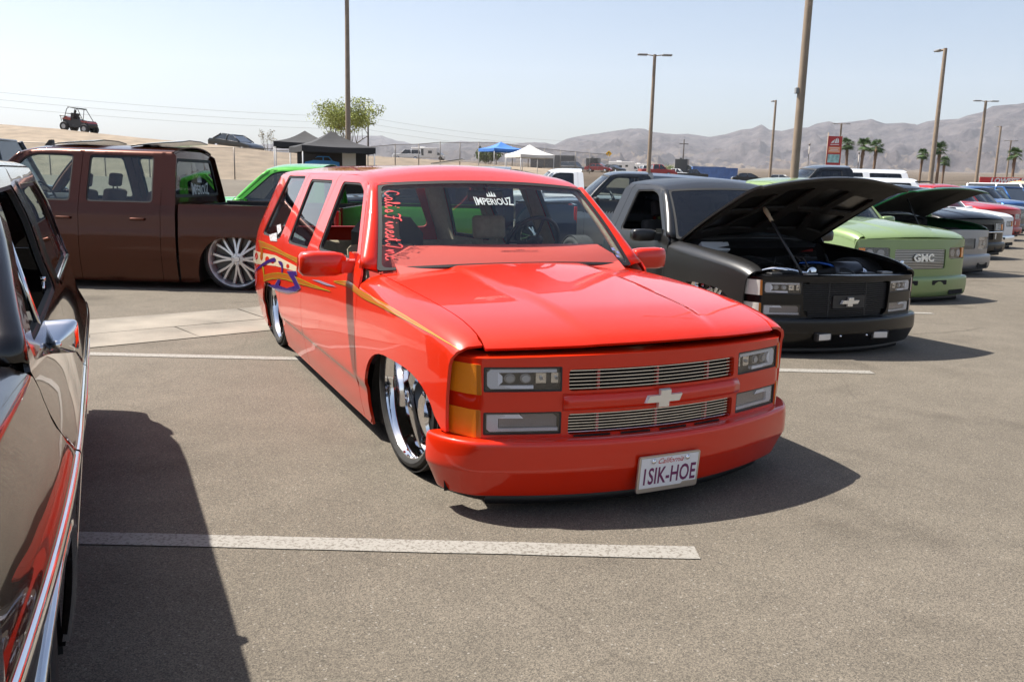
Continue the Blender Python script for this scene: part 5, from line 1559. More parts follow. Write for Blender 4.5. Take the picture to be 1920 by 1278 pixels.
    if hood_open:
        HX, HZ = -.67, .93+dh
        M = Matrix.Translation((HX, 0, HZ)) @ Matrix.Rotation(-radians(hood_open), 4, 'Y') @ Matrix.Translation((-HX, 0, -HZ))
        hd.data.transform(M)
        ol = [(a if a < .6 else a-.03, b) for a, b in t.hood_outline(rear, .02)]
        uo = panel('hood_frame', lambda x, y: (lambda q: (q[0], q[1], q[2]-.03))(k.H(x, y)), ol, MATS['hood_underside'], hd, step=(.07, .07), mirror_join=True, outward=(0, 0, -1), flange=.02); uo.data.transform(M)
        pr = MB(); pr.tube([(.60, -.5, .70+dh), M @ Vector((.25, -.5, .84+dh))], .012, 8); pr.build('prop_rod', BLACKPL, t.root, True)
        en = MB(); en.rbox((-.45, -.30, .30), (.35, .30, .66), .07); en.rbox((-.2, -.7, .45), (.3, -.4, .68), .04); en.rbox((-.3, .4, .45), (.3, .72, .70), .04)
        en.build('engine', MATS['engine_dark'], t.root, True, sharp=40)
    if lower:   # second colour below a waist line
        for o in list(t.root.children):
            if o.name.split('.')[0] in ('front_door', 'rear_door', 'bedside', 'fender', 'cab_corner'):
                me = o.data; me.materials.append(lower)
                for pl in me.polygons:
                    if pl.center.z < .80: pl.material_index = len(me.materials)-1
    if extras: extras(t)
    return t

GRPROW = 'show trucks parked in the row beside the red wagon'
SILV = paint('silver_paint', (.42, .42, .43), .35, .6)
ST_GMC = dict(grille=(.43, .435, .69), lamp=(.56, .71, .50, .91), bars=12, bar_m=mat('billet_grey', (.45, .44, .42), .3, .9), bar_h=.006, badge='GMC', slots=((.12, .40, .235, .295), (.46, .80, .10, .16)), bumper=(.335, .07), lr=.04, lamp_back=mat('lamp_dark', (.05, .05, .055), .2, .6))
ST_SILV = dict(grille=(.47, .40, .73), lamp=(.60, .745, .53, .90), bars=10, bar_m=BLACKPL, cross=CHROME, badge='bowtie', extra=((.42, .53),), bumper=(.345, .12), slots=((.45, .75, .16, .25),))
ST_S10 = dict(grille=(.45, .46, .64), lamp=(.45, .66, .55, .90), bars=9, bar_m=mat('billet_grey2', (.4, .4, .4), .3, .9), amber=False, face_m=SILV, bumper_m=SILV, bumper=(.36, .10), slots=((.45, .78, .13, .22),))
LIME1 = paint('pale_green_paint', (.36, .50, .20), .35, .25)
def rowpos(n): return (2.60+2.36*n, 8.25+3.74*n, 0)
YR = radians(-69)
t3 = pickup('green_pickup', 'pale apple green lowered pickup with billet grille and chrome lettering', rowpos(1), radians(-69), LIME1, ST_GMC, dh=.085, dr=.06, group=GRPROW)
bd = MB(); bd.lathe([(.001, .012), (.028, .012), (.034, .006), (.034, 0)], 20, 'x', (.955, -.36, .52)); bd.build('round_badge', CHROME, t3.root, True)
EMER = paint('emerald_paint', (.01, .16, .05), .3, .3)
t4 = pickup('emerald_pickup', 'emerald green pickup with open hood and silver front end', rowpos(2), YR, EMER, ST_S10, dh=.05, dr=.0, hood_open=25, group=GRPROW)
BLKG = paint('gloss_black_paint', (.006, .006, .007), .25, coat=.6)
t5 = pickup('black_crew_pickup', 'glossy black pickup with chrome bar across its tall dark grille', rowpos(3), YR, BLKG, ST_SILV, dh=.10, dr=.02, lift=.02, cab='crew', bed_end=-5.0, axle=-3.9, group=GRPROW)
WHITE = paint('white_paint', (.74, .75, .76), .35)
t6 = pickup('white_row_pickup', 'white pickup parked between the glossy black and the red pickups', rowpos(4), YR, WHITE, ST_GMC | dict(badge=None, bumper_m=CHROME), dh=.07, dr=.0, lift=.0, group=GRPROW)
RED2 = paint('scarlet_paint', (.62, .015, .02), .3)
t7 = pickup('scarlet_crew_pickup', 'bright red crew-cab pickup with gold badge and clear lamps in the row', rowpos(5), YR, RED2, ST_SILV | dict(amber=False, cross=RED2), dh=.13, dr=.08, lift=.06, cab='crew', bed_end=-5.2, axle=-3.9, group=GRPROW)
GREY = paint('grey_paint', (.12, .13, .14), .35, .6)
t8 = pickup('grey_pickup', 'dark grey pickup just past the bright red crew-cab pickup', rowpos(6), YR, GREY, ST_GMC | dict(badge=None), dh=.08, dr=.06, lift=.04, group=GRPROW)
t9 = pickup('silver_pickup', 'silver lowered pickup between the dark grey and blue pickups', rowpos(7), YR, SILV, ST_S10, dh=.06, dr=.04, group=GRPROW)
BLUE = paint('blue_paint', (.03, .14, .42), .3, .4)
t10 = pickup('blue_pickup', 'bright blue tall pickup far along the row of show trucks', rowpos(8), YR, BLUE, ST_SILV, dh=.12, dr=.08, lift=.10, group=GRPROW)
t11 = pickup('teal_pickup', 'pale teal pickup at the far end of the row of show trucks', rowpos(9.2), YR, paint('teal_paint', (.25, .45, .45), .35, .3), ST_GMC | dict(badge=None), dh=.08, dr=.06, lift=.05, group=GRPROW)

# ---- pickups standing side-on behind the first row
GRPSIDE = 'trucks parked side-on behind the red wagon'
BROWN = paint('brown_paint', (.105, .027, .012), .2, .6, coat=.5)
def brown_extras(t):
    rf = Vector(t.k.R(-1.5, t.k.vR(-1.5)))
    for x0, x1, dz in ((-1.45, -2.0, .05), (-2.45, -3.10, .07)):
        s = MB(); n = 6; rings = []
        for i in range(n+1):
            q = i/n; x = x0+(x1-x0)*q; z = rf.z+.008+dz*q**.7
            rings.append([Vector((x, y, z-.03*(abs(y)/.45)**2+o)) for y, o in ((-.45, 0), (-.2, 0), (.2, 0), (.45, 0), (.45, .014), (.2, .014), (-.2, .014), (-.45, .014))])
        s.loft(rings).build('sunroof', mat('sunroof_glass', (.008, .008, .01), .08, coat=1), t.root, True, sharp=40)
    an = MB(); an.prism([(-1.25, rf.z-.03), (-1.13, rf.z-.035), (-1.20, rf.z+.05), (-1.24, rf.z+.055)], 'y', -.03, .03); an.build('antenna_fin', BLACKPL, t.root)
    k = t.k
    fws = lambda p: Vector((-3.155-.004+.03*(p.x/.8)**2+max(0, p.y-.945)*.10, -p.x, p.y))
    def f(p): q = Vector((p.x, 1.20+p.y, 0)); return fws(q)+Vector((-.012, 0, 0))
    crown_decal('rear_window_decal', t, f, .60, DECAL, t.root)
tb = pickup('brown_crew_pickup', 'metallic brown crew-cab pickup standing side-on, big polished spoked wheels', (-7.30, 11.42, 0), pi, BROWN, ST_SILV, dh=.22, dr=.22, belt=.10, cab='crew', bed_end=-5.15, axle=-3.87, group=GRPSIDE, R=.385, rim=.335, spokes=8, wstyle='split', wheel_m=mat('machined_silver', (.72, .72, .72), .32, .7), arch_t=.66, interior=cloth('brown_leather', (.10, .035, .018)), tint_front=GL_CLEAR, bed_top=1.04, glass_m=GL_CLEAR, extras=brown_extras)
LIME = paint('lime_paint', (.12, .62, .06), .3, .1)
tl = pickup('lime_pickup', 'vivid lime green lowered pickup beyond the tail of the brown pickup', (-5.0, 14.0, 0), pi, LIME, ST_GMC | dict(badge=None), dh=.10, dr=.08, belt=.02, group=GRPSIDE, bed_end=-4.6, axle=-3.3, bed_top=.99)
NAVY = paint('navy_paint', (.012, .022, .05), .3, .4)
def navy_extras(t):
    rf = Vector(t.k.R(-1.8, t.k.vR(-1.8)))
    s = MB(); rings = []
    for i in range(5):
        q = i/4; x = -1.55-.6*q; z = rf.z+.01+.10*q
        rings.append([Vector((x, y, z+o)) for y, o in ((-.42, 0), (.42, 0), (.42, .014), (-.42, .014))])
    s.loft(rings).build('sunroof', MATS['sunroof_glass'], t.root)
tn = pickup('navy_pickup', 'dark navy crew-cab pickup with tilted sunroof behind the red wagon', (-3.2, 17.2, 0), pi, NAVY, ST_SILV, dh=.15, dr=.16, belt=.06, cab='crew', bed_end=-4.35, axle=-3.6, group=GRPSIDE, extras=navy_extras, bed_top=1.0)
def tonneau(t):
    m = MB(); rings = []
    for i in range(7):
        q = i/6; x = -2.1-2.6*q; z = 1.66-.16*q**1.3
        rings.append([Vector((x, y, z-(.06 if abs(y) > .7 else 0))) for y in (-.86, -.7, 0, .7, .86)]+[Vector((x, y, .98)) for y in (.9, -.9)])
    m.loft(rings).build('bed_cover', mat('cover_bluegrey', (.14, .17, .22), .3, .3, coat=.6), t.root, True, sharp=35)
tt = pickup('two_tone_pickup', 'black over silver pickup with sloping bed cover behind the black pickup', (.85, 19.6, 0), pi, paint('soft_black_paint', (.012, .014, .017), .3), ST_SILV, dh=.14, dr=.17, belt=.08, group=GRPSIDE, bed_end=-4.8, axle=-3.5, lower=SILV, extras=tonneau, mirror_m=BLACKPL, ws_glass=GL_WS, tint_front=GL_CLEAR)
tw = pickup('white_side_pickup', 'plain white pickup whose cab shows above the red wagon roof', (-.2, 25.0, 0), pi, WHITE, ST_SILV, dh=.14, dr=.22, belt=.08, lift=.05, group=GRPSIDE)
ts = pickup('tall_black_pickup', 'tall black pickup side-on beyond the propped black hood', (6.15, 22.0, 0), pi, paint('soft_black_paint', (.012, .014, .017)), ST_SILV, dh=.22, dr=.30, belt=.16, lift=.18, cab='reg', bed_end=-4.3, axle=-3.2, group=GRPSIDE)
tw2 = pickup('tall_white_wagon', 'tall white wagon side-on just past the tall black pickup', (8.2, 28.5, 0), pi, WHITE, ST_SILV, dh=.20, dr=.30, belt=.16, lift=.25, cab='suv', bed_end=-4.4, axle=-3.2, group=GRPSIDE, cat='car')
tw3 = pickup('long_white_wagon', 'long white wagon with dark glass and black roof spoiler', (6.7, 24.9, 0), pi, WHITE, ST_SILV, dh=.20, dr=.18, belt=.12, lift=.06, cab='suv', bed_end=-4.6, axle=-3.3, group=GRPSIDE, cat='car')
sp = MB(); sp.rbox((-4.80, -.72, 1.60), (-4.38, .72, 1.635), .03); sp.build('spoiler', BLACKPL, tw3.root, True, sharp=40)
# ================================================================== dark square-bodied wagon close on the left
DKB = paint('dark_brown_black_paint', (.010, .0065, .006), .2)
SQ_YAW = radians(-64.3)
_o = Matrix.Rotation(SQ_YAW, 3, 'Z') @ Vector((1.35, -.955, 0))+Vector((-1.6, 3.0, 0))
sq_skin = Skin(
    side=[(.05, .925), (.12, .942), (.30, .972), (.50, .990), (.60, 1.0), (.655, 1.0), (.70, .978), (.76, .957), (.83, .942), (.89, .934), (.93, .930), (.965, .924), (1.1, .886), (1.25, .850), (1.38, .80), (1.5, .755)],
    ze=[(-.80, .985), (-.3, .978), (.2, .965), (.6, .948), (.78, .935), (.80, .925)], nose=.80, nose_bow=.02,
    cab=dict(zr=[(-4, 1.43), (-3.3, 1.455), (-2.8, 1.468), (-1.5, 1.468), (-1.2, 1.464), (-1.05, 1.445), (-.95, 1.415), (-.8, 1.37)], ar=.045, br=.09, crown=.05, Lr=.10),
    taper_f=(-.9, .075, 1.6), taper_r=(-3.0, .02, .7), yedge=.82, af=.05, crown=(.04, .03), ridge=.02, ridge_y=(.55, .5), Lf=.10)
T = Truck('square_wagon', 'near-black square-bodied two-door wagon with chrome side trim and chrome mirror', 'car', (_o.x, _o.y, 0), SQ_YAW, sq_skin, DKB,
          ws=((-.31, .84, .965), (-.95, .74, 1.405), .06, .05), pillar=((-.32, .965), (-.97, 1.405)), interior_m=cloth('black_vinyl', (.015, .015, .016)), glass_r=.045)
K = T.k
sa = arch(.0, .46, .06, .60, 2.4, 20)
xt_ = .78; top_ = [(xt_+(-.275-xt_)*i/20, K.vE(xt_+(-.275-xt_)*i/20)) for i in range(21)]
both('fender', K.F, [(-.575, .12), (-.47, .12)]+sa[1:-1]+[(.46, .28), (.70, .30), (.76, .30), (.765, .6), (.765, .85)]+top_+[(-.29, .955), (-.40, .88), (-.52, .72), (-.57, .60)], DKB, T.root, step=(.05, .045), vlines=[.60+.014*i for i in range(26)], outward=(0, 1, .3), flange=.016)
rr = lambda y: -.31+.05*(1-(y/.83)**2)
T.hood(rr); T.cowl(rr); T.windshield(); T.a_pillars()
vx = [.58, .59, .60, .61, .62, .63, .64, .65, .66, .67]
T.side_panel('door', [(-.583, .12), (-.578, .60), (-.528, .72), (-.408, .88), (-.32, .945), (-.33, .965), (-.40, 1.01), (-.99, 1.41), (-1.07, 1.445), (-1.74, 1.45), (-1.775, 1.40), (-1.78, .97), (-1.76, .12)], [(-.50, .985), (-1.06, 1.37), (-1.69, 1.375), (-1.70, .98)], None, v_extra=vx)
ra = arch(-2.85, .44, .12, .56, 2.4, 18)
T.side_panel('quarter_panel', [(-1.766, .12), (-1.786, .97), (-1.781, 1.40), (-1.746, 1.45), (-3.0, 1.445), (-3.12, 1.38), (-3.46, .95), (-3.66, .70), (-3.68, .5), (-3.64, .14)]+ra, [(-1.90, .985), (-1.91, 1.37), (-2.90, 1.368), (-3.20, .98)], GL_LIMO, v_extra=vx)
T.roof(-.945, -3.02, lambda x: K._zr(x)-.008, bow=.05)
T.tailgate(-3.62, .16, 1.41, (.99, 1.36), GL_LIMO)
T.tub(0, .46, .62); T.tub(-2.85, .44, .60)
T.floor(-3.55, .68, .14, .46, fx=0, rx=-2.85, hw=.46, yw=.86)
for x in (.0, -2.85):
    for s in (1, -1): wheel(T.root, (x, .80*s, .36), .36, .26, .24, .08, s, 5, POLISHED, 'split')
T.seats((-1.55, -2.4), cloth('black_vinyl', (.015, .015, .016)), z=.5)
T.dash(-.68, .97, BLACKPL)
# face: plain square grille with lamps
fg = MB(); fg.box((.70, -.93, .28), (.80, .93, .90)); fgo = fg.build('grille_surround', DKB, T.root)
for i in range(7):
    b = MB(); b.box((.80, -.62, .40+.065*i), (.815, .62, .415+.065*i)); b.build('grille_slat', CHROME, fgo)
for s in (1, -1):
    for z in (.72, .52):
        b = MB(); b.rbox((-.08, -.10, 0), (.08, .10, .03), .02, Matrix.Translation((.80, .78*s, z)) @ Matrix.Rotation(pi/2, 4, 'Y')); b.build('headlight', CLEARLENS, T.root, True, sharp=40)
sweep(bumper_path(.72, .93, .05, .93, .99), [(-.1, .30), (0, .29), (.012, .24), (.0, .16), (-.08, .15)]).build('front_bumper', CHROME, T.root, True)
# chrome waist moulding in lengths, wheel lips and sill strip
for s in (1, -1):
    for a, b in ((.76, -.565), (-.582, -1.758), (-1.77, -3.64)):
        rings = []; n = 16
        for i in range(n+1):
            x = a+(b-a)*i/n
            P = [(x, K.side(z, x)+d, z) for z, d in ((.612, -.002), (.615, .006), (.622, .010), (.634, .011), (.648, .010), (.655, .006), (.658, -.002))]
            rings.append([Vector((p[0], p[1]*s, p[2])) for p in P])
        MB().loft(rings, closed=False).build('side_moulding', CHROME, T.root, True)
    for (cx, hw, z0, zt) in ((0, .46, .14, .60), (-2.85, .44, .14, .56)):
        A = arch(cx, hw, z0, zt, 2.4, 28); A2 = arch(cx, hw+.02, z0, zt+.02, 2.4, 28); rings = []
        for (x, z), (x2, z2) in zip(A, A2):
            rings.append([Vector((x, (K.side(z, x)-.01)*s, z)), Vector((x, (K.side(z, x)+.012)*s, z)), Vector((x2, (K.side(z2, x2)+.008)*s, z2)), Vector((x2, (K.side(z2, x2)-.002)*s, z2))])
        MB().loft(rings, closed=False).build('wheel_lip', CHROME, T.root, True)
    rings = []
    for i in range(21):
        x = -.49-(2.38-.49)*i/20
        rings.append([Vector((x, (K.side(z, x)+d)*s, z)) for z, d in ((.150, -.002), (.153, .008), (.165, .010), (.178, .008), (.182, -.002))])
    MB().loft(rings, closed=False).build('sill_moulding', CHROME, T.root, True)
    # bright frame of the long side window
    gl = rounded([(-1.90, .985), (-1.91, 1.37), (-2.90, 1.368), (-3.20, .98)], .045)
    c = (-2.48, 1.17)
    panel('window_frame', K.R, [(c[0]+(p[0]-c[0])*1.035, c[1]+(p[1]-c[1])*1.10) for p in gl], mat('dark_trim_gloss', (.03, .03, .032), .15, .6, coat=1), T.root, holes=[[(c[0]+(p[0]-c[0])*1.005, c[1]+(p[1]-c[1])*1.01) for p in gl]], step=(.07, .05), side=s, outward=(0, 1, 0), flange=.012, offset=.006)
    # sill chrome below that window
    sl = MB(); rings = []
    for i in range(13):
        x = -1.95-(3.17-1.95)*i/12; rings.append([Vector((x, (K.side(z, x)+d)*s, z)) for z, d in ((.962, .0), (.965, .009), (.985, .009), (.990, -.004))])
    sl.loft(rings, closed=False).build('window_sill', CHROME, T.root, True)
    # vent-window frame
    vf = MB(); a = Vector(K.R(-.80, .985)); b = Vector(K.R(-.86, 1.235))
    vf.tube([Vector((a.x, (a.y-.01)*s, a.z)), Vector((b.x, (b.y-.01)*s, b.z))], .009, 6); vf.build('vent_frame', CHROME, T.root, True)
    lk = MB(); q = Vector(K.R(-1.62, .965)); lk.tube([Vector((q.x, (q.y-.04)*s, .96)), Vector((q.x, (q.y-.04)*s, 1.02))], .005, 6); lk.tube([Vector((q.x, (q.y-.04)*s, 1.02)), Vector((q.x, (q.y-.04)*s, 1.035))], .009, 8); lk.build('lock_button', CHROME, T.root, True)
    # door mirror: rectangular chrome head with a four-sided back, on a slanting arm
    my, mz, mx = .952, .925, -.90
    h = MB(); w, hh = .060, .052
    def mring(x, sc, sh=0.0, e=.32):
        P = []
        for k_ in range(24):
            a_ = 2*pi*(k_+.5)/24; c_, n_2 = cos(a_), sin(a_)
            P.append(Vector((x, (my-sh*.005+w*sc*math.copysign(abs(c_)**e, c_))*s, mz-sh*.012+hh*sc*math.copysign(abs(n_2)**e, n_2)*(1+.06*c_))))
        return P
    h.loft([mring(mx-.034, .93), mring(mx-.036, .98), mring(mx-.030, 1.0), mring(mx-.016, 1.0), mring(mx-.006, .97), mring(mx+.008, .82, .2, .5), mring(mx+.028, .48, .6, .6), mring(mx+.040, .22, .9, .8), mring(mx+.044, .10, 1, 1)]); mo = h.build('mirror', CHROME, T.root, True, sharp=38)
    ar = MB(); ar.tube([(mx+.05, my*s, mz-.012), (mx+.03, (my-.075)*s, mz-.055), (mx+.02, (my-.10)*s, mz-.07)], [.008, .011, .013], 8)
    ar.ico((mx+.052, my*s, mz-.012), .014, 2); ar.rbox((-.03, -.012, -.02), (.03, .012, .02), .01, Matrix.Translation((mx+.02, (my-.105)*s, mz-.072)))
    ar.build('mirror_arm', CHROME, mo, True, sharp=40)
    dh = MB(); dh.rbox((-1.70, K.side(.80, -1.6)-.004, .79), (-1.56, K.side(.80, -1.6)+.03, .815), .01)
    if s < 0: dh.map(lambda p: Vector((p.x, -p.y, p.z)))
    dh.build('door_handle', CHROME, T.root, True, sharp=40)
gs, gl_ = script('Calc', .09, lambda p: p, .006)
def sgl(p):
    x = -3.02+p.x*1.0; v = 1.0+p.y*1.1; q = Vector(K.R(x, v)); return q+Vector((0, .002, 0))
gs.map(lambda p: sgl(p)).build('glass_script', mat('decal_pale', (.55, .53, .55), .5), T.root)
# ------------------------------------------------------------------ light poles
POLE = mat('pole_tan', (.25, .19, .135), .6, var=.12, vscale=6)
LAMPH = mat('lamp_head_grey', (.22, .22, .22), .5)
def light_pole(px, py_top, h, heads=2, r=.11, label='', yaw=0.0, Y=None, x_px_base=None, group='tall tan parking-lot light poles', extra=False):
    if Y is None:
        d = pix_ray(px, py_top); Y = (h-EYE)/d.z*d.y if d.z > 0 else 20
    p = pix_at(px, py_top, Y); x, y = p.x, p.y
    z0 = gz(x, y) if y < 75 else 0
    if y > 52 and x < 9: z0 = max(z0, bank_z(x, y)-.1)
    o = thing('light_pole', (x, y, z0-.05), yaw, label, 'light pole', group)
    r *= .82; m = MB(); m.tube([(0, 0, 0), (0, 0, h*.5-z0), (0, 0, h-z0)], [r*1.15, r*1.0, r*.8], 10); m.build('pole', POLE, o, True, sharp=50)
    b = MB(); b.lathe([(.001, .62), (.26, .62), (.28, .58), (.28, 0)], 16, 'z'); b.build('pole_base', CONC, o, True, sharp=40)
    for s in ((1, -1) if heads == 2 else (1,)):
        a = MB(); a.tube([(0, 0, h-z0-.08), (s*.5, 0, h-z0-.02)], .035, 6); ao = a.build('lamp_arm', POLE, o, True)
        hd = MB(); hd.rbox((s*.78-.32, -.18, h-z0-.07), (s*.78+.32, .18, h-z0+.03), .08); hd.build('lamp_head', LAMPH, o, True, sharp=40)
    if extra:
        bx = MB(); bx.rbox((-.12, -.05, 3.25), (-.06, .05, 3.36), .015); bx.build('cable_box', LAMPH, o, True, sharp=40)
    return o
light_pole(1517, 2, 9.5, 2, .088, 'nearest thick tan light pole, rising behind the propped black hood', Y=17.0, extra=True)
light_pole(650, -40, 9.5, 2, .13, 'tan light pole standing in front of the feathery desert tree')
light_pole(1228, 101, 9.5, 2, .15, 'tan light pole with two lamp heads left of the blue containers')
light_pole(1455, 187, 9.5, 1, .15, 'slim far light pole left of the red pole sign', yaw=pi/2)
light_pole(1773, 89, 9.5, 1, .16, 'tan light pole between the palm trees beyond the emerald hood', yaw=pi/2)
light_pole(1849, 188, 9.5, 2, .17, 'tan light pole with two lamp heads left of the red sale banner')
light_pole(1877, 236, 9.5, 1, .17, 'slim light pole rising through the red sale banner', yaw=pi/2)
light_pole(1896, 263, 9.5, 2, .17, 'farthest light pole with two lamp heads, beside the last palm')
light_pole(1578, 231, 9.5, 2, .17, 'far light pole with two lamp heads beside the red pole sign')

# ------------------------------------------------------------------ chain-link fence
FENCEM = mat('galvanised', (.22, .20, .18), .5, .6)
def link_mat():
    m = bpy.data.materials.new('chain_link'); m.use_nodes = True; n, l = nodes_of(m); b = n['Principled BSDF']
    b.inputs['Base Color'].default_value = (.25, .23, .21, 1); b.inputs['Metallic'].default_value = .5; b.inputs['Roughness'].default_value = .6
    tc = n.new('ShaderNodeTexCoord'); w = []
    for ang in (45, -45):
        mp = n.new('ShaderNodeMapping'); mp.inputs['Rotation'].default_value = (0, radians(ang), 0); l.new(tc.outputs['Object'], mp.inputs['Vector'])
        wv = n.new('ShaderNodeTexWave'); wv.bands_direction = 'X'; wv.inputs['Scale'].default_value = 6.0; l.new(mp.outputs['Vector'], wv.inputs['Vector'])
        gt = n.new('ShaderNodeMath'); gt.operation = 'GREATER_THAN'; gt.inputs[1].default_value = .96; l.new(wv.outputs['Fac'], gt.inputs[0]); w.append(gt)
    mx = n.new('ShaderNodeMath'); mx.operation = 'MAXIMUM'; l.new(w[0].outputs[0], mx.inputs[0]); l.new(w[1].outputs[0], mx.inputs[1])
    l.new(mx.outputs[0], b.inputs['Alpha'])
    return m
LINK = link_mat()
def fence(pxs, Y0, Y1, h, label):
    """posts at given pixel columns, standing along a line from depth Y0 to Y1"""
    n = len(pxs); P = []
    for i, px in enumerate(pxs):
        Y = Y0+(Y1-Y0)*i/(n-1); d = pix_ray(px, 320); x = d.x*Y/d.y
        P.append(Vector((x, Y, max(gz(x, Y), bank_z(x, Y) if Y > 52 else 0))))
    o = thing('chain_link_fence', P[0], 0, label, 'fence'); A = P[0]
    for p in P:
        m = MB(); q = p-A; m.tube([(q.x, q.y, q.z-.2), (q.x, q.y, q.z+h+.05)], .035, 8); m.build('fence_post', FENCEM, o, True)
    r = MB(); r.tube([(p-A)+Vector((0, 0, h)) for p in P], .024, 6); r.build('top_rail', FENCEM, o, True)
    vs = []
    for p in P: q = p-A; vs += [q+Vector((0, .03, .02)), q+Vector((0, .03, h))]
    MB().add(vs, [(2*i, 2*i+2, 2*i+3, 2*i+1) for i in range(n-1)]).build('chain_link_mesh', LINK, o)
    return o
fence([-260, -80, 95, 198, 281, 360, 440, 515], 51.6, 51.6, 1.85, 'chain-link fence along the foot of the sandy bank on the left')
fence([515, 600, 690, 741, 785, 825, 862, 897, 930, 960, 990, 1020, 1050, 1078, 1105, 1140], 51.6, 88, 1.75, 'chain-link fence running back past the blue and white canopies')

# ------------------------------------------------------------------ canopies
def canopy(name, label, c, w, eave, peak, m, yaw=0, group='pop-up canopies', val=.22, legs=True):
    o = thing(name, c, yaw, label, 'canopy', group); h = w/2
    r = MB(); cs = [Vector((a*h, b*h, eave)) for a, b in ((-1, -1), (1, -1), (1, 1), (-1, 1))]; top = Vector((0, 0, peak))
    n = 6
    for i in range(4):
        a, b = cs[i], cs[(i+1) % 4]; base = len(r.v); vs = []
        for k in range(n+1):
            for j in range(n+1):
                p = a.lerp(b, j/n).lerp(top, k/n); sag = -.10*sin(pi*k/n)*1.0-.04*sin(pi*j/n)*(1-k/n); vs.append(p+Vector((0, 0, sag)))
        r.add(vs, [(k*(n+1)+j, k*(n+1)+j+1, (k+1)*(n+1)+j+1, (k+1)*(n+1)+j) for k in range(n) for j in range(n)])
    r.build('canopy_roof', m, o, False)
    v = MB()
    for i in range(4):
        a, b = cs[i], cs[(i+1) % 4]; vs = []
        for j in range(9):
            p = a.lerp(b, j/8); q = -.04*sin(pi*j/8); vs += [p+Vector((0, 0, q)), p+Vector((0, 0, -val-.012*(j % 2)+q*.3))]
        v.add(vs, [(2*j, 2*j+1, 2*j+3, 2*j+2) for j in range(8)])
    v.build('valance', m, o)
    for a in cs:
        l = MB(); l.tube([(a.x*.97, a.y*.97, -.3), (a.x*.97, a.y*.97, eave)], .025, 6); l.build('canopy_leg', mat('leg_white', (.6, .6, .6), .5), o, True)
    return o
CANB = mat('canopy_black', (.020, .020, .022), .75, var=.2, vscale=3); CANBL = mat('canopy_blue', (.045, .16, .48), .7, var=.12, vscale=2); CANW = mat('canopy_white', (.60, .585, .55), .7, var=.08, vscale=2)
def ground_at(px, Y):
    d = pix_ray(px, 320); x = d.x*Y/d.y; return Vector((x, Y, max(gz(x, Y), bank_z(x, Y) if Y > 52 else 0)))
c1 = ground_at(622, 33.0)
canopy('black_canopy', 'black pop-up canopy with banners, in front of the feathery tree', c1, 2.7, 2.16, 2.75, CANB, radians(24))
c2 = ground_at(573, 38.0)
canopy('black_canopy', 'second black canopy half hidden behind the bannered one', c2, 2.6, 2.2, 2.72, CANB, radians(14))
c3 = ground_at(938, 66.0); canopy('blue_canopy', 'blue pop-up canopy beside the white canopy', c3, 2.5, 1.5, 2.02, CANBL, radians(30))
c4 = ground_at(992, 62.0); canopy('white_canopy', 'white pop-up canopy right of the blue canopy', c4, 2.65, 1.55, 2.25, CANW, radians(25))
# banner under the black canopy: black sheet with a simple blue car drawing
bn = thing('banner', (c1.x-.25, c1.y+1.2, c1.z), 0, 'black banner with blue car drawing hung under the black canopy', 'banner')
b = MB(); b.box((-1.35, -.02, .15), (1.35, .02, 2.1)); b.build('banner_sheet', mat('banner_black', (.015, .015, .017), .6), bn)
b = MB(); b.prism([(-1.1, .95), (-1.05, 1.18), (-.75, 1.25), (-.55, 1.42), (-.1, 1.42), (.05, 1.25), (.30, 1.2), (.32, .98), (.1, .92), (-.9, .92)], 'y', -.03, -.022); b.build('car_drawing', mat('banner_blue', (.05, .30, .75), .5), bn)
b = MB(); b.prism([(-.8, 1.27), (-.55, 1.38), (-.35, 1.38), (-.35, 1.26)], 'y', -.036, -.031); b.prism([(-.3, 1.26), (-.3, 1.38), (-.12, 1.38), (0, 1.26)], 'y', -.036, -.031); b.build('drawn_window', mat('banner_black', (.015, .015, .017), .6), bn)
b = MB(); b.box((.42, -.034, 1.05), (.95, -.024, 1.6)); b.build('price_sheet', mat('paper_white', (.75, .75, .73), .6), bn)
for ch_ in bn.children:
    if not ch_.name.startswith('banner_sheet'): ch_.location.z = .42
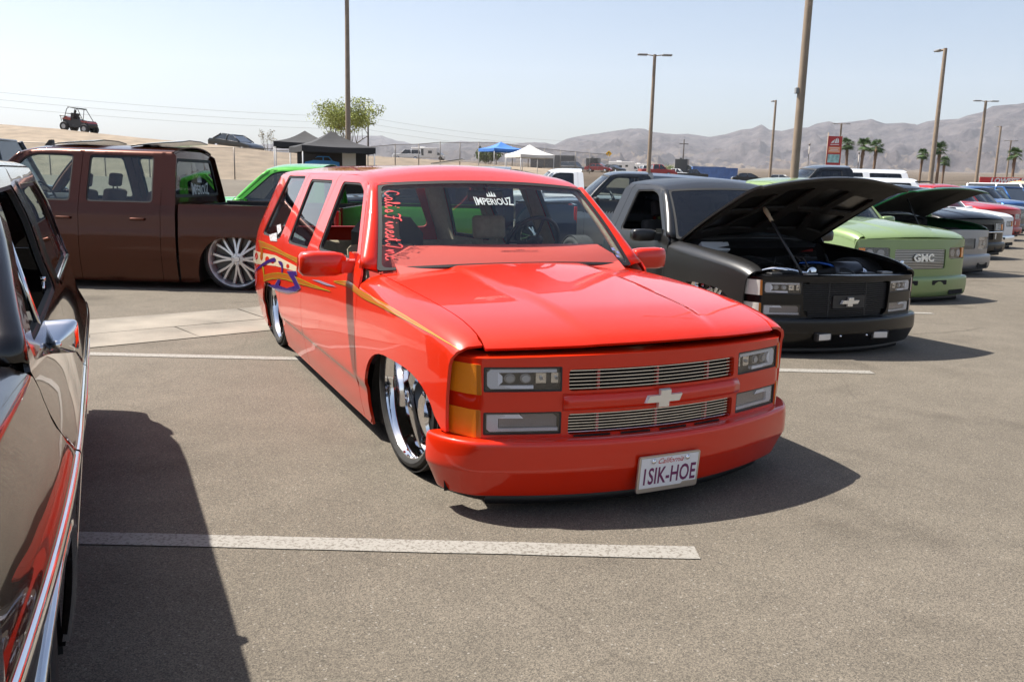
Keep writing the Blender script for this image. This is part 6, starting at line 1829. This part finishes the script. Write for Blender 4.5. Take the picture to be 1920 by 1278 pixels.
# ------------------------------------------------------------------ far vehicles
def far_car(name, label, c, yaw, L, W, lower, upper, m, cat='car', glass_m=None, group=None, wheel_r=.33, axles=None, roof_m=None, glass_in=.10):
    """lower / upper: side outlines (x, z); x forward. Body with rounded flanks, glass house, roof and four wheels"""
    o = thing(name, c, yaw, label, cat, group); h = W/2
    b = MB(); n = len(lower)
    def ring(y, sc, dz=0):
        cz = sum(p[1] for p in lower)/n
        return [Vector((p[0]*sc[0], y, cz+(p[1]-cz)*sc[1]+dz)) for p in lower]
    b.loft([ring(-h, (.96, .82)), ring(-h+.05, (.985, .94)), ring(-h*.6, (1, 1)), ring(h*.6, (1, 1)), ring(h-.05, (.985, .94)), ring(h, (.96, .82))]); b.build('body', m, o, True, sharp=35)
    zmin = min(p[1] for p in upper); zmax = max(p[1] for p in upper)
    def ur(y0, y1):
        return [Vector((p[0], y0+(y1-y0)*(p[1]-zmin)/(zmax-zmin), p[1])) for p in upper]
    g = MB(); g.loft([ur(-h+.06, -h+.06+glass_in*1.6), ur(h-.06, h-.06-glass_in*1.6)]); g.build('side_glass', glass_m or mat('far_glass', (.02, .025, .03), .06, coat=1), o, False)
    tp = [p for p in upper if p[1] > zmax-.12]
    x0, x1 = min(p[0] for p in tp)-.05, max(p[0] for p in tp)+.05
    r = MB(); r.rbox((x0, -h+.1+glass_in*1.3, zmax-.03), (x1, h-.1-glass_in*1.3, zmax+.04), .12); r.build('roof', roof_m or m, o, True, sharp=50)
    for s in (1, -1):
        yb, yt = (h-.05)*s, (h-.05-glass_in*1.6)*s
        xm = sum(p[0] for p in upper)/len(upper)
        f = max(upper, key=lambda p: p[0]); rr_ = min(upper, key=lambda p: p[0])
        for xa, xb, r_ in ((xm+.05, xm+.05, .05), (f[0], x1, .045), (rr_[0], x0, .06)):
            pl = MB(); pl.tube([(xa, yb, zmin), (xb, yt, zmax)], r_, 6); pl.build('pillar', m, o, True)
    for ax in axles or (L*.31, -L*.29):
        for s in (1, -1):
            w = MB(); w.lathe([(.001, (h-.0)*s), (wheel_r*.62, h*s), (wheel_r*.66, (h+.01)*s), (wheel_r*.95, (h+.005)*s), (wheel_r, (h-.04)*s), (wheel_r, (h-.22)*s), (.001, (h-.22)*s)], 20, 'y', (ax, 0, wheel_r)); wo = w.build('wheel', TYRE, o, True, sharp=40)
            k = MB(); k.lathe([(.001, (h+.02)*s), (wheel_r*.6, (h+.012)*s), (wheel_r*.62, (h-.01)*s)], 16, 'y', (ax, 0, wheel_r)); k.build('rim', POLISHED, wo, True)
    return o
SED_L = [(-2.3, .35), (-2.35, .75), (-2.2, .95), (-1.2, .98), (1.0, .95), (2.1, .78), (2.3, .6), (2.3, .3)]; SED_U = [(-1.75, .95), (-1.0, 1.38), (.15, 1.42), (1.1, .95)]
SUV_L = [(-2.4, .40), (-2.45, .85), (-2.35, 1.08), (1.0, 1.08), (2.2, 1.0), (2.4, .75), (2.4, .38)]; SUV_U = [(-2.3, 1.06), (-2.1, 1.70), (.35, 1.74), (1.05, 1.06)]
PU_L = [(-2.7, .45), (-2.72, 1.05), (-.7, 1.07), (1.1, 1.07), (2.4, 1.0), (2.55, .75), (2.55, .42)]; PU_U = [(-.85, 1.05), (-.75, 1.68), (.45, 1.70), (1.15, 1.05)]
VAN_L = [(-2.6, .35), (-2.65, 1.1), (1.6, 1.1), (2.3, .95), (2.5, .7), (2.5, .35)]; VAN_U = [(-2.6, 1.08), (-2.55, 1.9), (.9, 1.95), (1.75, 1.08)]
def bankp(px, Y, dz=0):
    d = pix_ray(px, 300); x = d.x*Y/d.y; return Vector((x, Y, bank_z(x, Y)+dz))
DRK = paint('far_black', (.012, .014, .016)); FRED = paint('far_red', (.45, .02, .02)); FGREY = paint('far_grey', (.16, .17, .18), .35, .4)
far_car('black_sedan', 'black sedan parked on top of the sandy bank', bankp(443, 74, -.42), radians(-24), 4.6, 1.85, SED_L, SED_U, DRK).rotation_euler.y = radians(5.5)
far_car('dark_far_wagon', 'dark wagon with tan side stripe behind the square-bodied wagon', Vector((-11.5, 18.5, 0)), radians(95), 4.9, 1.95, SUV_L, [(a, b+.22) if b > 1.2 else (a, b) for a, b in SUV_U], DRK)
far_car('white_far_suv', 'white pickup-like wagon on the bank beside the motorhome', bankp(763, 145, -.3), radians(186), 4.8, 1.95, SUV_L, SUV_U, WHITE)
# side-by-side buggy on the crest
u0 = bankp(151, 71.5, -.10)
U = thing('off_road_buggy', u0, radians(-12), 'dark open off-road buggy with roll cage on top of the sandy bank', 'buggy')
ORN = paint('buggy_red', (.45, .04, .02)); UBL = mat('buggy_dark', (.03, .03, .032), .5)
U.rotation_euler.y = radians(6)
b = MB(); b.prism([(-1.0, .55), (-1.1, 1.0), (-.7, 1.12), (.4, 1.0), (1.15, 1.0), (1.35, .72), (1.25, .5), (.8, .42), (-.6, .38)], 'y', -.55, .55); b.build('body', UBL, U)
b = MB(); b.prism([(-1.15, .95), (-.75, 1.18), (-.35, 1.12), (-.3, .9)], 'y', -.6, .6); b.prism([(.55, .98), (1.1, 1.02), (1.3, .85), (.7, .85)], 'y', -.57, .57); b.build('fender', ORN, U)
cg = MB()
for s in (.62, -.62): cg.tube([(-.85, s, 1.05), (-.75, s*.85, 1.75), (-.55, s*.82, 1.92), (.25, s*.82, 1.86), (.85, s, 1.0)], .028, 6); cg.tube([(.02, s*.85, 1.88), (-.1, s, 1.0)], .025, 6)
for x, z in ((-.55, 1.92), (.25, 1.86), (-.8, 1.4)): cg.tube([(x, -.52, z), (x, .52, z)], .026, 6)
cg.build('roll_cage', UBL, U, True)
b = MB(); b.rbox((-.72, -.56, 1.90), (.32, .56, 1.95), .08); b.build('roof', mat('buggy_roof', (.10, .13, .12), .6), U, True, sharp=40)
for s in (1, -1):
    b = MB(); b.rbox((-.3, .05 if s > 0 else -.50, .7), (.2, .50 if s > 0 else -.05, .85), .08); b.rbox((-.45, .08 if s > 0 else -.46, .8), (-.28, .46 if s > 0 else -.08, 1.5), .06); b.build('seat', UBL, U, True, sharp=40)
for x in (-.88, 1.0):
    for s in (1, -1):
        w = MB(); w.lathe([(.16, .68*s), (.20, .70*s), (.34, .70*s), (.37, .66*s), (.37, .45*s), (.16, .45*s)], 20, 'y', (x, 0, .37)); wo = w.build('wheel', TYRE, U, True, sharp=40)
        k = MB(); k.lathe([(.001, .67*s), (.15, .69*s), (.19, .695*s), (.19, .6*s)], 14, 'y', (x, 0, .37)); k.build('rim', mat('rim_grey', (.4, .4, .4), .4, .6), wo, True)
b = MB(); b.rbox((-1.45, -.5, 1.12), (-.95, .5, 1.2), .05); b.tube([(-1.3, .4, .75), (-1.4, .4, 1.15)], .025, 6); b.tube([(-1.3, -.4, .75), (-1.4, -.4, 1.15)], .025, 6); b.build('rear_rack', UBL, U, True, sharp=40)
dr = thing('person', u0, radians(-12), 'person in dark clothes sitting in the off-road buggy', 'person')
dr.rotation_euler.y = radians(6)
pv_ = [Vector((-.12, 0, .9)), Vector((-.2, 0, 1.2)), Vector((-.18, 0, 1.42)), Vector((-.15, 0, 1.56)), Vector((-.13, 0, 1.72))]
dm = MB(); dm.tube([(-.10, -.27, .86), (-.16, -.27, 1.05), (-.2, -.27, 1.25), (-.19, -.27, 1.40), (-.17, -.27, 1.47), (-.165, -.27, 1.52), (-.15, -.27, 1.58), (-.15, -.27, 1.66), (-.15, -.27, 1.73), (-.15, -.27, 1.755)], [.15, .17, .19, .18, .07, .06, .09, .105, .075, .02], 12)
for s in (.2, -.2): dm.tube([(-.19, -.27+s, 1.38), (-.05, -.27+s*1.1, 1.15), (.22, -.27+s*.6, 1.18)], [.06, .05, .04], 8); dm.tube([(-.1, -.27+s*.5, .88), (.28, -.27+s*.6, .95), (.42, -.27+s*.6, .6)], [.09, .075, .055], 8)
dm.build('body', cloth('driver_cloth', (.04, .03, .03)), dr, True)
# motorhomes, trucks and trailers in the distance
RVW = mat('rv_white', (.72, .71, .69), .4, var=.06, vscale=2)
FG = mat('far_glass', (.02, .025, .03), .06, coat=1)
def box_vehicle(name, label, c, yaw, L, W, H, m, cab=True, wins=(), cat='motorhome', cab_m=None, z0=.5, group=None, nose=1.5):
    o = thing(name, c, yaw, label, cat, group); h = W/2
    b = MB(); b.rbox((-L/2, -h, z0), (L/2, h, H), .12); b.build('body', m, o, True, sharp=40)
    r = MB(); r.rbox((-L*.2, -.4, H), (L*.0, .4, H+.25), .1); r.build('roof_unit', m, o, True, sharp=40)
    for x, z, w, hh in wins:
        for s in (1, -1):
            g = MB(); g.rbox((x-w/2, (h-.01) if s > 0 else -h-.015, z), (x+w/2, (h+.015) if s > 0 else -h+.01, z+hh), .004); g.build('window', FG, o)
    if cab:
        k = MB(); k.prism([(L/2-.1, z0-.1), (L/2-.1, H*.72), (L/2+.5, H*.66), (L/2+nose*.72, H*.42), (L/2+nose, H*.38), (L/2+nose, z0-.1)], 'y', -h*.9, h*.9); ko = k.build('cab', cab_m or m, o)
        w = MB(); w.add([(L/2+.52, -h*.8, H*.645), (L/2+.52, h*.8, H*.645), (L/2+nose*.74, h*.8, H*.44), (L/2+nose*.74, -h*.8, H*.44)], [(0, 1, 2, 3)]); w.map(lambda p: p+Vector((.02, 0, .02))); w.build('windshield', FG, ko)
        for s in (1, -1):
            g = MB(); y = h*.9*s+.006*s; g.add([(L/2+.05, y, H*.42), (L/2+nose*.62, y, H*.42), (L/2+.45, y, H*.62), (L/2+.05, y, H*.64)], [(0, 1, 2, 3)]); g.build('side_glass', FG, ko)
    for x in (-L*.3, L/2+(nose*.55 if cab else -L*.2)):
        for s in (1, -1):
            w = MB(); w.lathe([(.001, (h+.0)*s), (.25, (h)*s), (.42, (h-.0)*s), (.45, (h-.05)*s), (.45, (h-.3)*s)], 18, 'y', (x, 0, .45)); w.build('wheel', TYRE, o, True, sharp=40)
    return o
def fgp(px, Y, z=None):
    d = pix_ray(px, 320); x = d.x*Y/d.y
    return Vector((x, Y, z if z is not None else bank_z(x, Y)-.05))
GRV = 'motorhomes beyond the fence'
box_vehicle('motorhome', 'white motorhome parked on the bank past the white wagon', fgp(797, 200), radians(-8), 6.0, 2.3, 2.75, RVW, True, ((-2.2, 1.5, .8, .6), (-.4, 1.0, .6, 1.5), (1.4, 1.5, .9, .6)), group=GRV)
box_vehicle('cargo_trailer', 'dark grey enclosed trailer behind the white canopy', fgp(1036, 200), radians(-10), 10, 2.5, 3.3, mat('trailer_grey', (.09, .095, .10), .5, var=.1, vscale=1), False, (), cat='trailer')
far_car('grey_far_suv', 'grey wagon parked in front of the enclosed trailer beyond the fence', fgp(1073, 185), radians(-35), 4.9, 1.95, VAN_L, VAN_U, FGREY)
box_vehicle('semi_truck', 'black semi tractor with sleeper left of the yellow diamond sign', fgp(1112, 215), radians(-25), 3.0, 2.5, 3.4, mat('semi_black', (.02, .022, .025), .3, coat=.5), True, (), cat='truck', nose=2.2)
far_car('red_far_car', 'small red car near the yellow diamond sign', fgp(1122, 150), radians(-20), 4.4, 1.8, SED_L, SED_U, FRED)
far_car('dark_far_car', 'dark car beside the small red car', fgp(1150, 155), radians(-50), 4.4, 1.8, SED_L, SED_U, DRK)
box_vehicle('motorhome', 'long white motorhome right of the yellow diamond sign', fgp(1165, 225), radians(-12), 6.5, 2.4, 3.0, RVW, True, ((-1.6, 1.6, .8, .5), (-.3, 1.5, 1.0, .6), (1.4, 1.7, .7, .5)), group=GRV)
box_vehicle('motorhome', 'shorter white motorhome behind the long one', fgp(1200, 240), radians(-14), 4.5, 2.4, 3.0, RVW, True, ((-.6, 1.6, .9, .6), (.8, 1.6, .7, .5)), group=GRV)
box_vehicle('semi_truck', 'dark semi tractor cab near the utility pole', fgp(1278, 170), radians(-20), 2.4, 2.5, 3.7, mat('semi_black', (.02, .022, .025), .3, coat=.5), True, (), cat='truck', nose=2.0)
# yellow diamond sign
ds = thing('diamond_sign', fgp(1140, 115), 0, 'yellow diamond warning sign on a post before the motorhomes', 'sign')
b = MB(); b.tube([(0, 0, 0), (0, 0, 2.9)], .035, 6); b.build('post', FENCEM, ds, True)
b = MB(); b.prism([(-.42, 2.45), (0, 2.03), (.42, 2.45), (0, 2.87)], 'y', -.06, -.04); b.build('sign_plate', mat('sign_yellow', (.80, .45, .02), .5), ds)
b = MB(); b.prism([(-.05, 2.28), (.05, 2.28), (.05, 2.5), (.12, 2.5), (0, 2.66), (-.12, 2.5), (-.05, 2.5)], 'y', -.066, -.061); b.build('sign_symbol', BLACKPL, ds)
# blue containers
CBL = mat('container_blue', (.06, .13, .33), .55, var=.15, vscale=1)
def container(label, c, yaw, L=6.0, H=2.5):
    o = thing('shipping_container', c, yaw, label, 'container', 'blue containers'); b = MB(); n = int(L/.3); P = []
    for i in range(n+1):
        x = -L/2+L*i/n; P.append((x, -1.2-(.05 if i % 2 else 0)))
    pts = P+[(x, -y) for x, y in reversed(P)]
    b.prism(pts, 'z', .1, H-.08); b.build('walls', CBL, o)
    f = MB(); 
    for z in (.0, H-.14): f.box((-L/2-.04, -1.27, z), (L/2+.04, 1.27, z+.14))
    for x in (-L/2-.04, L/2-.1):
        for y in (-1.27, 1.13): f.box((x, y, .14), (x+.14, y+.14, H-.14))
    f.build('frame', CBL, o)
container('low blue shipping container on the lot beyond the pale green roof', fgp(1328, 165), radians(-6), 6, 2.6)
container('blue shipping container stacked a little higher behind the first', fgp(1352, 172), radians(-6), 6, 2.7)
# cars far off across the lot
random.seed(11)
cols = [('red', FRED), ('white', WHITE), ('black', DRK), ('grey', FGREY), ('silver', SILV), ('blue', BLUE)]
spots = [(1225, 150, 'white', 'tiny white car just right of the motorhomes'), (1245, 158, 'red', 'tiny red car beyond the other red car near the motorhomes'), (1268, 165, 'white', 'tiny white car beside the dark semi cab by the utility pole'), (1300, 150, 'black', 'tiny black car left of the blue containers'), (1232, 128, 'red', 'tiny red car nearest the tan pole left of the containers'), (1405, 120, 'black', 'small black car past the blue containers'), (1468, 112, 'silver', 'small silver car near the slim far light pole')]
seen = {}
for px, Y, cn, lab_ in spots:
    k = seen.get(cn, 0); seen[cn] = k+1
    kind = random.choice([(SED_L, SED_U), (SUV_L, SUV_U), (PU_L, PU_U)])
    far_car('parked_car', lab_, fgp(px, Y), radians(random.uniform(-30, 20)), 4.7, 1.9, kind[0], kind[1], dict(cols)[cn], group='cars far across the lot')
right = [(1889, 46, 'blue', 'pickup', radians(-68)), (1905, 52, 'white', 'van', radians(-68)), (1917, 60, 'black', 'pickup', radians(-68)), (1880, 58, 'white', 'suv', radians(-68)), (1900, 70, 'grey', 'pickup', radians(180)), (1860, 66, 'silver', 'sedan', radians(180))]
for px, Y, cn, kd, yw in right:
    k = {'pickup': (PU_L, PU_U), 'suv': (SUV_L, SUV_U), 'van': (VAN_L, VAN_U), 'sedan': (SED_L, SED_U)}[kd]
    far_car('parked_car', f'{cn} {kd} among the farthest vehicles below the sale banner', fgp(px, Y, 0), yw, 4.8, 1.9, k[0], k[1], dict(cols)[cn], group='farthest vehicles below the banner', cat='pickup truck' if kd == 'pickup' else 'car')
# person by the far cars and tan umbrella
pp = fgp(1906, 62, 0)
person = thing('person', pp, 0, 'person in a pale shirt standing by the far trucks', 'person')
m = MB(); m.tube([(0, 0, .9), (0, 0, 1.15), (0, 0, 1.38), (0, 0, 1.46), (0, 0, 1.52), (0, 0, 1.58), (0, 0, 1.66), (0, 0, 1.73), (0, 0, 1.76)], [.16, .17, .19, .08, .06, .09, .105, .07, .02], 12)
for s in (1, -1):
    m.tube([(.2*s, 0, 1.38), (.26*s, 0, 1.12), (.24*s, .08, .88)], [.06, .048, .035], 8); m.tube([(.09*s, 0, .92), (.1*s, .02, .5), (.1*s, 0, .06), (.1*s, -.12, .03)], [.095, .07, .045, .04], 8)
m.build('body', mat('pale_shirt', (.45, .33, .27), .8), person, True)
m = MB()
for s in (1, -1): m.tube([(.09*s, 0, .98), (.1*s, .02, .5), (.1*s, 0, .06)], [.115, .085, .06], 8)
m.build('trousers', cloth('denim', (.03, .04, .08)), person, True)
m = MB(); m.ico((0, .015, 1.675), .112, 2, (1, 1, .95)); m.build('hair', mat('hair_dark', (.02, .014, .01), .7), person, True)
m = MB(); m.tube([(0, 0, 1.02), (0, 0, 1.2), (0, 0, 1.40), (0, 0, 1.45)], [.175, .185, .205, .1], 12); m.build('shirt', cloth('shirt_white', (.55, .55, .55)), person, True)
um = fgp(1914, 84, 0); uo = thing('patio_umbrella', um, 0, 'tan patio umbrella standing beyond the far trucks', 'umbrella')
m = MB(); m.lathe([(1.5, 2.15), (1.0, 2.38), (.5, 2.52), (.02, 2.58)], 10, 'z'); m.build('shade', mat('umbrella_tan', (.62, .45, .22), .8), uo)
m = MB(); m.tube([(0, 0, 0), (0, 0, 2.55)], .025, 6); m.build('pole', FENCEM, uo, True)

# ------------------------------------------------------------------ signs
SIGNR = mat('sign_red', (.42, .03, .03), .5)
q = pix_at(1561, 310, 92.0); so = thing('pole_sign', (q.x, 92, 0), 0, 'tall red pole sign with a white emblem and a pale picture panel', 'sign')
b = MB(); b.tube([(-.72, 0, 0), (-.72, 0, 7.1)], .06, 8); b.tube([(.72, 0, 0), (.72, 0, 6.8)], .06, 8); b.build('post', POLE, so, True)
b = MB(); b.box((-.74, -.06, 3.75), (.74, .06, 6.75)); b.build('sign_board', SIGNR, so)
b = MB(); b.box((-.62, -.075, 5.05), (.62, -.062, 5.68)); b.build('orange_panel', mat('sign_orange', (.72, .25, .10), .5), so)
b = MB(); b.box((-.62, -.075, 4.05), (.62, -.062, 4.9)); b.build('picture_panel', mat('sign_teal', (.30, .52, .50), .5, var=.5, vscale=2.2), so)
b = MB()
for i, (w, z) in enumerate(((.5, 5.52), (.42, 5.36), (.54, 5.20))): b.box((-w, -.082, z), (w, -.077, z+.06))
b.build('panel_lines', mat('sign_white', (.75, .74, .72), .5), so)
b = MB(); b.add([(-.42, -.07, 6.02), (-.1, -.07, 6.1), (.0, -.07, 6.45), (-.32, -.07, 6.2)], [(0, 1, 2, 3)]); b.add([(-.02, -.07, 6.05), (.2, -.07, 6.05), (.2, -.07, 6.55), (.08, -.07, 6.5)], [(0, 1, 2, 3)]); b.add([(.24, -.07, 6.05), (.42, -.07, 6.08), (.40, -.07, 6.4), (.26, -.07, 6.6)], [(0, 1, 2, 3)]); b.box((-.45, -.07, 5.86), (.45, -.064, 5.93)); b.build('emblem', mat('sign_white', (.75, .74, .72), .5), so)
q = pix_at(1836, 343, 105.0); LB = 12.0
bo = thing('sale_banner', (q.x, 105, 0), radians(0), 'long red sale banner with white capital lettering between posts', 'banner')
zb_ = q.z; b = MB(); b.box((0, -.03, zb_-.05), (LB, .03, zb_+.72)); b.build('banner_sheet', mat('banner_red', (.60, .035, .035), .5), bo)
vs, fs = text_geo('LOWEST PRICES', size=.86, shear=.18, bold=.035, extrude=.01); xm = min(v.x for v in vs)
ym = (min(v.y for v in vs)+max(v.y for v in vs))/2
mesh_obj('banner_lettering', [(1.32+(v.x-xm)*1.0, -.05-v.z, zb_+.33+(v.y-ym)*.95) for v in vs], fs, mat('sign_white', (.75, .74, .72), .5), bo, False)
for x in (.05, 4, 8, 11.9):
    b = MB(); b.tube([(x, .06, 0), (x, .06, zb_+.8)], .05, 6); b.build('post', FENCEM, bo, True)
# feather flags
for i, (px, py, Y) in enumerate(((1518, 272, 96), (1611, 288, 96))):
    q = pix_at(px, py, Y); f = thing('flag_pole', (q.x, Y, 0), 0, ('slim pole with a small white flag left of the red pole sign' if i == 0 else 'slim pole with a small white flag among the left palms'), 'flag', 'small white flags')
    b = MB(); b.tube([(0, 0, 0), (0, 0, q.z)], .05, 6); b.ico((0, 0, q.z+.08), .13, 1); b.build('pole', FENCEM, f, True)
    b = MB(); n = 5; b.add([p for k in range(n+1) for p in ((-.12*k, .05*sin(k), q.z-.45-.05*k), (-.11*k, .05*sin(k+.5), q.z-1.15-.06*k))], [(2*k, 2*k+1, 2*k+3, 2*k+2) for k in range(n)]); b.build('flag', mat('flag_white', (.7, .7, .7), .7), f, True)

# ------------------------------------------------------------------ utility poles and wires
UT = mat('utility_wood', (.06, .05, .045), .8)
def upole(px, py, Y, h, label):
    q = pix_at(px, py, Y); o = thing('utility_pole', (q.x, Y, q.z-h), 0, label, 'utility pole', 'dark utility poles')
    m = MB(); m.tube([(0, 0, 0), (0, 0, h)], [.16, .11], 8); m.build('pole', UT, o, True)
    m = MB(); m.box((-.9, -.06, h-1.0), (.9, .06, h-.86)); m.build('crossarm', UT, o)
    return Vector((q.x, Y, q.z))
u1 = upole(690, 219, 118, 9.5, 'thin dark utility pole right of the feathery tree')
u2 = upole(1283, 261, 175, 9.5, 'thin dark utility pole before the mountains, right of the motorhomes')
far_l = Vector((u1.x-75, u1.y-38, u1.z+4.0))
for i, dz in enumerate((-.1, -.9, -1.7)):
    w = thing('power_line', far_l, 0, ('topmost', 'middle', 'lowest')[i]+' of the three faint overhead wires crossing the pale sky', 'wire', 'overhead wires')
    pts = []
    for a, b in ((far_l, u1), (u1, u2)):
        for k in range(16):
            t = k/15; p = a.lerp(b, t); pts.append(p+Vector((0, 0, dz-1.6*4*t*(1-t)))-far_l)
    m = MB(); m.tube(pts, .014, 4); m.build('cable', mat('wire_grey', (.25, .25, .26), .6), w, True)

# ------------------------------------------------------------------ plants
def leaf_mat(name, c):
    m = mat(name, c, .7); n, l = nodes_of(m); b = n['Principled BSDF']
    oi = n.new('ShaderNodeNewGeometry'); r = n.new('ShaderNodeValToRGB'); e = r.color_ramp.elements
    e[0].color = (*[v*.6 for v in c], 1); e[1].color = (*[min(1, v*1.5) for v in c], 1)
    l.new(oi.outputs['Random Per Island'], r.inputs['Fac']); l.new(r.outputs['Color'], b.inputs['Base Color'])
    b.inputs['Subsurface Weight'].default_value = 0
    return m
PALO = leaf_mat('palo_verde_leaf', (.24, .27, .055)); SHRUB = leaf_mat('shrub_leaf', (.11, .15, .05)); PALMG = leaf_mat('palm_leaf', (.065, .115, .035)); DRYG = leaf_mat('dry_leaf', (.2, .165, .095))
BARK = mat('desert_bark', (.11, .095, .055), .85, var=.3, vscale=8); PALMB = mat('palm_bark', (.19, .12, .075), .9, var=.35, vscale=12)
def leaves(mb, c, rad, n, s, sq=(1, 1, .8)):
    for _ in range(n):
        while True:
            p = Vector((random.uniform(-1, 1), random.uniform(-1, 1), random.uniform(-1, 1)))
            if p.length <= 1: break
        q = Vector(c)+Vector((p.x*rad*sq[0], p.y*rad*sq[1], p.z*rad*sq[2]))
        a = Vector((random.gauss(0, 1), random.gauss(0, 1), random.gauss(0, 1))).normalized(); b = a.cross(Vector((random.gauss(0, 1), random.gauss(0, 1), random.gauss(0, 1)))).normalized()
        L = s*random.uniform(.6, 1.4); mb.add([q-a*L*.5, q+b*L*.22, q+a*L*.5, q-b*L*.22], [(0, 1, 2, 3)])
def desert_tree(name, label, c, h, r, m, nl=2600, group=None, cat='tree', leaf=.22, trunks=4, seed=3, flat=.55):
    random.seed(seed); o = thing(name, c, 0, label, cat, group); tb_ = MB(); cr = MB(); tips = []
    for i in range(trunks):
        a = 2*pi*i/trunks+random.uniform(-.4, .4); p = Vector((.05*cos(a), .05*sin(a), -.2)); d = Vector((cos(a)*.5, sin(a)*.5, 1)).normalized(); P = [p]
        for k in range(5):
            p = p+d*h*.13; d = (d+Vector((cos(a)*.14+random.uniform(-.15, .15), sin(a)*.14+random.uniform(-.15, .15), .02))).normalized(); P.append(p)
        tb_.tube(P, [.10*h/6*(1-.13*k) for k in range(6)], 7)
        for j in range(6):
            st = P[2+j % 4]; aa = a+random.uniform(-1.3, 1.3); e = Vector((cos(aa)*r*random.uniform(.5, .95), sin(aa)*r*random.uniform(.5, .95), h*random.uniform(.58, .98)))
            mid = st.lerp(e, .5)+Vector((0, 0, .12*h*random.uniform(0, 1)))
            tb_.tube([st, mid, e], [.035*h/6, .02*h/6, .006], 5); tips += [e, mid.lerp(e, .5), mid]
    tb_.build('trunk', BARK, o, True)
    per = max(4, nl//len(tips))
    for e in tips: leaves(cr, e, r*.30*random.uniform(.7, 1.3), per, leaf, (1, 1, flat))
    cr.build('crown', m, o)
    return o
tp = bankp(643, 84, -.3); desert_tree('palo_verde_tree', 'feathery yellow-green desert tree behind the tan light pole', tp, 5.4, 3.4, PALO, 9000, leaf=.20, seed=5)
desert_tree('dry_shrub', 'thin dry shrub on the bank right of the black sedan', bankp(503, 76, -.1), 1.9, .7, DRYG, 260, cat='shrub', leaf=.14, trunks=3, seed=9, group='bank shrubs')
desert_tree('desert_shrub', 'low yellowish shrub left of the feathery tree', bankp(582, 82, -.2), 1.5, .9, PALO, 420, cat='shrub', leaf=.16, trunks=3, seed=12, group='bank shrubs')
desert_tree('desert_shrub', 'spreading low shrub just left of the tree trunk', bankp(606, 83, -.2), 1.7, 1.0, PALO, 500, cat='shrub', leaf=.16, trunks=3, seed=14, group='bank shrubs')
for px, Y, h, r, lab, sd in ((1690, 120, 2.9, 2.1, 'large rounded green shrub between the palm trees', 21), (1632, 125, 2.6, 1.6, 'green shrub behind the three left palms', 22), (1795, 100, 2.0, 1.2, 'small olive shrub right of the pole among the palms', 23), (1255, 190, 2.6, 3.0, 'low green shrubs right of the motorhomes', 24), (1245, 150, 1.6, 2.0, 'flat green shrub below the utility pole', 25), (915, 72, 1.2, 1.1, 'low brown bush beside the blue canopy', 26)):
    desert_tree('green_shrub', lab, fgp(px, Y, 0 if px > 1500 else None), h, r, SHRUB, 900, cat='shrub', leaf=.28, trunks=5, seed=sd, group='roadside shrubs', flat=.8)
def palm(px, py, Y, label, sd, s=1.0):
    random.seed(sd); q = pix_at(px, py, Y); h = q.z; o = thing('palm_tree', (q.x, Y, 0), random.uniform(0, 6), label, 'palm tree', 'fan palms')
    t = MB(); lean = random.uniform(-.25, .25)
    P = [Vector((lean*(k/8)**2, 0, -.2+(h+.2)*k/8)) for k in range(9)]; t.tube(P, [.25*s, .21*s, .19*s, .18*s, .175*s, .17*s, .17*s, .19*s, .15*s], 10)
    for k in range(26):
        a = random.uniform(0, 2*pi); z = h-.1-random.uniform(.1, 1.1); t.add([Vector((lean*(z/h)**2+.17*s*cos(a), .17*s*sin(a), z)), Vector((lean*(z/h)**2+.32*s*cos(a+.15), .32*s*sin(a+.15), z-.5)), Vector((lean*(z/h)**2+.17*s*cos(a+.4), .17*s*sin(a+.4), z-.05))], [(0, 1, 2)])
    t.build('trunk', PALMB, o, True)
    c = Vector((lean, 0, h)); cr = MB()
    for k in range(46):
        a = random.uniform(0, 2*pi); el = random.uniform(-.75, 1.35); d = Vector((cos(a)*cos(el), sin(a)*cos(el), sin(el))); L = random.uniform(.75, 1.05)*s
        stem = c+d*L*.55; side = d.cross(Vector((0, 0, 1))); side = side.normalized() if side.length > .01 else Vector((1, 0, 0)); up = side.cross(d)
        cr.tube([c, stem], .018, 4)
        for j in range(9):
            b_ = (j/8-.5)*2.3; dd = (d*cos(b_)+side*sin(b_)).normalized(); tip = stem+dd*L*.72+Vector((0, 0, -.16*L-.14*L*abs(b_))); w = up.cross(dd).normalized()*.045*s if up.length > .01 else side*.05
            mid = stem.lerp(tip, .5)+Vector((0, 0, .06*L)); cr.add([stem, mid+w, tip, mid-w], [(0, 1, 2, 3)])
    cr.build('crown', PALMG, o)
for i, (px, py, Y, lab, s) in enumerate(((1592, 270, 108, 'leftmost fan palm beside the red pole sign', .95), (1618, 272, 108, 'second fan palm from the red pole sign', 1.0), (1642, 275, 110, 'third fan palm from the red pole sign', 1.0), (1729, 290, 108, 'short fan palm left of the tan light pole', .8), (1763, 279, 108, 'taller fan palm just right of the tan light pole', 1.0), (1771, 303, 116, 'small fan palm under the taller one', .8), (1904, 289, 108, 'fan palm behind the red sale banner', .95))):
    palm(px, py, Y, lab, 40+i, s)
# ------------------------------------------------------------------ haze
hz = MB(); hz.box((-9400, -9400, -3), (9400, 9400, 1150))
hm = bpy.data.materials.new('haze_air'); hm.use_nodes = True
n_, l_ = nodes_of(hm); n_.remove(n_['Principled BSDF'])
pv = n_.new('ShaderNodeVolumePrincipled'); pv.inputs['Density'].default_value = 6.5e-5
pv.inputs['Color'].default_value = (.86, .91, 1.0, 1); pv.inputs['Anisotropy'].default_value = .25
l_.new(pv.outputs[0], n_['Material Output'].inputs['Volume'])
tag(hz.build('haze', hm), kind='stuff')
